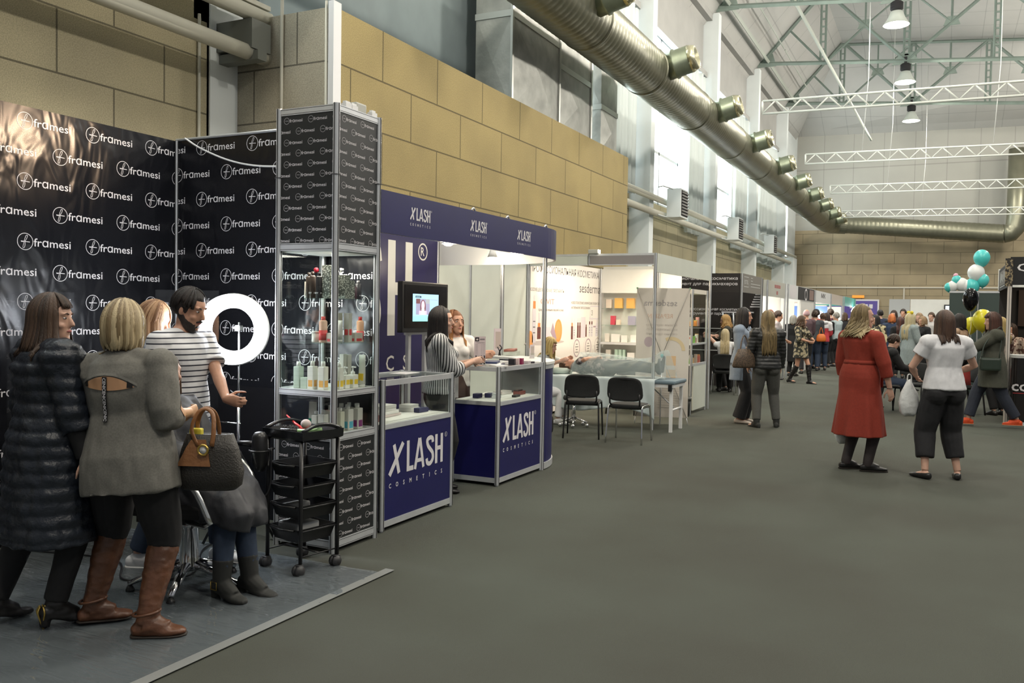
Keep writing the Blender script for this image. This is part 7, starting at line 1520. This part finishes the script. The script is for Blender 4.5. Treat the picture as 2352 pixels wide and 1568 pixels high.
t = MB().loft([ring(V((0, 0, z)), V((1, 0, 0)), V((0, 1, 0)), .13*q, .2*q, 20, .7) for z, q in ((0, .85), (.015, 1), (.06, 1), (.085, .8))]).build('pillow', mat('pale green towel', (.48, .56, .50), .9), None, label='pale green towel roll under the head of the lying client', category='pillow'); t.location = (-5.0, 11.86, .714)
# ---- the aisle, nearer people
S = person('woman in rust red belted dress standing in the aisle, looking to the right', -.75, 9.83, -36, 1.715, .0065, hy=-26, hp=2, build=1.22, R=('w', -.45, 9.72, .86), eR=(1, -.5, 0), L=(-.27, .06, .84), fR=(.11, .02, .09), fL=(-.10, -.06, .09), tR=-38, tL=-20)
rust = cloth('rust red wool', (.235, .026, .012), .85, .08, 60)
g_top(S, rust, hem=.30, sl=.78, ease=.02, vox=.009, amp=.006, name='dress_bodice', parent=S.o, sle=.026, seed=7); g_skirt(S, rust, .37, .275, .24, t0=.40, pleat=.075, npl=9, parent=S.o, name='dress_skirt', ease=.02)
MB().loft(torso_rings(S, .026, .34, .42, n=40)).tube([(.10, .12, S.P.z+.19), (.14, .16, S.P.z+.06), (.13, .17, S.P.z-.06)], [(.02, .005)]*3, 8).build('belt', rust, S.o)
tights = mat('sheer black tights', (.03, .022, .022), .7); g_trousers(S, tights, .003, 1.08, parent=S.o, name='tights', amp=0); g_shoes(S, l_black, 'shoe', parent=S.o, sole=mat('dark sole', (.02, .014, .01), .7))
MB().torus(.031, .003, 20, 6, M=Matrix.Translation(S.arm['R'][2])).build('bracelet', black_plastic, S.o)
g_hair(S, islands('wavy blonde hair', (.11, .075, .03), (.26, .19, .09), c3=(.52, .42, .24), zsplit=(1.58, 1.42)), 'long', .20, 150, 1.05, seed=21, parent=S.o, w=.017, curl=.032, flip=.55, part=.5, face_gap=78)
def carrier(name, label, x, y, z, w, h, rz=0, d=.05):
    t = thing(name, label, 'bag', (x, y, z), rz); rr = []
    for k, (zz, q) in enumerate(((0, .5), (.03, .85), (h*.35, 1.0), (h*.65, .8), (h*.85, .42), (h, .16))): rr.append([(w/2*q*math.cos(a)*(1+.06*math.sin(5*a+k)), d*(.6+.6*q)*math.sin(a)*(1+.15*math.sin(4*a+k*2)), zz+.01*math.sin(3*a)) for a in [2*PI*j/28 for j in range(28)]])
    MB().loft(rr).build('bag_body', mat('white plastic bag', (.68, .69, .68), .4, bump=.4, bscale=22), t); MB().tube(bez([(-.02, 0, h-.02), (-.015, 0, h+.05), (.015, 0, h+.05), (.02, 0, h-.02)], 12), .006, 6).build('bag_handle', white_plastic, t); return t
carrier('carrier_bag', 'white bag showing below the left side of the red dress', -.925, 10.0, .25, .17, .22, .4)
S = person('woman in white short sleeved blouse and cropped black trousers seen from behind', .04, 9.70, 24, 1.665, .0065, hp=14, build=1.02, L=('w', -.22, 9.85, 1.02), eL=(-1, -.5, -.6), R=(.2, .26, 1.05), eR=(1, -.4, -.5), fR=(.16, 0, .085), fL=(-.16, .0, .085), tR=-22, tL=22)
g_top(S, cloth('crisp white cotton', (.66, .66, .68), .75, .04), hem=-.02, sl=.27, ease=.036, flare=.01, vox=.009, amp=.009, name='blouse', parent=S.o, sle=.034, seed=9); g_trousers(S, c_char, .022, .84, .012, parent=S.o, amp=.005, ke=.015); g_shoes(S, l_black, 'flat', parent=S.o)
g_hair(S, islands('auburn brown hair', (.028, .014, .009), (.085, .042, .024)), 'bob', .20, 150, 1.08, seed=22, parent=S.o, w=.015)
p = S.M @ S.arm['L'][2]; carrier('carrier_bag', 'white plastic carrier bag hanging from the left arm of the woman in white blouse', -.275, 9.70, .62, .20, .36, .3)
# the couple talking
S = person('dark haired woman in pale blue shirt and wide dark trousers listening, left of the couple', -2.66, 13.22, -96, 1.70, .009, SK2, feat=True, hy=8, hp=4, R=('w', -2.42, 13.10, 1.12), eR=(.6, -1, -.5), L=(-.2, .22, 1.0), tR=-5, tL=10)
g_top(S, cloth('pale blue shirting', (.22, .27, .34), .8, .06), hem=-.55, sl=.66, ease=.03, flare=.02, vox=.011, amp=.008, name='shirt', parent=S.o, sle=.026, cuff=.006, collar=.03); g_trousers(S, c_char, .02, 1.0, .05, parent=S.o); g_shoes(S, mat('pale sandal', (.45, .38, .32), .5), 'flat', parent=S.o)
g_hair(S, h_black, 'bob', .19, 110, 1.06, seed=23, parent=S.o, face_gap=46)
S = person('woman with very long blonde hair, black quilted jacket and grey trousers seen from behind', -2.24, 12.86, 22, 1.655, .009, hy=12, build=1.08, R=(.23, .14, .86), L=(-.24, .12, .88), fR=(.17, .06, .085), fL=(-.13, -.03, .085), tR=-15, tL=25)
g_top(S, mat('black quilted nylon', (.016, .017, .017), .4), hem=-.12, sl=1.0, ease=.030, vox=.010, disp=quilt(.008, .05, 2), name='jacket', parent=S.o, sle=.022, collar=.03); g_trousers(S, cloth('grey check wool', (.075, .075, .068), .9, .2, 120), .012, .97, parent=S.o); g_shoes(S, mat('black suede', (.016, .017, .015), .75), 'boot', .02, .15, parent=S.o)
g_hair(S, islands('long dark blonde hair', (.085, .060, .025), (.24, .17, .075)), 'long', .50, 170, 1.08, seed=24, parent=S.o, w=.018, curl=.014, back=.02, face_gap=60)
t = thing('shoulder_bag', 'brown patterned shoulder bag on the back of the woman with very long blonde hair', 'bag', (-2.52, 12.68, .86), math.radians(40)); bm_ = blotch('brown weave leather', (.10, .065, .04), (.045, .03, .018), 60, .6)
MB().loft([bagring(0, .17, .07), bagring(.03, .185, .08), bagring(.15, .15, .065), bagring(.27, .10, .03), bagring(.26, .09, .02)]).build('bag_body', bm_, t); MB().tube(bez([(-.07, 0, .25), (-.02, .06, .38), (.06, .12, .46), (.10, .06, .3), (.08, 0, .25)], 20), .01, 8).build('bag_strap', bm_, t); MB().torus(.018, .005, 16, 6, M=T(.08, -.02, .26) @ RX(PI/2)).build('buckle', gold, t)
# hairdressing booth
chair('stacking_chair', 'black chair of the seated girl with long fair hair before the black booth', -3.98, 17.95, math.radians(8), chrome)
S = person('girl with long fair hair and white sleeveless top seated with her back to the aisle', -3.98, 17.98, 12, 1.62, .011, pel=(0, -.02, .57), lean=3, fR=(.12, .42, .08), fL=(-.10, .40, .08), R=(.22, .28, .78), L=(-.22, .30, 1.18), hp=6)
g_top(S, c_white, hem=-.06, sl=0, ease=.014, parent=S.o); g_trousers(S, c_black, parent=S.o); g_shoes(S, l_black, 'boot', .02, .3, parent=S.o); g_hair(S, islands('fair hair', (.40, .30, .14), (.66, .56, .36)), 'long', .42, 120, 1.06, seed=25, parent=S.o)
S = person('orange blonde woman in dark jacket with pink scarf working behind the seated girl', -4.13, 18.75, 108, 1.60, .012, hp=12, R=(.16, .38, 1.2), L=(-.12, .38, 1.15), feat=True); g_top(S, cloth('dark olive jacket', (.035, .032, .022)), ease=.03, hem=-.3, parent=S.o, sle=.024); MB().torus(.085, .035, 24, 10, M=Matrix.Translation(S.N + V((0, 0, -.01)))).build('scarf', cloth('pink scarf', (.55, .32, .24)), S.o); g_trousers(S, c_black, parent=S.o); g_shoes(S, l_black, parent=S.o); g_hair(S, islands('orange blonde hair', (.45, .24, .07), (.68, .44, .18)), 'bob', .16, 90, 1.08, seed=26, parent=S.o, flip=.5, curl=.02)
# walking woman in the patterned dress
S = person('woman in patterned tunic dress and tall black boots walking along the aisle', -3.02, 21.9, -112, 1.60, .011, SK2, hy=26, hp=2, feat=True, R=(.10, .26, 1.02), L=(-.10, .27, 1.05), eR=(1, -.4, -.4), eL=(-1, -.4, -.4), fR=(.08, -.24, .11), fL=(-.08, .20, .085))
pat = blotch('olive print', (.36, .31, .20), (.03, .03, .022), 14, .85, .46, .54, 'VORONOI'); g_top(S, pat, hem=-.05, sl=.6, ease=.024, parent=S.o, name='dress_bodice'); g_skirt(S, pat, .62, .21, .17, t0=.5, pleat=.02, parent=S.o, name='dress_skirt', ease=.024); MB().loft([ring(V((0, 0, .615+.02*k)), V((1, 0, 0)), V((0, 1, 0)), .213, .173, 30) for k in range(2)]).build('dress_hem', c_black, S.o); g_shoes(S, l_black, 'boot', .02, .98, parent=S.o, fat=1.05); g_hair(S, h_brown, 'bob', .18, 110, 1.14, seed=27, parent=S.o, curl=.03, flip=.4)
# right hand group
S = person('woman in dark green coat and orange shoes walking to the left', .70, 14.86, 100, 1.685, .009, hy=10, hp=8, build=1.12, R=(.16, .10, .86), L=('w', .24, 14.72, 1.06), eL=(-1, -.6, -.6), fR=(.06, .30, .085), fL=(-.06, -.34, .13), tR=-4, tL=4, kL=(0, 1, .0))
grn_w = cloth('dark green wool', (.060, .062, .047), .95, .12, 60); g_top(S, grn_w, hem=-.62, sl=1.0, ease=.045, flare=.035, vox=.011, amp=.008, name='coat', parent=S.o, sle=.034, collar=.02); g_trousers(S, cloth('dark blue denim', (.022, .027, .042)), .018, .95, .01, parent=S.o); g_shoes(S, cloth('orange canvas', (.62, .07, .015), .7), 'shoe', parent=S.o, sole=mat('orange sole', (.66, .20, .08), .6)); g_hair(S, islands('mahogany hair', (.030, .012, .008), (.09, .034, .020)), 'bob', .17, 120, 1.14, seed=28, parent=S.o, fringe=True)
t = thing('handbag', 'small dark green handbag at the side of the woman in the green coat', 'bag', (.66, 14.55, .86), .2); MB().box((-.14, -.05, 0), (.14, .05, .19), bev=.03).build('bag_body', mat('green leather', (.022, .035, .025), .4), t); MB().tube(bez([(-.12, 0, .18), (-.06, .05, .4), (.16, .1, .64), (.12, .02, .18)], 18), .008, 6).build('bag_strap', mat('green leather', (.022, .035, .025), .4), t)
S = person('woman with black bob in beige top behind the woman in white, facing left', .30, 17.9, 66, 1.68, .011, SK2, hy=14, hp=8, R=(.2, .2, 1.0), L=(-.2, .3, 1.1)); g_top(S, cloth('beige knit', (.40, .28, .19)), hem=-.02, sl=.6, ease=.018, parent=S.o); g_trousers(S, c_black, parent=S.o); g_shoes(S, l_black, parent=S.o); g_hair(S, h_black, 'bob', .16, 100, 1.08, seed=29, parent=S.o)
MB().tube(bez([(S.N + V((.14, .04, -.03))), V((.17, -.10, 1.25)), V((.2, -.12, 1.05)), V((.22, -.02, .95))], 14), .014, 6).build('bag_strap', l_black, S.o)
ch1 = chair('stacking_chair', 'black chair under the seated boy in the aisle', -.84, 16.2, math.radians(-68), dkleg)
S = person('boy in black jacket seated sideways in the aisle, head bent', -.84, 16.2, -64, 1.66, .010, pel=(0, -.03, .58), lean=12, hp=26, feat=True, female=False, fR=(.14, .44, .085), fL=(-.12, .46, .085), R=(.10, .42, .74), L=(-.08, .42, .74)); g_top(S, c_black, hem=-.1, ease=.03, parent=S.o, bust=False, sle=.024, collar=.04, name='jacket'); g_trousers(S, c_denim, .016, parent=S.o); g_shoes(S, l_black, parent=S.o); g_hair(S, h_dbrown, 'short', 0, 90, 1.06, seed=30, parent=S.o)
chair('stacking_chair', 'black chair to the right of the seated boy', -.42, 16.75, math.radians(160), dkleg); chair('stacking_chair', 'black chair with a red jacket over it behind the woman in white', .38, 16.7, math.radians(120), dkleg)
t = thing('jacket', 'red jacket hanging over the black chair behind the woman in white', 'jacket', (.33, 16.55, .50), .4); MB().loft([[(x, y, z) for x, y in ((-.16+.03*k, -.07), (.12-.01*k, -.09), (.15, .06), (-.13, .08))] for k, z in ((0, 0), (1, .12), (2, .25), (3, .3))]).build('jacket_cloth', cloth('red cloth', (.32, .035, .03)), t)
# ---- the crowd further back: (label, x, y, facing, height, top colour, trousers, hair, style, hair length, options)
def folk(label, x, y, yaw, H, top, bot, hair, style='bob', ln=.16, hem=-.12, sl=1.0, female=True, ease=.022, extra=None, hp=6, hy=0, R=None, L=None, skin=None, seed=0, lean=0):
    S = person(label, x, y, yaw, H, .013, skin or (SK2 if seed % 2 else SK), hp=hp, hy=hy, female=female, R=R or (.16, .26, 1.0), L=L, lean=lean, group='people in the far crowd')
    g_top(S, top, hem=hem, sl=sl, ease=ease, vox=.013, parent=S.o, bust=female, name='top'); g_trousers(S, bot, .014, vox=.013, parent=S.o); g_shoes(S, l_black, parent=S.o, vox=.012)
    if hair: g_hair(S, hair, style, ln, 50, 1.08, seed=40+seed, parent=S.o, w=.024, **(extra or {}))
    return S
cr = lambda n, c: cloth(n, c)
S = folk('man with tattooed arms in grey tee with red apron strap at the lip booth', -3.76, 22.9, -84, 1.72, cr('grey tee cloth', (.33, .30, .30)), c_char, h_dbrown, 'short', sl=.4, female=False, seed=1, hp=14); MB().loft(torso_rings(S, .03, .1, .72, n=20)[:3]).build('apron', cr('red print apron', (.50, .06, .06)), S.o)
folk('red brown haired woman at the lip booth behind the tattooed man', -3.98, 23.1, -60, 1.74, cr('plum cloth', (.10, .04, .05)), c_black, h_red, seed=2); folk('dark haired woman bending at the lip booth before the tattooed man', -3.9, 22.35, -120, 1.56, cr('pale dress cloth', (.45, .36, .34)), c_char, h_dbrown, seed=3, hp=20, sl=.5)
folk('grey haired woman in long black coat, back turned, left of the patterned dress', -3.60, 24.5, -12, 1.62, c_black, c_black, h_grey, ln=.12, hem=-1.0, ease=.04, seed=4)
S = folk('person in a pink knitted hat behind the white booth panel', -3.42, 25.7, 20, 1.80, cr('mauve jacket cloth', (.10, .06, .07)), c_char, None, seed=5); MB().loft([ring(S.Hc + V((0, -.01, z)), V((1, 0, 0)), V((0, 1, 0)), r, r*1.25, 20) for z, r in ((-.04, .082), (0, .09), (.06, .085), (.11, .05), (.125, .01))]).build('knit_hat', cr('pink knit', (.50, .32, .34)), S.o)
folk('man in dark grey jacket seen from behind beside the orange bag', -3.40, 27.4, 10, 1.76, cr('slate jacket', (.055, .062, .070)), c_denim, h_dbrown, 'short', female=False, seed=6, ease=.03)
t = thing('handbag', 'orange handbag carried in the crowd', 'bag', (-3.2, 27.3, .88), .3); MB().loft([bagring(0, .11, .06), bagring(.04, .15, .08), bagring(.18, .12, .06), bagring(.23, .07, .03)]).build('bag_body', mat('orange leather', (.62, .15, .02), .5), t); MB().tube(bez([(-.06, 0, .22), (0, .03, .42), (.06, 0, .22)], 10), .01, 6).build('bag_strap', mat('orange leather', (.62, .15, .02), .5), t)
folk('black haired man behind the dark grey jacket', -3.50, 28.5, 60, 1.82, cr('red tee cloth', (.42, .06, .05)), c_black, h_black, 'short', female=False, seed=7)
S = folk('person in red jacket with white hood seen from behind in the crowd', -3.22, 27.8, 14, 1.70, cr('raspberry red jacket', (.48, .045, .06)), c_denim, h_brown, 'short', seed=8, ease=.04); g_top(S, c_white, hem=.66, sl=.35, ease=.048, parent=S.o, vox=.013, name='hood_yoke', bust=False); MB().torus(.10, .055, 20, 10, M=Matrix.Translation(S.N + V((0, -.05, -.0)))).build('hood', c_white, S.o)
folk('dark haired woman between the red jacket and the plaid shirt', -3.30, 29.5, 30, 1.72, c_black, c_black, h_dbrown, ln=.2, seed=9)
folk('man in plaid shirt with dark hair facing the booth', -3.40, 31.5, 40, 1.86, stripes('plaid shirt', (.12, .035, .05), (.03, .015, .02), 2, .16, .5, axis2=0, c3=(.05, .02, .03)), c_black, h_dbrown, 'short', female=False, seed=10)
S = folk('grey haired woman in pale blue blouse holding a rolled paper', -3.08, 30.2, 60, 1.74, cr('pale aqua blouse', (.40, .48, .50)), c_black, h_grey, 'short', seed=11, ease=.035); MB().tube([S.arm['R'][2] + V((-.02, -.02, -.12)), S.arm['R'][2] + V((.04, .22, -.1))], .04, 10).build('rolled_paper', paper, S.o)
folk('brown haired person at the far left booths behind the red dress', -3.2, 34.2, 30, 1.76, c_char, c_black, h_brown, seed=12)
folk('black haired woman in black, yellow and white checked coat', -1.56, 25.0, 158, 1.66, blotch('yellow black check', (.58, .50, .30), (.025, .022, .02), 5, .85, .48, .52), c_black, h_black, ln=.2, seed=13, hy=-20, ease=.04, hem=-.5)
folk('man in dark blue jumper behind the checked coat', -1.9, 32.5, 20, 1.86, c_navy, c_black, h_black, 'short', female=False, seed=14)
folk('orange haired woman in navy jacket seen from behind', -1.27, 27.0, 15, 1.70, cr('deep blue jacket', (.02, .035, .075)), c_black, islands('bright orange hair', (.45, .10, .02), (.62, .20, .05)), ln=.10, seed=15, ease=.04, hem=-.3)
folk('dark curly haired woman with glasses behind the orange haired one', -1.32, 29.2, 170, 1.82, c_black, c_black, h_dbrown, ln=.2, seed=16, extra=dict(curl=.03))
folk('woman with long dark reddish hair in black, back turned', -.99, 25.6, 5, 1.62, c_black, c_black, islands('dark red ends hair', (.03, .015, .01), (.11, .03, .02)), 'long', .40, seed=17)
S = folk('woman in long pale grey cardigan with very long blonde hair and a yellow bow', -.63, 21.4, -52, 1.70, cr('pale grey cardigan', (.28, .33, .33)), c_char, islands('pale long blonde hair', (.46, .38, .20), (.68, .60, .40)), 'long', .46, seed=18, ease=.035, hem=-.75); ybow = mat('yellow bow', (.70, .55, .02), .4)
mb = MB()
for q in (-1, 1): mb.ell(S.Hc + V((q*.055, -.03, .145)), (.055, .025, .04))
mb.ell(S.Hc + V((0, -.03, .135)), (.02, .025, .02)).build('hair_bow', ybow, S.o)
t = MB().lathe([(.03, 0), (.038, .09), (.04, .09), (.032, 0)], n=14).build('paper_cup', paper, None, label='white cup in the hand of the woman in the grey cardigan', category='cup'); t.location = tuple(S.M @ (S.arm['R'][2] + V((-.03, .09, -.02))))
folk('woman with short light brown hair in black top facing the blonde woman', -.42, 24.3, 130, 1.64, c_black, c_black, islands('light brown hair', (.20, .12, .06), (.36, .24, .13)), ln=.08, seed=19, R=(.1, .3, 1.15))
folk('fair woman behind the short haired woman in black', -.57, 27.5, 150, 1.74, cr('cream top', (.5, .45, .4)), c_char, islands('light brown hair', (.20, .12, .06), (.36, .24, .13)), seed=20)
folk('man with brown hair standing under the television near the far wall', -1.19, 32.9, 170, 1.9, c_char, c_black, h_dbrown, 'short', female=False, seed=21); folk('brown haired man in pale shirt to the right under the television', -.28, 30.0, 160, 1.78, cr('pale shirt cloth', (.5, .48, .46)), c_char, h_brown, 'short', female=False, seed=22)
S = folk('child with dark ponytail seated beside the boy in black', -1.05, 16.95, -60, 1.30, c_char, c_char, h_dbrown, ln=.12, seed=23, hp=16)
folk('fair haired woman in flowered blouse beside the black counter, half hidden by the post', .90, 16.75, 40, 1.62, blotch('flowered cloth', (.62, .52, .44), (.16, .08, .07), 18, .8, .5, .56), c_black, islands('golden hair', (.36, .24, .08), (.60, .45, .18)), 'long', .3, seed=24)
S = folk('woman in flowered top raising her hand inside the dark brown booth', 1.12, 17.7, 150, 1.52, blotch('flowered cloth', (.62, .52, .44), (.16, .08, .07), 18, .8, .5, .56), c_black, h_dbrown, 'bob', .14, seed=25, R=(.22, .22, 1.32))
